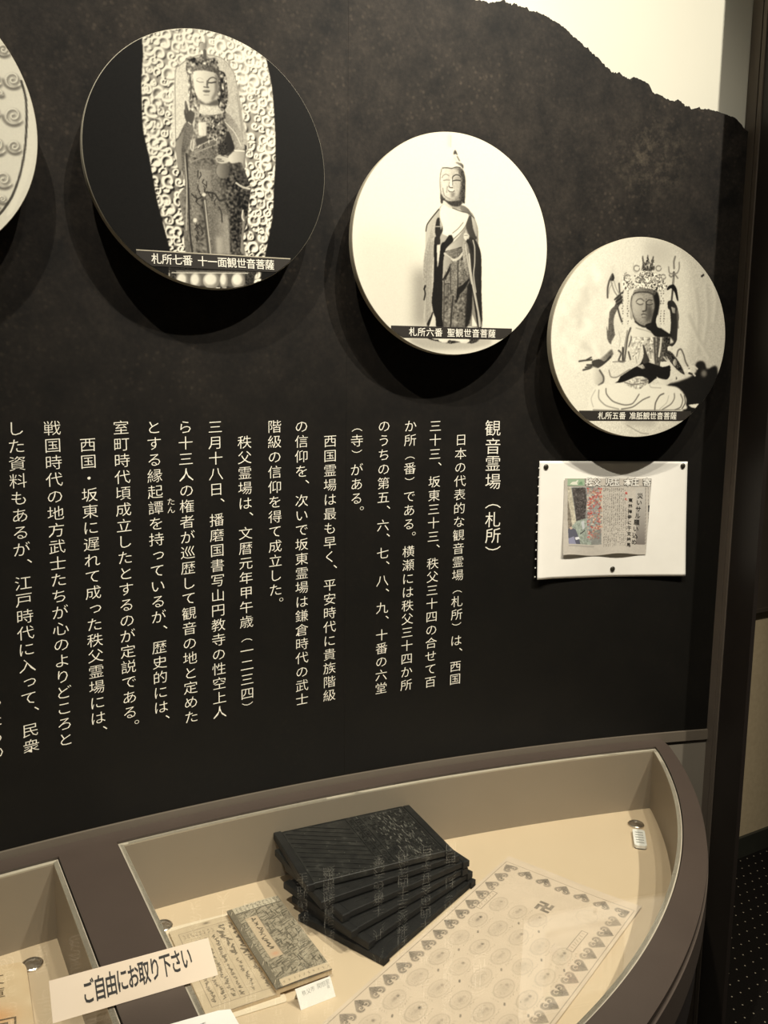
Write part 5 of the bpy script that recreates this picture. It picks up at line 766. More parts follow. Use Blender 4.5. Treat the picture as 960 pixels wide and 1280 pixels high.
on_wall = lambda x, z: wall_pt(x, z, .0006)
DX = {-1: .004, 0: .002, 1: .0025, 2: .0015, 5: -.002, 7: -.002, 8: -.001}
for c, first, text in LINES:
    s = S0 - c * CS + DX.get(c, 0)
    lettering(col_items(text, s, ZC, RP, .0218, first), on_wall, M_letter, panel_right if s > SEAM else panel_left, -.009, shear=.06)
for k, ch in enumerate('たん'): lettering(col_items(ch, -.3568, -.163 - .0125 * k, .0125, .0118), on_wall, M_letter, panel_left, -.008)
lettering([(ch, sx_, z, .0300, (-math.pi / 2 if ch in '（）' else 0), 1.08) for ch, sx_, z in zip('観音霊場（札所）', (.2031, .2041, .2051, .2062, .2077, .2085, .2095, .2102), (-.0548, -.0867, -.1169, -.1492, -.184, -.2179, -.247, -.280))], on_wall, M_letter, panel_right, -.005)

# frame post at the wall's right end: two pale strips, then the dark jamb
post = MB()
def radial_box(mb, s0, s1, o0, o1, z0, z1):
    return mb.hexa([wall_pt(s0, z0, o0), wall_pt(s1, z0, o0), wall_pt(s1, z0, o1), wall_pt(s0, z0, o1), wall_pt(s0, z1, o0), wall_pt(s1, z1, o0), wall_pt(s1, z1, o1), wall_pt(s0, z1, o1)])
trim_post = radial_box(MB(), .688, .696, -.12, .112, -1.5, 2.6).build('trim_2', M_post, kind='structure')
radial_box(MB(), .6855, .688, -.01, .0195, -1.5, 2.6).build('strip', M_trimstripe, trim_post)
radial_box(MB(), .6855, .688, .0225, .033, -1.5, 2.6).build('strip', M_trimstripe, trim_post)

# ------------------------------------------------------------------ the rest of the room
MB().box(-4, 5, -3.5, 6.5, -.06, 0).build('floor', M_carpet, kind='structure')
MB().box(-4, 5, -3.5, 6.5, 4.25, 4.32).build('ceiling', M_ceiling, kind='structure')
fa = Vector((1.182, 2.567, 0)); fd = Vector((.8718, .4899, 0)); fn = Vector((.4899, -.8718, 0))
def far_box(mb, t0, t1, n0, n1, z0, z1):
    q = [fa + fd * t0 + fn * n0, fa + fd * t1 + fn * n0, fa + fd * t1 + fn * n1, fa + fd * t0 + fn * n1]
    return mb.hexa([(p.x, p.y, z0) for p in q] + [(p.x, p.y, z1) for p in q])
far_box(MB(), -1.6, 3.2, -.12, -.004, 0, 4.25).build('wall_right', M_farwall, kind='structure')
far_box(MB(), -1.6, 3.2, -.004, .006, 0, .07).build('baseboard_right', M_baseboard, kind='structure')
t = thing('wall_shade_board', 'dark brown board on the far beige wall, ending above its lower half', 'board', tuple(fa + fd * .3 + Vector((0, 0, .846))))
far_box(MB(), -1.5, 2.6, -.004, .016, .846, 2.6).build('board', M_farshade, t)  # dark slab added in place of a shadow on the upper far wall
far_box(MB(), -1.5, 2.6, -.004, .020, .838, .850).build('shade_board_edge', M_farshade, t)

# ------------------------------------------------------------------ painting of the photographic prints (flat prints on the round boards)
N = 540
def blur(a, r):
    r = int(round(r))
    if r < 1: return a
    k = np.exp(-.5 * (np.arange(-2 * r, 2 * r + 1) / max(r * .8, .6)) ** 2); k /= k.sum()
    p = np.pad(a, 2 * r, mode='edge'); out = np.zeros((a.shape[0], p.shape[1]))
    for i, w in enumerate(k): out += w * p[i:i + a.shape[0], :]
    res = np.zeros(a.shape)
    for i, w in enumerate(k): res += w * out[:, i:i + a.shape[1]]
    return res
rs = np.random.RandomState(7)
_n1 = blur(rs.randn(N, N), 1); _n1 /= _n1.std(); _n2 = blur(rs.randn(N, N), 2); _n2 /= _n2.std(); _n3 = blur(rs.randn(N, N), 3); _n3 /= _n3.std()
NZ = {1: _n1, 2: _n2, 3: (_n2 + _n1) * .8}
def catmull(P, closed, m=4):
    P = np.asarray(P, float); n = len(P)
    if n < 3: return P
    out = []
    for i in range(n if closed else n - 1):
        p0 = P[(i - 1) % n] if closed or i > 0 else P[0]; p1 = P[i]; p2 = P[(i + 1) % n]; p3 = P[(i + 2) % n] if closed or i + 2 < n else P[-1]
        # sharp corners stay sharp
        a, b = p1 - p0, p2 - p1; c, d = p2 - p1, p3 - p2
        for j in range(m):
            t = j / m; t2, t3 = t * t, t * t * t
            m1 = (p2 - p0) * .38; m2 = (p3 - p1) * .38
            out.append((2 * t3 - 3 * t2 + 1) * p1 + (t3 - 2 * t2 + t) * m1 + (-2 * t3 + 3 * t2) * p2 + (t3 - t2) * m2)
    if not closed: out.append(P[-1])
    return np.array(out)
def to_px(P): P = np.asarray(P, float).reshape(-1, 2) / 1000; return (P / 1.02 * .5 + .5) * (N - 1)
def window(P, pad):
    x0, y0 = np.floor(P.min(0) - pad).astype(int); x1, y1 = np.ceil(P.max(0) + pad).astype(int) + 1
    x0, y0 = max(x0, 0), max(y0, 0); x1, y1 = min(x1, N), min(y1, N)
    return (x0, x1, y0, y1) if x1 > x0 and y1 > y0 else None
def poly_mask(P, w):
    x0, x1, y0, y1 = w; X, Y = np.meshgrid(np.arange(x0, x1), np.arange(y0, y1)); ins = np.zeros(X.shape, bool)
    ys = np.arange(y0, y1)
    for i in range(len(P)):
        ax, ay = P[i - 1]; bx, by = P[i]
        if ay == by: continue
        r = (ys > min(ay, by)) & (ys <= max(ay, by))
        if not r.any(): continue
        xi = ax + (ys[r] - ay) * (bx - ax) / (by - ay); ins[r] ^= X[r] < xi[:, None]
    return ins.astype(float), X, Y
def stroke_mask(P, w, width):
    x0, x1, y0, y1 = w; X, Y = np.meshgrid(np.arange(x0, x1), np.arange(y0, y1)); D = np.full(X.shape, 1e9)
    for (ax, ay), (bx, by) in zip(P[:-1], P[1:]):
        dx, dy = bx - ax, by - ay; L = dx * dx + dy * dy + 1e-9; t = np.clip(((X - ax) * dx + (Y - ay) * dy) / L, 0, 1)
        D = np.minimum(D, (X - ax - t * dx) ** 2 + (Y - ay - t * dy) ** 2)
    return np.clip(width / 2 - np.sqrt(D) + .5, 0, 1)
def paint(ops, base):
    im = np.full((N, N), base); px = N / 2040
    for op in ops:
        if op[0] == 0:
            _, v0, v1, soft, nz, nf, P = op; P = to_px(P)
            Q = catmull(P, True) if len(P) > 4 else P
            r = max(1, soft * px); w = window(Q, 2.5 * r + 2)
            if not w: continue
            mk, X, Y = poly_mask(Q, w); mk = blur(mk, min(r, 30))
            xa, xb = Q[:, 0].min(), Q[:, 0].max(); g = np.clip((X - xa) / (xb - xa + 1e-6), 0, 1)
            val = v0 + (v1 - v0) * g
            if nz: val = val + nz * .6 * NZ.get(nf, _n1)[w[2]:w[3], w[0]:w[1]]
            s = im[w[2]:w[3], w[0]:w[1]]; s += (np.clip(val, .04, 1) - s) * mk
        elif op[0] == 1:
            _, v, wd, soft, P = op; Q = catmull(to_px(P), False); w = window(Q, wd * px + 4)
            if not w: continue
            mk = stroke_mask(Q, w, max(wd * px, .9)); mk = blur(mk, min(max(1, soft * px), 8)) if soft * px > 1.2 else mk
            s = im[w[2]:w[3], w[0]:w[1]]; s += (v - s) * mk * .92
        else:      # carved cloud scrolls: many small spirals in relief, lit from the upper left
            _, v, amp, R, seed, P = op; Q = catmull(to_px(P), True); w = window(Q, 3); mk, X, Y = poly_mask(Q, w)
            rr_ = np.random.RandomState(seed); R = R * px * 1.25; H = np.zeros(X.shape); pitch = R * 1.45; row = 0; y = w[2]
            while y < w[3] + R:
                x = w[0] + (pitch / 2 if row % 2 else 0)
                while x < w[1] + R:
                    cx, cy = x + rr_.uniform(-.25, .25) * R, y + rr_.uniform(-.25, .25) * R; r_ = R * rr_.uniform(.5, 1.15)
                    dx, dy = X - cx, Y - cy; d = np.hypot(dx, dy); near = d < r_ * 1.3
                    a = (np.arctan2(dy, dx) + rr_.uniform(0, 6.28)) % (2 * math.pi) / (2 * math.pi)
                    h = rr_.uniform(.6, 1) * np.exp(-((d - r_ * (.40 + .5 * a)) / (.24 * r_)) ** 2) + rr_.uniform(.3, 1.1) * np.exp(-((dx - .1 * r_) ** 2 + (dy + .1 * r_) ** 2) / (rr_.uniform(.22, .4) * r_) ** 2)
                    H = np.maximum(H, np.where(near, h, 0)); x += pitch * rr_.uniform(.7, 1.15)
                y += pitch * .87; row += 1
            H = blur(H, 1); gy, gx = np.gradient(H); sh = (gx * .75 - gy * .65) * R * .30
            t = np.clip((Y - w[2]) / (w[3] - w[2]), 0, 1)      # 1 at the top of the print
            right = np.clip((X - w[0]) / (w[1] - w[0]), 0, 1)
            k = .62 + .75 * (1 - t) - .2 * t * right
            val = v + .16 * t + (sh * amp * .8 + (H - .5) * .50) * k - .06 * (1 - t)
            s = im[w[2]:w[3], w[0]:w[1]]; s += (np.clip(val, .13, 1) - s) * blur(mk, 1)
    im = im + .006 * _n1
    return np.clip(im, .03, 1)
def tone(g):
    L = .84 * g ** 2.15
    t = np.clip(g, 0, 1)[..., None]
    tint = np.array([1, .88, .72]) * (1 - t) + np.array([1, .955, .79]) * t
    return L[..., None] * tint
def sample(im, u, v):   # u, v in -1..1
    x = np.clip((u / 1.02 * .5 + .5) * (N - 1), 0, N - 1.001); y = np.clip((v / 1.02 * .5 + .5) * (N - 1), 0, N - 1.001)
    i, j = x.astype(int), y.astype(int); a, b = x - i, y - j
    return im[j, i] * (1 - a) * (1 - b) + im[j, i + 1] * a * (1 - b) + im[j + 1, i] * (1 - a) * b + im[j + 1, i + 1] * a * b

# ------------------------------------------------------------------ four round boards held off the wall
RD, OFF, TH = .1735, .05, .016
def round_panel(s, z, key, base, label, edge_mat, n, caption=None):
    C = Vector(wall_pt(s, z, OFF)); th = AZ - KW * s; T = Vector((math.cos(th), math.sin(th), 0)); Nn = Vector((math.sin(th), -math.cos(th), 0)); U = Vector((0, 0, 1))
    t = thing('photo_panel', label, 'photo panel', tuple(C - Nn * OFF), 'round temple photographs on the wall')
    M = Matrix(((T.x, U.x, Nn.x, C.x), (T.y, U.y, Nn.y, C.y), (T.z, U.z, Nn.z, C.z), (0, 0, 0, 1)))
    r = RD
    MB().lathe([(r - .0012, -TH), (r, -TH + .001), (r, -.0012), (r - .0008, -.0002)], 160, M).build('board', edge_mat, t)
    MB().lathe([(.10, -OFF + .0008), (.10, -TH - .0002)], 48, M).build('wall_spacer', M_spacer, t)
    ops = PICTURES[key]
    if key == 'left':      # the carved cloud spirals go on across the part of the panel outside the photograph
        q = random.Random(8); extra = []
        for r_ in range(11):
            for c_ in range(8):
                cx, cy, R0 = 330 - c_ * 175 - (r_ % 2) * 85, 860 - r_ * 172, q.uniform(50, 82)
                if math.hypot(cx, cy) > 900: continue
                P = [f_(cx + R0 * (1 - i / 28) * math.cos(i * .42 + .6), cy - R0 * (1 - i / 28) * math.sin(i * .42 + .6)) for i in range(26) for f_ in (lambda a, b: a, lambda a, b: b)]
                extra += [[1, .52, 20, 15, [p + (8 if k % 2 == 0 else -11) for k, p in enumerate(P)]], [1, 1.0, 9, 5, P]]
        ops = ops[:1] + extra + ops[1:]
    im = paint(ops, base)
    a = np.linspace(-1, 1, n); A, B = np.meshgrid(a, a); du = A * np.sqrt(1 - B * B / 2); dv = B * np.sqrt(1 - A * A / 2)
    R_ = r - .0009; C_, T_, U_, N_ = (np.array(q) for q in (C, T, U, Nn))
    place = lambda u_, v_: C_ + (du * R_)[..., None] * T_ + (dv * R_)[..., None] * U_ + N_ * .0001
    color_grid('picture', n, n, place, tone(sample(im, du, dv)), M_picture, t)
    if caption:
        words, (xa, ya), (xb, yb), hh, (tx0, tx1), size = caption
        sl = (yb - ya) / (xb - xa); top = lambda x: ya + sl * (x - xa)
        poly = []; K = 40
        xs = np.linspace(-.78, .80, K); lim = lambda x: -math.sqrt(max(0, .985 - x * x))
        xs = [x for x in xs if top(x) > lim(x)]
        upper = [(x, top(x)) for x in xs]; lower = [(x, max(top(x) - hh, lim(x))) for x in reversed(xs)]
        cap = MB().add([C + T * (x * r) + U * (y * r) + Nn * .0006 for x, y in upper + lower], [tuple(range(len(upper) + len(lower)))]).build('caption_strip', M_caption, t)
        adv = [0.0]
        for p_, q_ in zip(words, words[1:]): adv.append(adv[-1] + (.75 if '　' in (p_, q_) else 1.0))
        items = [(ch, tx0 + (tx1 - tx0) * a_ / adv[-1], top(tx0 + (tx1 - tx0) * a_ / adv[-1]) - hh / 2, size, math.atan(sl), 1.0) for a_, ch in zip(adv, words) if ch != '　']
        lettering(items, lambda x, y: tuple(C + T * (x * r) + U * (y * r) + Nn * .0010), M_letter, cap, .006)
        if key == 'seven':
            MB().add([C + T * (x * r) + U * (y * r) + Nn * .0009 for x, y in [(p[0], p[1] + .004) for p in upper] + [(p[0], p[1] - .004) for p in reversed(upper)]], [tuple(range(2 * len(upper)))]).build('caption_line', M_edge, cap)
    return t
round_panel(-.706, .323, 'left', .95, 'round panel cut by the left photo edge, pale picture of carved spirals', M_edge, 260)
round_panel(-.30, .3226, 'seven', .085, 'black round panel picturing a standing crowned statue before a carved scrollwork halo', M_edge_thin, 420,
            ('札所七番　十一面観世音菩薩', (-.65, -.744), (.696, -.705), .118, (-.46, .49), .086))
round_panel(.0967, .2405, 'six', .95, 'pale round panel picturing a slender standing robed statue with a pointed topknot', M_edge, 400,
            ('札所六番　聖観世音菩薩', (-.642, -.752), (.693, -.730), .105, (-.40, .42), .083))
round_panel(.4616, .1045, 'five', .9, 'smallest looking round panel at right, picturing a seated many-armed statue with joined hands', M_edge, 400,
            ('札所五番　准胝観世音菩薩', (-.641, -.731), (.718, -.729), .10, (-.405, .43), .080))

# ------------------------------------------------------------------ notice sheet with a newspaper cutting, three thumbtacks
def notice_pt(u, v):      # u, v in 0..1 from the lower left; returns wall coordinates
    s = (.2965 + .0005 * v) * (1 - u) + (.611 - .007 * v) * u; z = (-.331 + .217 * v) * (1 - u) + (-.339 + .221 * v) * u
    return s, z
def notice_off(u, v):
    return .0022 + .006 * np.clip(1 - v, 0, 1) ** 2 * np.clip(abs(u - .5) * 2, 0, 1) ** 1.5 + .003 * np.sin(u * 3.1) * np.sin(v * 3.1) + .0035 * np.exp(-((u - .02) / .05) ** 2) * (1 - v)
def wall_arr(s, z, off):
    th = AZ - KW * s
    return np.stack([-(np.sin(th) - math.sin(AZ)) / KW + off * np.sin(th), DW + (np.cos(th) - math.cos(AZ)) / KW - off * np.cos(th), EYE + z], -1)
notice = thing('notice_sheet', 'white notice paper pinned to the black wall below the seated statue panel', 'notice', wall_pt(.455, -.335, .002))
def notice_place(extra, u0=0, u1=1, v0=0, v1=1):
    def f(U, V):
        U = u0 + (u1 - u0) * U; V = v0 + (v1 - v0) * V; s, z = notice_pt(U, V); return wall_arr(s, z, notice_off(U, V) + extra)
    return f
nx, ny = 60, 44; col = np.ones((ny, nx, 3)) * np.array([.80, .765, .70])
sheet_o = color_grid('sheet', nx, ny, notice_place(0), col, M_sheet, notice); sheet_o.data.materials[0] = M_paper
sm = sheet_o.modifiers.new('thickness', 'SOLIDIFY'); sm.thickness = .0004
mb = MB()
for i in range(26):       # torn ring-binder perforation along the left edge
    s, z = notice_pt(0, (i + .5) / 26); s -= .0008
    if i % 2 == 0: mb.add([wall_pt(s - .0016, z - .0012, .004), wall_pt(s + .001, z - .0012, .004), wall_pt(s + .001, z + .0012, .004), wall_pt(s - .0016, z + .0012, .004)], [(0, 1, 2, 3)])
pf = mb.build('torn_edge', M_paper, notice); pf['kind'] = 'stuff'
# the cutting, printed
W_, H_ = 300, 246; X, Y = np.meshgrid(np.arange(W_) / (W_ - 1), np.arange(H_) / (H_ - 1)); Y = 55 + (1 - Y) * 755
X = (50 - 30 * (Y - 55) / 755) + X * (855 - 30 * (Y - 55) / 755)   # drawing units across the cutting, y downwards
def cut_uv(x, y): k = (y - 55) / 755; return (x - 50 + 30 * k) / (855 - 30 * k), 1 - k
rn = np.random.RandomState(3); fine = rn.rand(H_, W_)
news = np.ones((H_, W_, 3)) * np.array([.50, .46, .40]) * (1 + .04 * (blur(rn.randn(H_, W_), 2)[..., None] * 3))
def nbox(x0, x1, y0, y1, c, a=1.0): mk = ((X >= x0) & (X <= x1) & (Y >= y0) & (Y <= y1))[..., None] * a; news[:] = news * (1 - mk) + np.array(c) * mk
def ntri(P, c, a=1.0):
    Q = np.array([(cut_uv(x, y)[0] * (W_ - 1), cut_uv(x, y)[1] * (H_ - 1)) for x, y in P]); ins = np.zeros((H_, W_), bool); xs_ = np.arange(W_)[None, :]; ys_ = np.arange(H_)
    for i in range(len(Q)):
        ax, ay = Q[i - 1]; bx, by = Q[i]
        if ay == by: continue
        r = (ys_ > min(ay, by)) & (ys_ <= max(ay, by)); xi = ax + (ys_[r] - ay) * (bx - ax) / (by - ay); ins[r] ^= xs_ < xi[:, None]
    mk = ins[..., None] * a; news[:] = news * (1 - mk) + np.array(c) * mk
for x in np.arange(430, 640, 19):          # tiny body text
    on = (blur(rn.rand(H_, W_), 1) > .5) & (np.abs(X - x) < 5.5) & (Y > 150) & (Y < 735) & (np.abs((Y % 196) - 2) > 6) & ~((X > 640) & (Y < 350))
    news[on] *= .42
for x in (652, 672):
    on = (blur(rn.rand(H_, W_), 1) > .5) & (np.abs(X - x) < 5) & (Y > 345) & (Y < 600); news[on] *= .45
nbox(75, 405, 140, 705, (.30, .31, .29))
ntri([(75, 140), (110, 140), (165, 540), (135, 545), (85, 560)], (.50, .46, .36)); ntri([(75, 250), (100, 380), (120, 560), (75, 600)], (.22, .19, .15))
ntri([(118, 150), (250, 145), (262, 260), (245, 470), (160, 480)], (.075, .065, .06))
for i in range(240):
    x, y = rn.uniform(125, 255), rn.uniform(150, 500)
    if x > 118 + (y - 150) * .14: c = rn.choice([.03, .05, .12, .2]); nbox(x, x + rn.uniform(5, 14), y, y + rn.uniform(5, 16), (c, c * .9, c * .85), .7)
ntri([(160, 480), (262, 440), (262, 640), (330, 705), (80, 705), (85, 560)], (.30, .34, .29))
for i in range(420):
    x, y = rn.uniform(262, 402), rn.uniform(142, 640); c = [(.50, .07, .05), (.42, .06, .05), (.55, .30, .18), (.20, .22, .20), (.60, .50, .38), (.32, .05, .05)][rn.randint(6)]
    if x > 290 and y > 230 or c[0] > .3: nbox(x, x + rn.uniform(6, 20), y, y + rn.uniform(6, 18), c, .8)
pm = ((X > 75) & (X < 405) & (Y > 140) & (Y < 705))[..., None]; soft_ = np.stack([blur(news[..., i], 1) for i in range(3)], -1); news = np.where(pm, soft_ * (1 + .55 * blur(rn.randn(H_, W_), 2)[..., None] / .35 * .5), news); news = np.clip(news, .02, .9)
ntri([(330, 560), (402, 560), (402, 705), (300, 705)], (.20, .20, .18), .6)
ntri([(75, 560), (100, 540), (150, 560), (180, 640), (195, 705), (78, 705)], (.10, .10, .13)); ntri([(78, 650), (130, 630), (150, 705), (78, 705)], (.26, .26, .36)); ntri([(140, 640), (180, 630), (190, 650), (150, 665)], (.7, .7, .72)); ntri([(205, 480), (235, 470), (240, 540), (220, 560)], (.5, .52, .52)); ntri([(90, 540), (112, 532), (120, 555), (98, 562)], (.5, .38, .30))
ntri([(190, 600), (240, 560), (246, 566), (196, 608)], (.05, .05, .05))
for q in range(40): nbox(745, 838, 150 + q * 14, 165 + q * 14, (.50 - .008 * q, .47 - .0078 * q, .42 - .007 * q))      # greying headline band
nbox(75, 240, 60, 128, (.33, .44, .30)); ntri([(95, 115), (120, 90), (160, 85), (175, 120)], (.75, .74, .62)); ntri([(180, 118), (195, 90), (215, 85), (225, 120)], (.18, .30, .18)); ntri([(150, 92), (170, 70), (180, 76), (170, 96)], (.7, .7, .6))
nbox(75, 900, 128, 133, (.2, .19, .17)); nbox(842, 847, 140, 705, (.12, .11, .10)); nbox(868, 872, 140, 705, (.12, .11, .10)); nbox(868, 884, 320, 385, (.05, .05, .05)); nbox(893, 896, 60, 705, (.3, .28, .25)); nbox(75, 335, 712, 728, (.3, .28, .25), .6)
def cut_st(u, v):         # cutting's own 0..1 (v up) to wall coordinates
    s = .348 * (1 - u) + (.528 - .004 * (1 - v)) * u; wob = .0022 * (1 - v) * np.sin(u * 10.5 + .8)
    return s, (-.289 + .143 * v) * (1 - u) + (-.292 + .143 * v) * u + wob
def cut_place(extra):
    def f(U, V):
        s, z = cut_st(U, V); un = (s - .2965) / .31; vn = (z + .331) / .219
        return wall_arr(s, z, notice_off(un, vn) + extra + .0012 + .0022 * np.clip(1 - V * 2.2, 0, 1) * (1 + np.sin(U * 10.5 + .8)) + .0012 * np.clip(V * 6 - 5, 0, 1))
    return f
cutting = color_grid('newspaper_cutting', W_, H_, cut_place(0), news, M_sheet, notice, 'newspaper cutting with a colour photo and black headlines')
cp = cut_place(.0004); cp2 = cut_place(.0007)
def cut_xy(pl): return lambda x, y: tuple(pl(np.float64(cut_uv(x, y)[0]), np.float64(cut_uv(x, y)[1])))
def cut_text(q, size, mat, pl, off=0.0):   # y runs downwards in these units, so glyphs are flipped back upright
    v = []; f = []
    for ch, x, y in q:
        co, fa_ = glyph(ch, off); n = len(v)
        v += [cut_xy(pl)(x + a * size, y - b * size) for a, b in co]; f += [tuple(i + n for i in w) for w in fa_]
    return obj('lettering', mesh(v, f), mat, cutting)
head = [('秩', 285, 92), ('父', 358, 92), ('児', 480, 92), ('玉', 545, 92), ('本', 665, 92), ('庄', 735, 92), ('寄', 855, 92)]
cut_text(head, 84, new_mat('grey_outline_ink', (.16, .15, .13), .7), cp, .06); cut_text(head, 84, M_paper, cp2, .012)
cut_text([(ch, 788 - i * 9, 225 + i * 66) for i, ch in enumerate('災いサル願い込め')], 58, M_ink, cp, .01)
cut_text([(ch, 692 - i * 3, 272 + i * 56) for i, ch in enumerate('東林禅寺に干支絵馬')], 44, M_ink, cp, .01)
cut_text([('巡', 650, 200), ('礼', 648, 262)], 26, M_ink_red, cp, .02)
for lab, s, z in (('dark thumbtack in the upper left corner of the notice paper', .310, -.125), ('dark thumbtack in the upper right corner of the notice paper', .594, -.126), ('dark thumbtack at the bottom edge of the notice paper', .457, -.320)):
    th = AZ - KW * s; T = Vector((math.cos(th), math.sin(th), 0)); Nn = Vector((math.sin(th), -math.cos(th), 0)); u_, v_ = (s - .2965) / .3145, (z + .331) / .217
    C = Vector(wall_pt(s, z, float(notice_off(u_, v_)) + .0002)); M = Matrix(((T.x, 0, Nn.x, C.x), (T.y, 0, Nn.y, C.y), (0, 1, 0, C.z), (0, 0, 0, 1)))
    o = MB().lathe([(.0049, 0), (.0051, .0006), (.0044, .0016), (.0025, .0023), (.0004, .0026)], 20, M).build('thumbtack', M_tack, smooth=True)
    o['label'] = lab; o['category'] = 'thumbtack'; o['group'] = 'thumbtacks holding the notice'

# ------------------------------------------------------------------ the lens-shaped display case
ZR = -.677 * G + EYE; ZF = -.800 * G + EYE
def arc(c, R, a0, a1, n): return [((c[0] + R * math.cos(a0 + (a1 - a0) * i / n)) * G, (c[1] + R * math.sin(a0 + (a1 - a0) * i / n)) * G) for i in range(n + 1)]
TH0 = AZ + KW * .5015; AX = Vector((-math.sin(TH0), math.cos(TH0)))
def mirror(p):
    d = Vector((p[0] - CC[0], p[1] - CC[1])); q = AX * (2 * d.dot(AX)) - d; return (CC[0] + q.x, CC[1] + q.y)
SD = -.5015; W2 = .0415
def until(pts, smin): return [p for p in pts if s_of(*p) > smin]
front_out = until(arc((-.630, 1.584), 1.197, -.012, -1.6, 150), SD)
front_in = until(arc((-.572, 1.599), 1.1135, -.046, -1.7, 150), SD + W2)
s_c = s_of(*front_out[0]); s_i = s_of(*front_in[0])
half = [wall_xy(SD + (s_c - SD) * i / 60, .003) for i in range(61)] + front_out[1:]       # from the axis along the wall to the corner, then back along the front
outer = half + [mirror(p) for p in reversed(half)][1:-1]
hole_r = [wall_xy(SD + W2 + (s_i - SD - W2) * i / 50, .0345) for i in range(51)] + front_in[1:]
# close the compartment with the radial divider edge
xe = front_in[-1]; oe = 1 / KW - math.hypot(xe[0] - CC[0], xe[1] - CC[1])
hole_r += [wall_xy(SD + W2, oe)]
hole_l = [mirror(p) for p in reversed(hole_r)]
def inset(P, d):
    n = len(P); area = sum(P[i - 1][0] * P[i][1] - P[i][0] * P[i - 1][1] for i in range(n)); sg = 1 if area > 0 else -1; out = []
    for i in range(n):
        a = Vector(P[i - 1]); b = Vector(P[i]); c = Vector(P[(i + 1) % n]); e1 = (b - a); e2 = (c - b)
        if e1.length < 1e-6 or e2.length < 1e-6: out.append(tuple(b)); continue
        n1 = Vector((-e1.y, e1.x)).normalized() * sg; n2 = Vector((-e2.y, e2.x)).normalized() * sg; k = 1 + n1.dot(n2); q = b + (n1 + n2) * (d / max(k, .3)); out.append(tuple(q))
    return out
case = thing('display_case', 'built-in lens-shaped display case with mauve-brown rim and two glazed compartments below the wall', 'display case', (wall_xy(SD, .3)[0], wall_xy(SD, .3)[1], 0))
MB().plate(outer, [hole_r, hole_l], ZR - .007, ZR).build('rim', M_rim, case)
MB().plate(inset(outer, .003), [inset(outer, .02)], ZR - .0125, ZR - .007).build('shadow_gap', M_cabinet, case)
MB().plate(inset(outer, -.002), [inset(outer, .018)], ZR - .062, ZR - .0125).build('fascia', M_fascia, case)
MB().plate(inset(outer, .006), [inset(outer, .018)], ZF - .03, ZR - .062).build('apron', M_cabinet, case)
MB().prism(inset(outer, .02), .0, ZF - .030).build('cabinet_body', M_cabinet, case)
for hole, nm in ((hole_r, 'r'), (hole_l, 'l')):
    h1 = inset(hole, .0016); h2 = inset(hole, .0085); h0 = inset(hole, -.003)
    MB().plate(h1, [h2], ZR - .0060, ZR - .0035).build('pale_edging', M_channel, case)
    MB().plate(inset(hole, .0016), [h2], ZF, ZR - .0060).build('compartment_lining', M_lining, case)
    MB().prism(inset(hole, .001), ZF - .012, ZF).build('compartment_floor', M_casefloor, case)
    MB().prism(inset(hole, .0030), ZR - .0035, ZR - .0005).build('glass_pane', M_glass, case)
def floor_pt(x, y, h=0.0): return (x * G, y * G, ZF + h)
for x, y in ((.4841, 1.4781), (-.4875, 1.0694), (-.3275, 1.158)):
    M = Matrix.Translation(Vector(floor_pt(x, y)))
    c = MB().lathe([(.0150, 0), (.0150, .0022), (.0135, .0034), (.0118, .0034), (.0110, .0022), (.0090, .0020), (.0040, .0026), (.0005, .0030)], 36, M).build('chrome_cap', M_chrome, case, smooth=False)

# ------------------------------------------------------------------ white slotted tag
t = thing('slotted_tag', 'small white plastic tag with five dark slots beside the right chrome cap', 'tag', floor_pt(.473, 1.42), rot=(0, 0, math.radians(-12.6)))
WORLD.pop(t.name)
def rrect(w, h, r, n=5):
    out = []
    for cx, cy, a0 in ((w / 2 - r, h / 2 - r, 0), (-w / 2 + r, h / 2 - r, 90), (-w / 2 + r, -h / 2 + r, 180), (w / 2 - r, -h / 2 + r, 270)):
        out += [(cx + r * math.cos(math.radians(a0 + 90 * i / n)), cy + r * math.sin(math.radians(a0 + 90 * i / n))) for i in range(n + 1)]
    return out
slots = [[(x * .0072, y * .0019 + (2 - k) * .0088) for x, y in ((-1, -1), (1, -1), (1, 1), (-1, 1))] for k in range(5)]
MB().plate(rrect(.0215, .058, .0055), slots, .002, .0075).build('shell', M_plastic, t)
MB().prism(rrect(.0205, .057, .0055), 0, .003).build('base', M_slot, t)

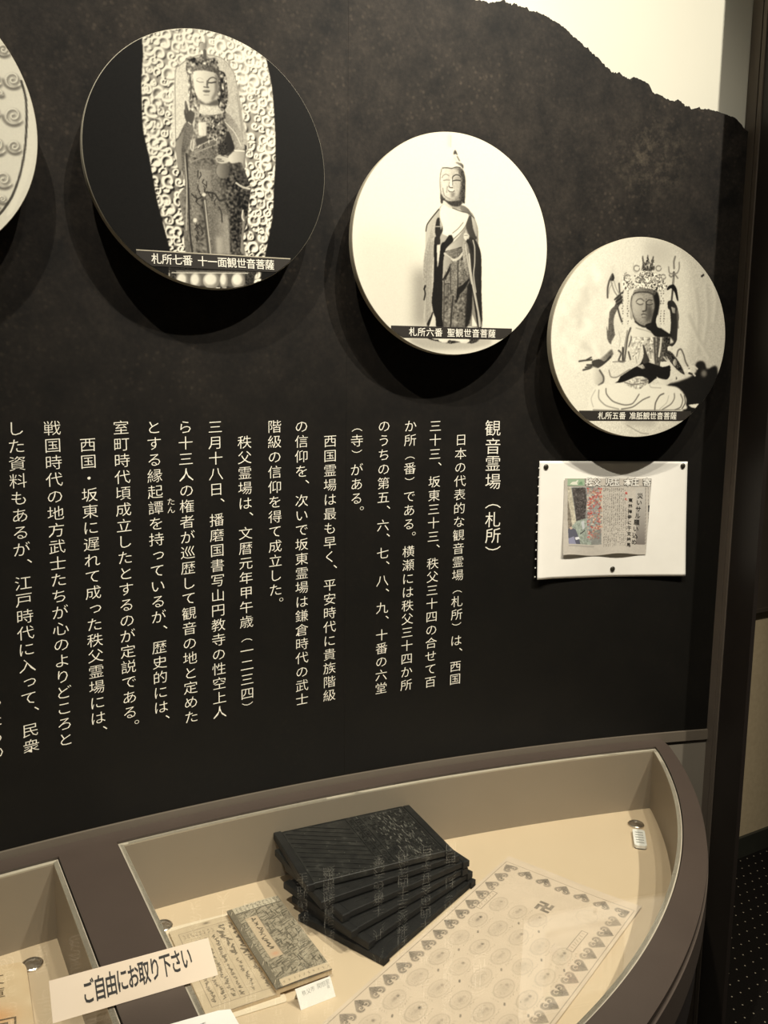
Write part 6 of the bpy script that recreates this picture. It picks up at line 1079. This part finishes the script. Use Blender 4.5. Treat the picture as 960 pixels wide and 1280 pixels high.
# ------------------------------------------------------------------ stack of six carved printing blocks, fanned out
Lb, Wb, TB, NB = .2465, .162, .0134, 6
def block_parts(t, top):
    e = .013; th = TB - .0012
    MB().bevel_box(-Lb + e, -e, .002, Wb - .002, .0018, th - .0008, .0008).build('board', M_block_top if top else M_block, t)
    for x0, x1 in ((-Lb, -Lb + e), (-e, 0)):
        MB().bevel_box(x0, x1, -.0005, Wb + .0005, 0, th, .0012).build('batten', M_block, t)
    if top: 
        mb = MB(); z = th - .0008; rr_ = random.Random(5)
        for k in range(13):     # slanting ridges on the left half
            x0 = -Lb + e + .004; y = .004 + k * .0145; x1 = -.120 - k * .0005
            y1 = y - .055; xa, xb, ya, yb = x0, x1, y, y1
            if yb < .004: xb = xa + (xb - xa) * (ya - .004) / (ya - yb); yb = .004
            if ya > Wb - .006:
                tt = (ya - (Wb - .006)) / (ya - yb); xa += (xb - xa) * tt; ya = Wb - .006
            if xb - xa < .006: continue
            d = Vector((xb - xa, yb - ya)).normalized(); nn = Vector((-d.y, d.x)) * .0011
            P = [(xa + nn.x, ya + nn.y), (xa - nn.x, ya - nn.y), (xb - nn.x, yb - nn.y), (xb + nn.x, yb + nn.y)]
            mb.prism(P, z, z + .0011)
        for x in (-.122, -.110, -.098, -.064, -.0165): mb.box(x - .0007, x + .0007, .004, Wb - .006, z, z + .0011)
        mb.box(-Lb + e + .002, -e - .002, .003, .0042, z, z + .0011); mb.box(-Lb + e + .002, -e - .002, Wb - .0055, Wb - .0043, z, z + .0011)
        for x in [-.116 + .0, -.104] + [-.090 + .0085 * k for k in range(9)]:
            y = .010
            while y < Wb - .012:
                h = rr_.uniform(.003, .006)
                for q in range(3):
                    a, b = x + rr_.uniform(-.003, .003), y + rr_.uniform(0, h); hor = rr_.random() < .5; l = rr_.uniform(.0012, .0030)
                    mb.box(a - (l if hor else .0004), a + (l if hor else .0004), b - (.0004 if hor else l), b + (.0004 if hor else l), z, z + .0010)
                y += h + .0025
        cv = mb.build('carved_relief', M_block_top, t); cv['kind'] = 'stuff'
        mb = MB()
        for k in range(170):
            x = -.058 + rr_.gauss(0, .018); y = .01 + rr_.random() * (Wb - .02); l = rr_.uniform(.001, .0045)
            if -.105 < x < -.018: mb.box(x - .00025, x + .00025, y - l, y + l, z + .0008, z + .00125)
        for k in range(60):
            x = -Lb + .02 + rr_.random() * (Lb - .04); y = rr_.choice([.002 + rr_.random() * .01, rr_.random() * Wb * .98]); mb.box(x - .0004, x + .0004, y - .0003, y + .0003, z + .0005, z + .00125)
        du_ = mb.build('dust_specks', M_dust, t); du_['kind'] = 'stuff'
    else:
        mb = MB(); rr_ = random.Random(9)
        for k in range(26):
            x = -Lb + .02 + rr_.random() * (Lb - .04); y = rr_.uniform(.003, .05); l = rr_.uniform(.002, .010); mb.box(x - l, x + l, y - .0004, y + .0004, th - .0009, th - .0001)
        cv = mb.build('carved_relief', M_block_top, t); cv['kind'] = 'stuff'
p0, p1 = Vector((.1181, 1.2464)), Vector((.158, 1.274)); a0, a1 = math.radians(24.7), math.radians(52.8)
names = ['lowest and most turned black printing block, resting on the case floor', 'black printing block second from the bottom of the fanned stack', 'black printing block third from the bottom of the fanned stack',
         'black printing block third from the top of the fanned stack', 'black printing block just under the top one of the stack', 'topmost black carved printing block with slanting ridges and chalky dust']
fr_ = [0, .18, .36, .56, .76, 1.0]
proto = None
for i in range(NB):
    k = 1 - fr_[i]; P = p0.lerp(p1, k); a = a0 + (a1 - a0) * k
    if i in (3,): P = P + Vector((.010, .004))
    if i in (1,): P = P + Vector((.002, .006))
    loc = floor_pt(P.x, P.y, .0002 + i * TB)
    # the block's own frame: front right corner at the origin, length towards -x, width towards +y
    t = thing('printing_block', names[i], 'printing block', loc, 'carved printing blocks in the stack', (0, 0, a)); WORLD.pop(t.name)
    if i in (0, NB - 1):
        block_parts(t, i == NB - 1)
        if i == 0: proto = t
    else:
        for c in list(proto.children):
            d = c.copy(); COL.objects.link(d); d.parent = t

# ------------------------------------------------------------------ printed sheet: leaf border, ovals, temple mark
PW, PL = .237, .60; PX, PY = 340, 860; rp = np.random.RandomState(11)
U_, V_ = np.meshgrid(np.linspace(0, PW, PX), np.linspace(0, PL, PY))
paper = np.ones((PY, PX)) * .0; ink = np.zeros((PY, PX)); stp = PW / (PX - 1)
def win(cx, cy, r):
    x0, x1 = max(0, int((cx - r) / stp)), min(PX, int((cx + r) / stp) + 2); y0, y1 = max(0, int((cy - r) / stp)), min(PY, int((cy + r) / stp) + 2)
    return slice(y0, y1), slice(x0, x1)
def put(sl, mk, v): ink[sl] = np.maximum(ink[sl], np.clip(mk, 0, 1) * v)
def leaf(cx, cy, ang, r, v):
    sl = win(cx, cy, r * 1.5); x = U_[sl] - cx; y = V_[sl] - cy; c, s_ = math.cos(ang), math.sin(ang); a = (x * c + y * s_) / r; b = (-x * s_ + y * c) / r   # a: towards the tip
    b = b * .80; a = a * .92
    lobes = np.minimum(np.hypot(a + .32, b - .47), np.hypot(a + .32, b + .47)) - .50
    k_ = np.clip((a + .34) / 1.34, 0, 1); heart = np.where((a > -.34) & (a < 1), np.abs(b) - .97 * (1 - k_ ** 1.35), 1.0)
    body = np.clip(-np.minimum(lobes, heart) * 7 + .5, 0, 1); cut = np.clip(1 - (np.abs(b) - .10 * np.clip(-.15 - a, 0, 1) / .5) * 9, 0, 1) * (a < -.2)
    for sg in (-1, 1):
        d = np.hypot(a + .30, b - sg * .36); an = (np.arctan2(a + .30, (b - sg * .36) * sg) + 2.6) % (2 * math.pi) / (2 * math.pi)
        cut = np.maximum(cut, np.clip(1.3 - np.abs(d - .30 + .20 * an) / .055, 0, 1) * (an < .78))
    body = body * (.72 + .28 * np.clip(1 - np.abs(b), 0, 1) * (1 + .3 * np.sin(b * 22)))
    put(sl, body * np.clip(1 - .95 * cut, 0, 1), v)
def line(ax, ay, bx, by, w, v):
    L = math.hypot(bx - ax, by - ay); sl = win((ax + bx) / 2, (ay + by) / 2, L / 2 + .004); x = U_[sl]; y = V_[sl]
    t_ = np.clip(((x - ax) * (bx - ax) + (y - ay) * (by - ay)) / (L * L), 0, 1); d = np.hypot(x - ax - t_ * (bx - ax), y - ay - t_ * (by - ay)); put(sl, np.clip((w / 2 - d) / stp + .5, 0, 1), v)
MX = .0055
for ax, ay, bx, by in ((MX, .018, PW - MX, .018), (MX, .018, MX, .59), (PW - MX, .018, PW - MX, .59), (MX, .59, PW - MX, .59)): line(ax, ay, bx, by, .0011, .72)
for k in range(18): leaf(.0190, .0325 + .0313 * k, math.pi if k else -2.6, .0110, .90 + .1 * rp.rand()); leaf(PW - .0205, .0660 + .0313 * k, 0, .0118, .72 + .2 * rp.rand()) if k < 17 else None
for k in range(6): leaf(.0510 + .0335 * k, .0335, -math.pi / 2 if k < 5 else -.8, .0110, .95)
def oval(cx, cy, rx, ry, v, seed):
    q = np.random.RandomState(seed); sl = win(cx, cy, ry * 1.5); x = (U_[sl] - cx); y = (V_[sl] - cy); e = np.hypot(x / rx, y / ry)
    put(sl, np.clip(1 - np.abs(e - 1) * 7, 0, 1), v * .35)
    put(sl, np.clip(1 - np.abs(np.hypot(x / (rx * .62), (y + ry * .1) / (ry * .72)) - 1) * 6, 0, 1), v * .22)
    put(sl, np.clip(1.4 - np.hypot(x / (.0030), (y + ry * .42) / .0036) * 1.1, 0, 1), v * (.35 + .8 * q.rand()))
    put(sl, np.clip(1.2 - e * 1.1, 0, 1) * (.5 + .5 * q.rand()), v * .34)
    put(sl, np.clip(1.3 - np.hypot((x + .0005) / .0036, (y + ry * .02) / .0075) , 0, 1), v * (.25 + .45 * q.rand()))
    put(sl, np.clip(1 - np.abs(y - ry * .80 - 14 * x * x) / .0010, 0, 1) * (np.abs(x) < rx * .8), v * .45)
    for k in range(34):
        a_, b_ = q.uniform(-.7, .7) * rx, q.uniform(-.7, .6) * ry; line(cx + a_, cy + b_, cx + a_ + q.uniform(-.002, .002), cy + b_ + q.uniform(.0, .003), .0006, v * q.uniform(.3, .8))
seed = 0
for r_ in range(9):
    y = .132 + .0545 * r_; nco = 5
    for k in range(5):
        if r_ == 0 and k > 2: continue
        x = .0535 + .0338 * k - (.0 if r_ % 2 == 0 else .0085) ; x = x if r_ == 0 else .0475 + .0350 * k
        seed += 1; oval(x, y, .0118, .0195, .62 + .3 * rp.rand(), seed)
        for q in range(7): line(x + .0150 + rp.uniform(-.0012, .0012), y - .018 + q * .0048, x + .0150 + rp.uniform(-.0022, .0022), y - .0155 + q * .0048, .0009, rp.uniform(.25, .6))
        for q in range(4): line(x - .006 + q * .0036, y + .0245 + rp.uniform(-.001, .001), x - .0045 + q * .0036, y + .0265, .001, rp.uniform(.15, .4))
        if rp.rand() < .6: line(x + .014, y + .0235, x + .0155, y + .0265, .0028, .8)
# manji, boxes, faint clouds and a faint large figure near the head of the sheet
def manji(cx, cy, h, w):
    for ax, ay, bx, by in ((-h, 0, h, 0), (0, -h, 0, h), (-h, 0, -h, h), (h, 0, h, -h), (0, -h, -h, -h), (0, h, h, h)):
        sl = win(cx, cy, h * 1.6); x0, x1 = sorted((ax, bx)); y0, y1 = sorted((ay, by)); mk = (U_[sl] - cx > x0 - w / 2) & (U_[sl] - cx < x1 + w / 2) & (V_[sl] - cy > y0 - w / 2) & (V_[sl] - cy < y1 + w / 2); put(sl, mk * 1.0, .85)
manji(.114, .0935, .0094, .0056)
for bx0, bx1, by0, by1 in ((.0285, .0375, .108, .161), (.186, .196, .1145, .169)):
    for q in ((bx0, by0, bx1, by0), (bx0, by1, bx1, by1), (bx0, by0, bx0, by1), (bx1, by0, bx1, by1)): line(*q, .0011, .8)
    for q in range(7): line(bx0 + .003 + rp.uniform(-.001, .001), by0 + .006 + q * .0066, bx1 - .003 + rp.uniform(-.001, .001), by0 + .008 + q * .0066 + rp.uniform(-.002, .002), .0012, .5)
for q in range(500):
    x, y = rp.uniform(.03, .2), rp.uniform(.05, .085) + 0; line(x, y, x + rp.uniform(-.002, .002), y + rp.uniform(-.002, .002), .0006, rp.uniform(.1, .28))
for q in range(14): a_ = q * .45; line(.178 + .016 * math.cos(a_), .077 + .018 * math.sin(a_), .178 + .016 * math.cos(a_ + .4), .077 + .018 * math.sin(a_ + .4), .0007, .3)
for q in range(70): x, y = rp.uniform(.150, .205), rp.uniform(.05, .1); line(x, y, x + rp.uniform(-.005, .005), y + rp.uniform(-.005, .005), .0005, .22)
ink = ink * (1 - .25 * np.clip(blur(rp.randn(PY, PX), 4) * 3 + .5, 0, 1)) * (1 - .35 * rp.rand(PY, PX))
soil = 1 + .05 * np.clip(blur(rp.randn(PY, PX), 12) * 10, -1, 1)
c0 = np.array([.62, .505, .385]); c1 = np.array([.045, .042, .038]); rgb = (c0 * soil[..., None]) * (1 - ink[..., None]) + c1 * ink[..., None]
e1 = Vector((.82677, -.56254)); e2 = Vector((-.56254, -.82677)); f1 = (e1 + e2 * .045).normalized(); f2 = (e2 - e1 * .045).normalized(); A0 = Vector((.226, 1.36))
t = thing('printed_sheet', 'large old printed sheet with leaf border and rows of oval figures on the case floor', 'printed sheet', floor_pt(.21, 1.13))
def sheet_place(U, V):
    x = (A0.x + f1.x * U * PW + f2.x * V * PL) * G; y = (A0.y + f1.y * U * PW + f2.y * V * PL) * G
    z = ZF + .0022 + .0006 * np.sin(U * 7 + V * 11) + .0006 * np.sin(V * 31) * np.sin(U * 3) + .001 * np.clip(np.abs(U - .5) * 2, 0, 1) ** 4
    return np.stack([x, y, z], -1)
color_grid('sheet', PX, PY, sheet_place, rgb, M_sheet, t)

# ------------------------------------------------------------------ two old books, their backing sheet, and a booklet in the left compartment
def quad_frame(c00, c10, c01):   # lower left, lower right, upper left corners (survey coordinates)
    a, b, c = Vector(c00), Vector(c10), Vector(c01)
    return a, b - a, c - a
def slab_on(parent, name, O, EX, EY, z0, z1, mat, rounded=0, label=None, zf=None):
    n = 4; pts = rrect(1, 1, rounded, 4) if rounded else [(.5, .5), (-.5, .5), (-.5, -.5), (.5, -.5)]
    P = [((O + EX * (x + .5) + EY * (y + .5)).x * G, (O + EX * (x + .5) + EY * (y + .5)).y * G) for x, y in pts]
    return MB().prism(P, ZF + z0, ZF + z1).build(name, mat, parent, label=label)
def book_grid(parent, O, EX, EY, z, W2_, H2_, rgb, curl=0.0, name='printed_face', edge=0.0):
    def f(U, V):
        x = (O.x + EX.x * U + EY.x * V) * G; y = (O.y + EX.y * U + EY.y * V) * G
        return np.stack([x, y, ZF + z + curl * np.sin(U * 2.7 + .2) + .0004 * np.sin(V * 9)], -1)
    return color_grid(name, W2_, H2_, f, rgb, M_sheet, parent)
def scribble(im, x0, x1, y0, y1, n, size, v, seed, wd0=1.1):
    """Brush-like squiggles standing for cursive characters; im is indexed [row up, col], units are cells."""
    q = random.Random(seed); H2, W2b = im.shape
    for k in range(n):
        wd = wd0 * q.uniform(.8, 1.5); cx = (x0 + x1) / 2 + q.uniform(-.15, .15) * (x1 - x0); cy = y1 - (k + .5) * (y1 - y0) / n; pts = [(cx + q.uniform(-size, size) * .5, cy + size * .5)]
        for j in range(7): pts.append((cx + q.uniform(-size, size) * .42, cy + size * (.45 - .15 * j) + q.uniform(-.25, .25) * size))
        Q = catmull(pts, False, 3); xa, ya = np.floor(Q.min(0) - 2).astype(int); xb, yb = np.ceil(Q.max(0) + 3).astype(int); xa, ya = max(xa, 0), max(ya, 0); xb, yb = min(xb, W2b), min(yb, H2)
        if xb <= xa or yb <= ya: continue
        mk = stroke_mask(Q, (xa, xb, ya, yb), wd); im[ya:yb, xa:xb] = np.maximum(im[ya:yb, xa:xb], mk * v)
def mixc(c0, c1, k): return np.array(c0) * (1 - k[..., None]) + np.array(c1) * k[..., None]
rb_ = np.random.RandomState(21)

t = thing('backing_sheet', 'plain cream backing sheet under the open old book', 'paper', floor_pt(-.24, 1.08))
O, EX, EY = quad_frame((-.236, .950), (-.120, 1.004), (-.331, 1.146)); slab_on(t, 'sheet', O, EX * 1.0, EY, .0003, .0016, mottled('cream_backing', (.72, .61, .45), (.75, .64, .48), 9, .8), .03)

# open pages with brushed writing
t = thing('open_book', 'open old thread-bound book with brush handwriting, left of the patterned cover', 'book', floor_pt(-.22, 1.07))
O, EX, EY = quad_frame((-.219, .966), (-.131, 1.012), (-.3125, 1.1371))
slab_on(t, 'page_block', O, EX, EY, .0018, .0058, mottled('aged_page_edge', (.50, .38, .24), (.58, .45, .30), 60, .85))
W2_, H2_ = 150, 290; im = np.zeros((H2_, W2_))
def hl(im, y, x0, x1, v): im[int(y), int(x0):int(x1)] = np.maximum(im[int(y), int(x0):int(x1)], v)
def vl(im, x, y0, y1, v): im[int(y0):int(y1), int(x)] = np.maximum(im[int(y0):int(y1), int(x)], v)
hl(im, 268, 16, 148, .75); hl(im, 22, 16, 148, .75); vl(im, 16, 22, 268, .8); vl(im, 147, 22, 268, .5); hl(im, 262, 16, 148, .3); hl(im, 240, 16, 92, .35)
for x in (36, 55, 74, 93, 120): vl(im, x, 22, 240, .35)
for k, x in enumerate(range(22, 92, 9)): scribble(im, x, x + 6, 243, 260, 2, 6, .55, 40 + k)
for k, (a_, b_, c_, d_, n_, sz, w_) in enumerate(((38, 53, 30, 232, 15, 10, 1.4), (57, 72, 30, 232, 16, 10, 1.3), (18, 34, 30, 225, 15, 10, 1.3), (76, 91, 28, 236, 14, 11, 1.6), (96, 118, 150, 262, 6, 17, 2.6), (98, 117, 30, 140, 9, 9, 1.2), (122, 144, 120, 262, 6, 19, 3.0), (124, 144, 28, 112, 8, 8, 1.2))): scribble(im, a_, b_, c_, d_, n_, sz, .85, 60 + k, wd0=w_ * 1.35)
im *= (1 - .3 * rb_.rand(H2_, W2_)); st = np.clip(blur(rb_.randn(H2_, W2_), 6) * 5, -1, 1)
stain = np.exp(-(((np.arange(W2_)[None, :] - 82) / 7.) ** 2 + ((np.arange(H2_)[:, None] - 281) / 4.) ** 2))
rgb = mixc((.54, .435, .30), (.05, .04, .03), im) * (1 + .06 * st[..., None]) * (1 - .65 * stain[..., None])
book_grid(t, O + (EX + EY) * .001, EX * .998, EY * .998, .0061, W2_, H2_, rgb, .0008)

# closed book with a patterned cover
t = thing('patterned_book', 'closed old book with grey leaf-patterned cover and pasted title slip', 'book', floor_pt(-.15, 1.11))
O, EX, EY = quad_frame((-.1363, 1.0088), (-.0639, 1.0502), (-.2336, 1.1758))
slab_on(t, 'page_block', O + EX * .01 + EY * .004, EX * .985, EY * .99, .0062, .0135, mottled('aged_page_edges', (.50, .385, .24), (.62, .49, .33), 90, .85))
W2_, H2_ = 150, 330; im = np.zeros((H2_, W2_)); uu, vv = np.meshgrid(np.arange(W2_) / W2_, np.arange(H2_) / H2_)
g1 = blur(rb_.randn(H2_, W2_), 2); g1 /= g1.std(); shear = np.roll(g1, 0); strk = np.zeros_like(im)
for k in range(760):       # slanting leaf tufts
    x, y = rb_.randint(4, W2_ - 4), rb_.randint(4, H2_ - 4); a_ = rb_.uniform(.1, .6) + (1.2 if rb_.rand() < .3 else 0); l = rb_.uniform(4, 10)
    P = np.array([(x - l * math.cos(a_), y - l * math.sin(a_)), (x, y), (x + l * math.cos(a_), y + l * math.sin(a_))]); xa, ya = np.maximum(np.floor(P.min(0) - 3).astype(int), 0); xb, yb = np.minimum(np.ceil(P.max(0) + 4).astype(int), (W2_, H2_))
    mk = stroke_mask(P, (xa, xb, ya, yb), rb_.uniform(1.4, 3.4)); strk[ya:yb, xa:xb] = np.maximum(strk[ya:yb, xa:xb], mk * rb_.uniform(.3, 1))
band = np.clip(.5 + 1.1 * np.sin((uu * .9 + vv * 2.6) * 17 + g1 * .5), 0, 1)
rgb = mixc((.36, .31, .225), (.13, .108, .075), np.clip(.25 * band + .10 * g1, 0, 1)) ; rgb = rgb * (1 - .74 * strk[..., None])
dk = np.clip(1 - uu / .10, 0, 1) > 0; rgb[dk] = np.array([.17, .145, .105]) * (1 + .12 * rb_.randn(int(dk.sum()), 1))
tb = (vv > .915) & (uu > .10); rgb[tb] = (.50, .44, .33); nb_ = (vv < .075) & (uu > .12); rgb[nb_] = (.56, .45, .31)
sc_ = np.zeros_like(im)
for k, x in enumerate(range(20, 146, 11)): scribble(sc_, x, x + 9, 304, 327, 2, 9, .75, 100 + k)
for k, x in enumerate(range(24, 146, 13)): scribble(sc_, x, x + 6, 4, 20, 1, 6, .6, 130 + k)
edge = (vv > .912) & (vv < .920) | (uu > .985) & (vv > .912); sc_[edge & (uu > .1)] = .8
sl_ = (uu > .20) & (uu < .43) & (vv > .30) & (vv < .83); rgb[sl_] = (.50, .395, .27)
bd = ((uu > .20) & (uu < .43) & ((np.abs(vv - .30) < .003) | (np.abs(vv - .83) < .003))) | ((vv > .30) & (vv < .83) & ((np.abs(uu - .20) < .006) | (np.abs(uu - .43) < .006)))
rgb[bd] = (.26, .21, .15)
scribble(sc_, 34, 62, 130, 268, 7, 16, .85, 150, wd0=2.4)
red = np.exp(-(((uu - .32) / .07) ** 2 + ((vv - .34) / .025) ** 2)); rgb = rgb * (1 - .5 * red[..., None]) + np.array([.60, .25, .13]) * .5 * red[..., None]
rgb = mixc((0, 0, 0), (0, 0, 0), sc_) + rgb * (1 - sc_[..., None]) + np.array([.05, .04, .03]) * sc_[..., None]
book_grid(t, O, EX, EY, .0145, W2_, H2_, rgb, .0014, 'cover')
slab_on(t, 'cover_board', O, EX, EY, .0133, .0139, mottled('cover_back', (.16, .13, .09), (.2, .17, .12), 60, .8))
mb = MB()
for k in range(5):
    q = O + EX * .045 + EY * (.06 + .22 * k); mb.box(q.x * G - .0004, q.x * G + .0004, q.y * G - .004, q.y * G + .004, ZF + .0140, ZF + .0162)
mb.build('binding_thread', mottled('thread', (.45, .38, .28), (.5, .42, .3), 200, .9), t, kind='stuff')

# pale booklet in the left compartment
t = thing('tan_booklet', 'tan booklet with rounded corner and orange stain in the left compartment', 'booklet', floor_pt(-.56, .95))
O, EX, EY = quad_frame((-.500, .860), (-.400, .885), (-.598, 1.018)); EX = Vector((.098, .034)); O = Vector((-.4955, .846)); EY = Vector((-.098, .188))
slab_on(t, 'page_block', O, EX, EY, .0003, .0075, mottled('tan_edges', (.52, .38, .22), (.58, .43, .26), 60, .8), .10)
W2_, H2_ = 120, 230; im = np.zeros((H2_, W2_)); uu, vv = np.meshgrid(np.arange(W2_) / W2_, np.arange(H2_) / H2_); st = np.clip(blur(rb_.randn(H2_, W2_), 8) * 7, -1, 1)
rgb = mixc((.66, .52, .34), (.60, .45, .28), np.clip(.5 + .5 * st, 0, 1)); orange = np.exp(-(((uu - .60) / .22) ** 2 + ((vv - .50) / .09) ** 2)); rgb = rgb * (1 - .7 * orange[..., None]) + np.array([.66, .33, .13]) * .7 * orange[..., None]
def grid_on(U, V):
    # same rounded outline as the block beneath: corners pulled in
    A = U * 2 - 1; B = V * 2 - 1; k = np.clip(np.maximum(np.abs(A), 0), 0, 1); cr = .10
    ex = np.clip(np.abs(A) - (1 - 2 * cr), 0, None) / (2 * cr); ey = np.clip(np.abs(B) - (1 - 2 * cr), 0, None) / (2 * cr); rad = np.hypot(ex, ey); lim = np.maximum(ex, ey); s_ = np.where(rad > 1e-6, lim / np.maximum(rad, 1e-6), 1)
    A2 = np.sign(A) * (np.minimum(np.abs(A), 1 - 2 * cr) + ex * s_ * 2 * cr); B2 = np.sign(B) * (np.minimum(np.abs(B), 1 - 2 * cr) + ey * s_ * 2 * cr); U = (A2 + 1) / 2; V = (B2 + 1) / 2
    return np.stack([(O.x + EX.x * U + EY.x * V) * G, (O.y + EX.y * U + EY.y * V) * G, ZF + .0078 + 0 * U], -1)
cov = color_grid('cover', W2_, H2_, grid_on, rgb, M_sheet, t)
nrm_ = EX.length
def on_booklet(x, y):
    ux, uy = EX.normalized(), EY.normalized(); return ((O.x + ux.x * x + uy.x * y) * G, (O.y + ux.y * x + uy.y * y) * G, ZF + .0082)
lettering([('文', .062, .183, .026, 0, 1), ('庫', .062, .153, .026, 0, 1), ('句', .070, .090, .034, 0, 1)], on_booklet, new_mat('faded_ink', (.16, .11, .06), .8), cov)

# ------------------------------------------------------------------ label card in the case, sign on the rim, leaflets
def tent_card(name, label, cat, bl, br, zb, tl, tr, zt, mat, thick, back):
    """bl, br, tl, tr: plan coordinates of the front face's corners; a folded leg runs down behind."""
    A, B, C_, D_ = Vector((*bl, zb)), Vector((*br, zb)), Vector((*tr, zt)), Vector((*tl, zt))
    t = thing(name, label, cat, tuple((A + B) / 2)); nn = (B - A).cross(D_ - A).normalized()
    MB().hexa([A - nn * thick, B - nn * thick, C_ - nn * thick, D_ - nn * thick, A, B, C_, D_]).build('card', mat, t)
    E1, E2 = Vector((D_.x, D_.y, zb)) + back, Vector((C_.x, C_.y, zb)) + back; d = (B - A).normalized() * .004
    MB().hexa([E1 + d, E2 - d, C_ - d - nn * thick, D_ + d - nn * thick, E1 + d + nn * .0005, E2 - d + nn * .0005, C_ - d - nn * thick + nn * .0005, D_ + d - nn * thick + nn * .0005]).build('folded_leg', mat, t)
    ex = (B - A).normalized(); ey = (D_ - A).normalized()
    return t, (lambda x, y: tuple(A + ex * x + ey * y + nn * .0003)), (B - A).length, (D_ - A).length
t, pl, w_, h_ = tent_card('label_card', 'small white label card with faint grey writing in front of the patterned book', 'label', (-.101 * G, .989 * G), (-.057 * G, 1.015 * G), ZF + .0003, (-.1095 * G, .9975 * G), (-.0650 * G, 1.0235 * G), ZF + .0235, M_whitecard, .0005, Vector((-.006, .010, 0)))
lettering([(ch, x * w_, y * h_, sz * w_, -.02, .9) for ch, x, y, sz in (('秩', .20, .70, .135), ('父', .33, .71, .135), ('市', .45, .73, .135), ('関', .64, .76, .145), ('根', .765, .77, .145), ('家', .885, .785, .145), ('蔵', .88, .56, .09))], pl, M_ink_soft, t, -.01)
za, zb_ = ZR + .0005, ZR + .0325
t, pl, w_, h_ = tent_card('sign_card', 'cream card sign with bold black writing, standing across the case rim', 'sign', (-.347, .803), (-.186, .881), za, (-.359, .826), (-.2015, .902), zb_, M_card, .0012, Vector((-.010, .018, 0)))
w_chars = 'ご自由にお取り下さい'
lettering([(ch, (.215 + .0672 * i) * w_, (.50 + .010 * i) * h_, .0160, .02, .82) for i, ch in enumerate(w_chars)], lambda x, y: pl(x, (y - .5 * h_) * 1.62 + .5 * h_), M_ink, t, .018)
t = thing('leaflet_stack', 'small stack of white leaflets on the glass below the cream sign', 'leaflets', (-.225, .745, ZR))
P0 = Vector((-.1615, .8175)); LX = Vector((-.905, -.425)); LY = Vector((.52, -.854))
for k in range(5):
    a = P0 + Vector((.0016 * (k % 3), -.0012 * (k % 2))); pts = [a, a + LX * .006 + LY * -.004]
    P = [a + LX * 0, a - LX * .0 + LY * .13, a + LX * .2 + LY * .13, a + LX * .2 + LY * .004, a + LX * .10 - LY * .006, a + LX * .012 - LY * .0035]
    MB().prism([(p.x, p.y) for p in P], ZR + .0004 + k * .0016, ZR + .0018 + k * .0016).build('leaflet', M_paper, t)
lettering([('還', .165, .012, .007, 0, 1)], lambda x, y: (P0.x + LX.x * (.2 - x) * .9 + LY.x * y, P0.y + LX.y * (.2 - x) * .9 + LY.y * y, ZR + .0086), M_ink_soft, t, .01)
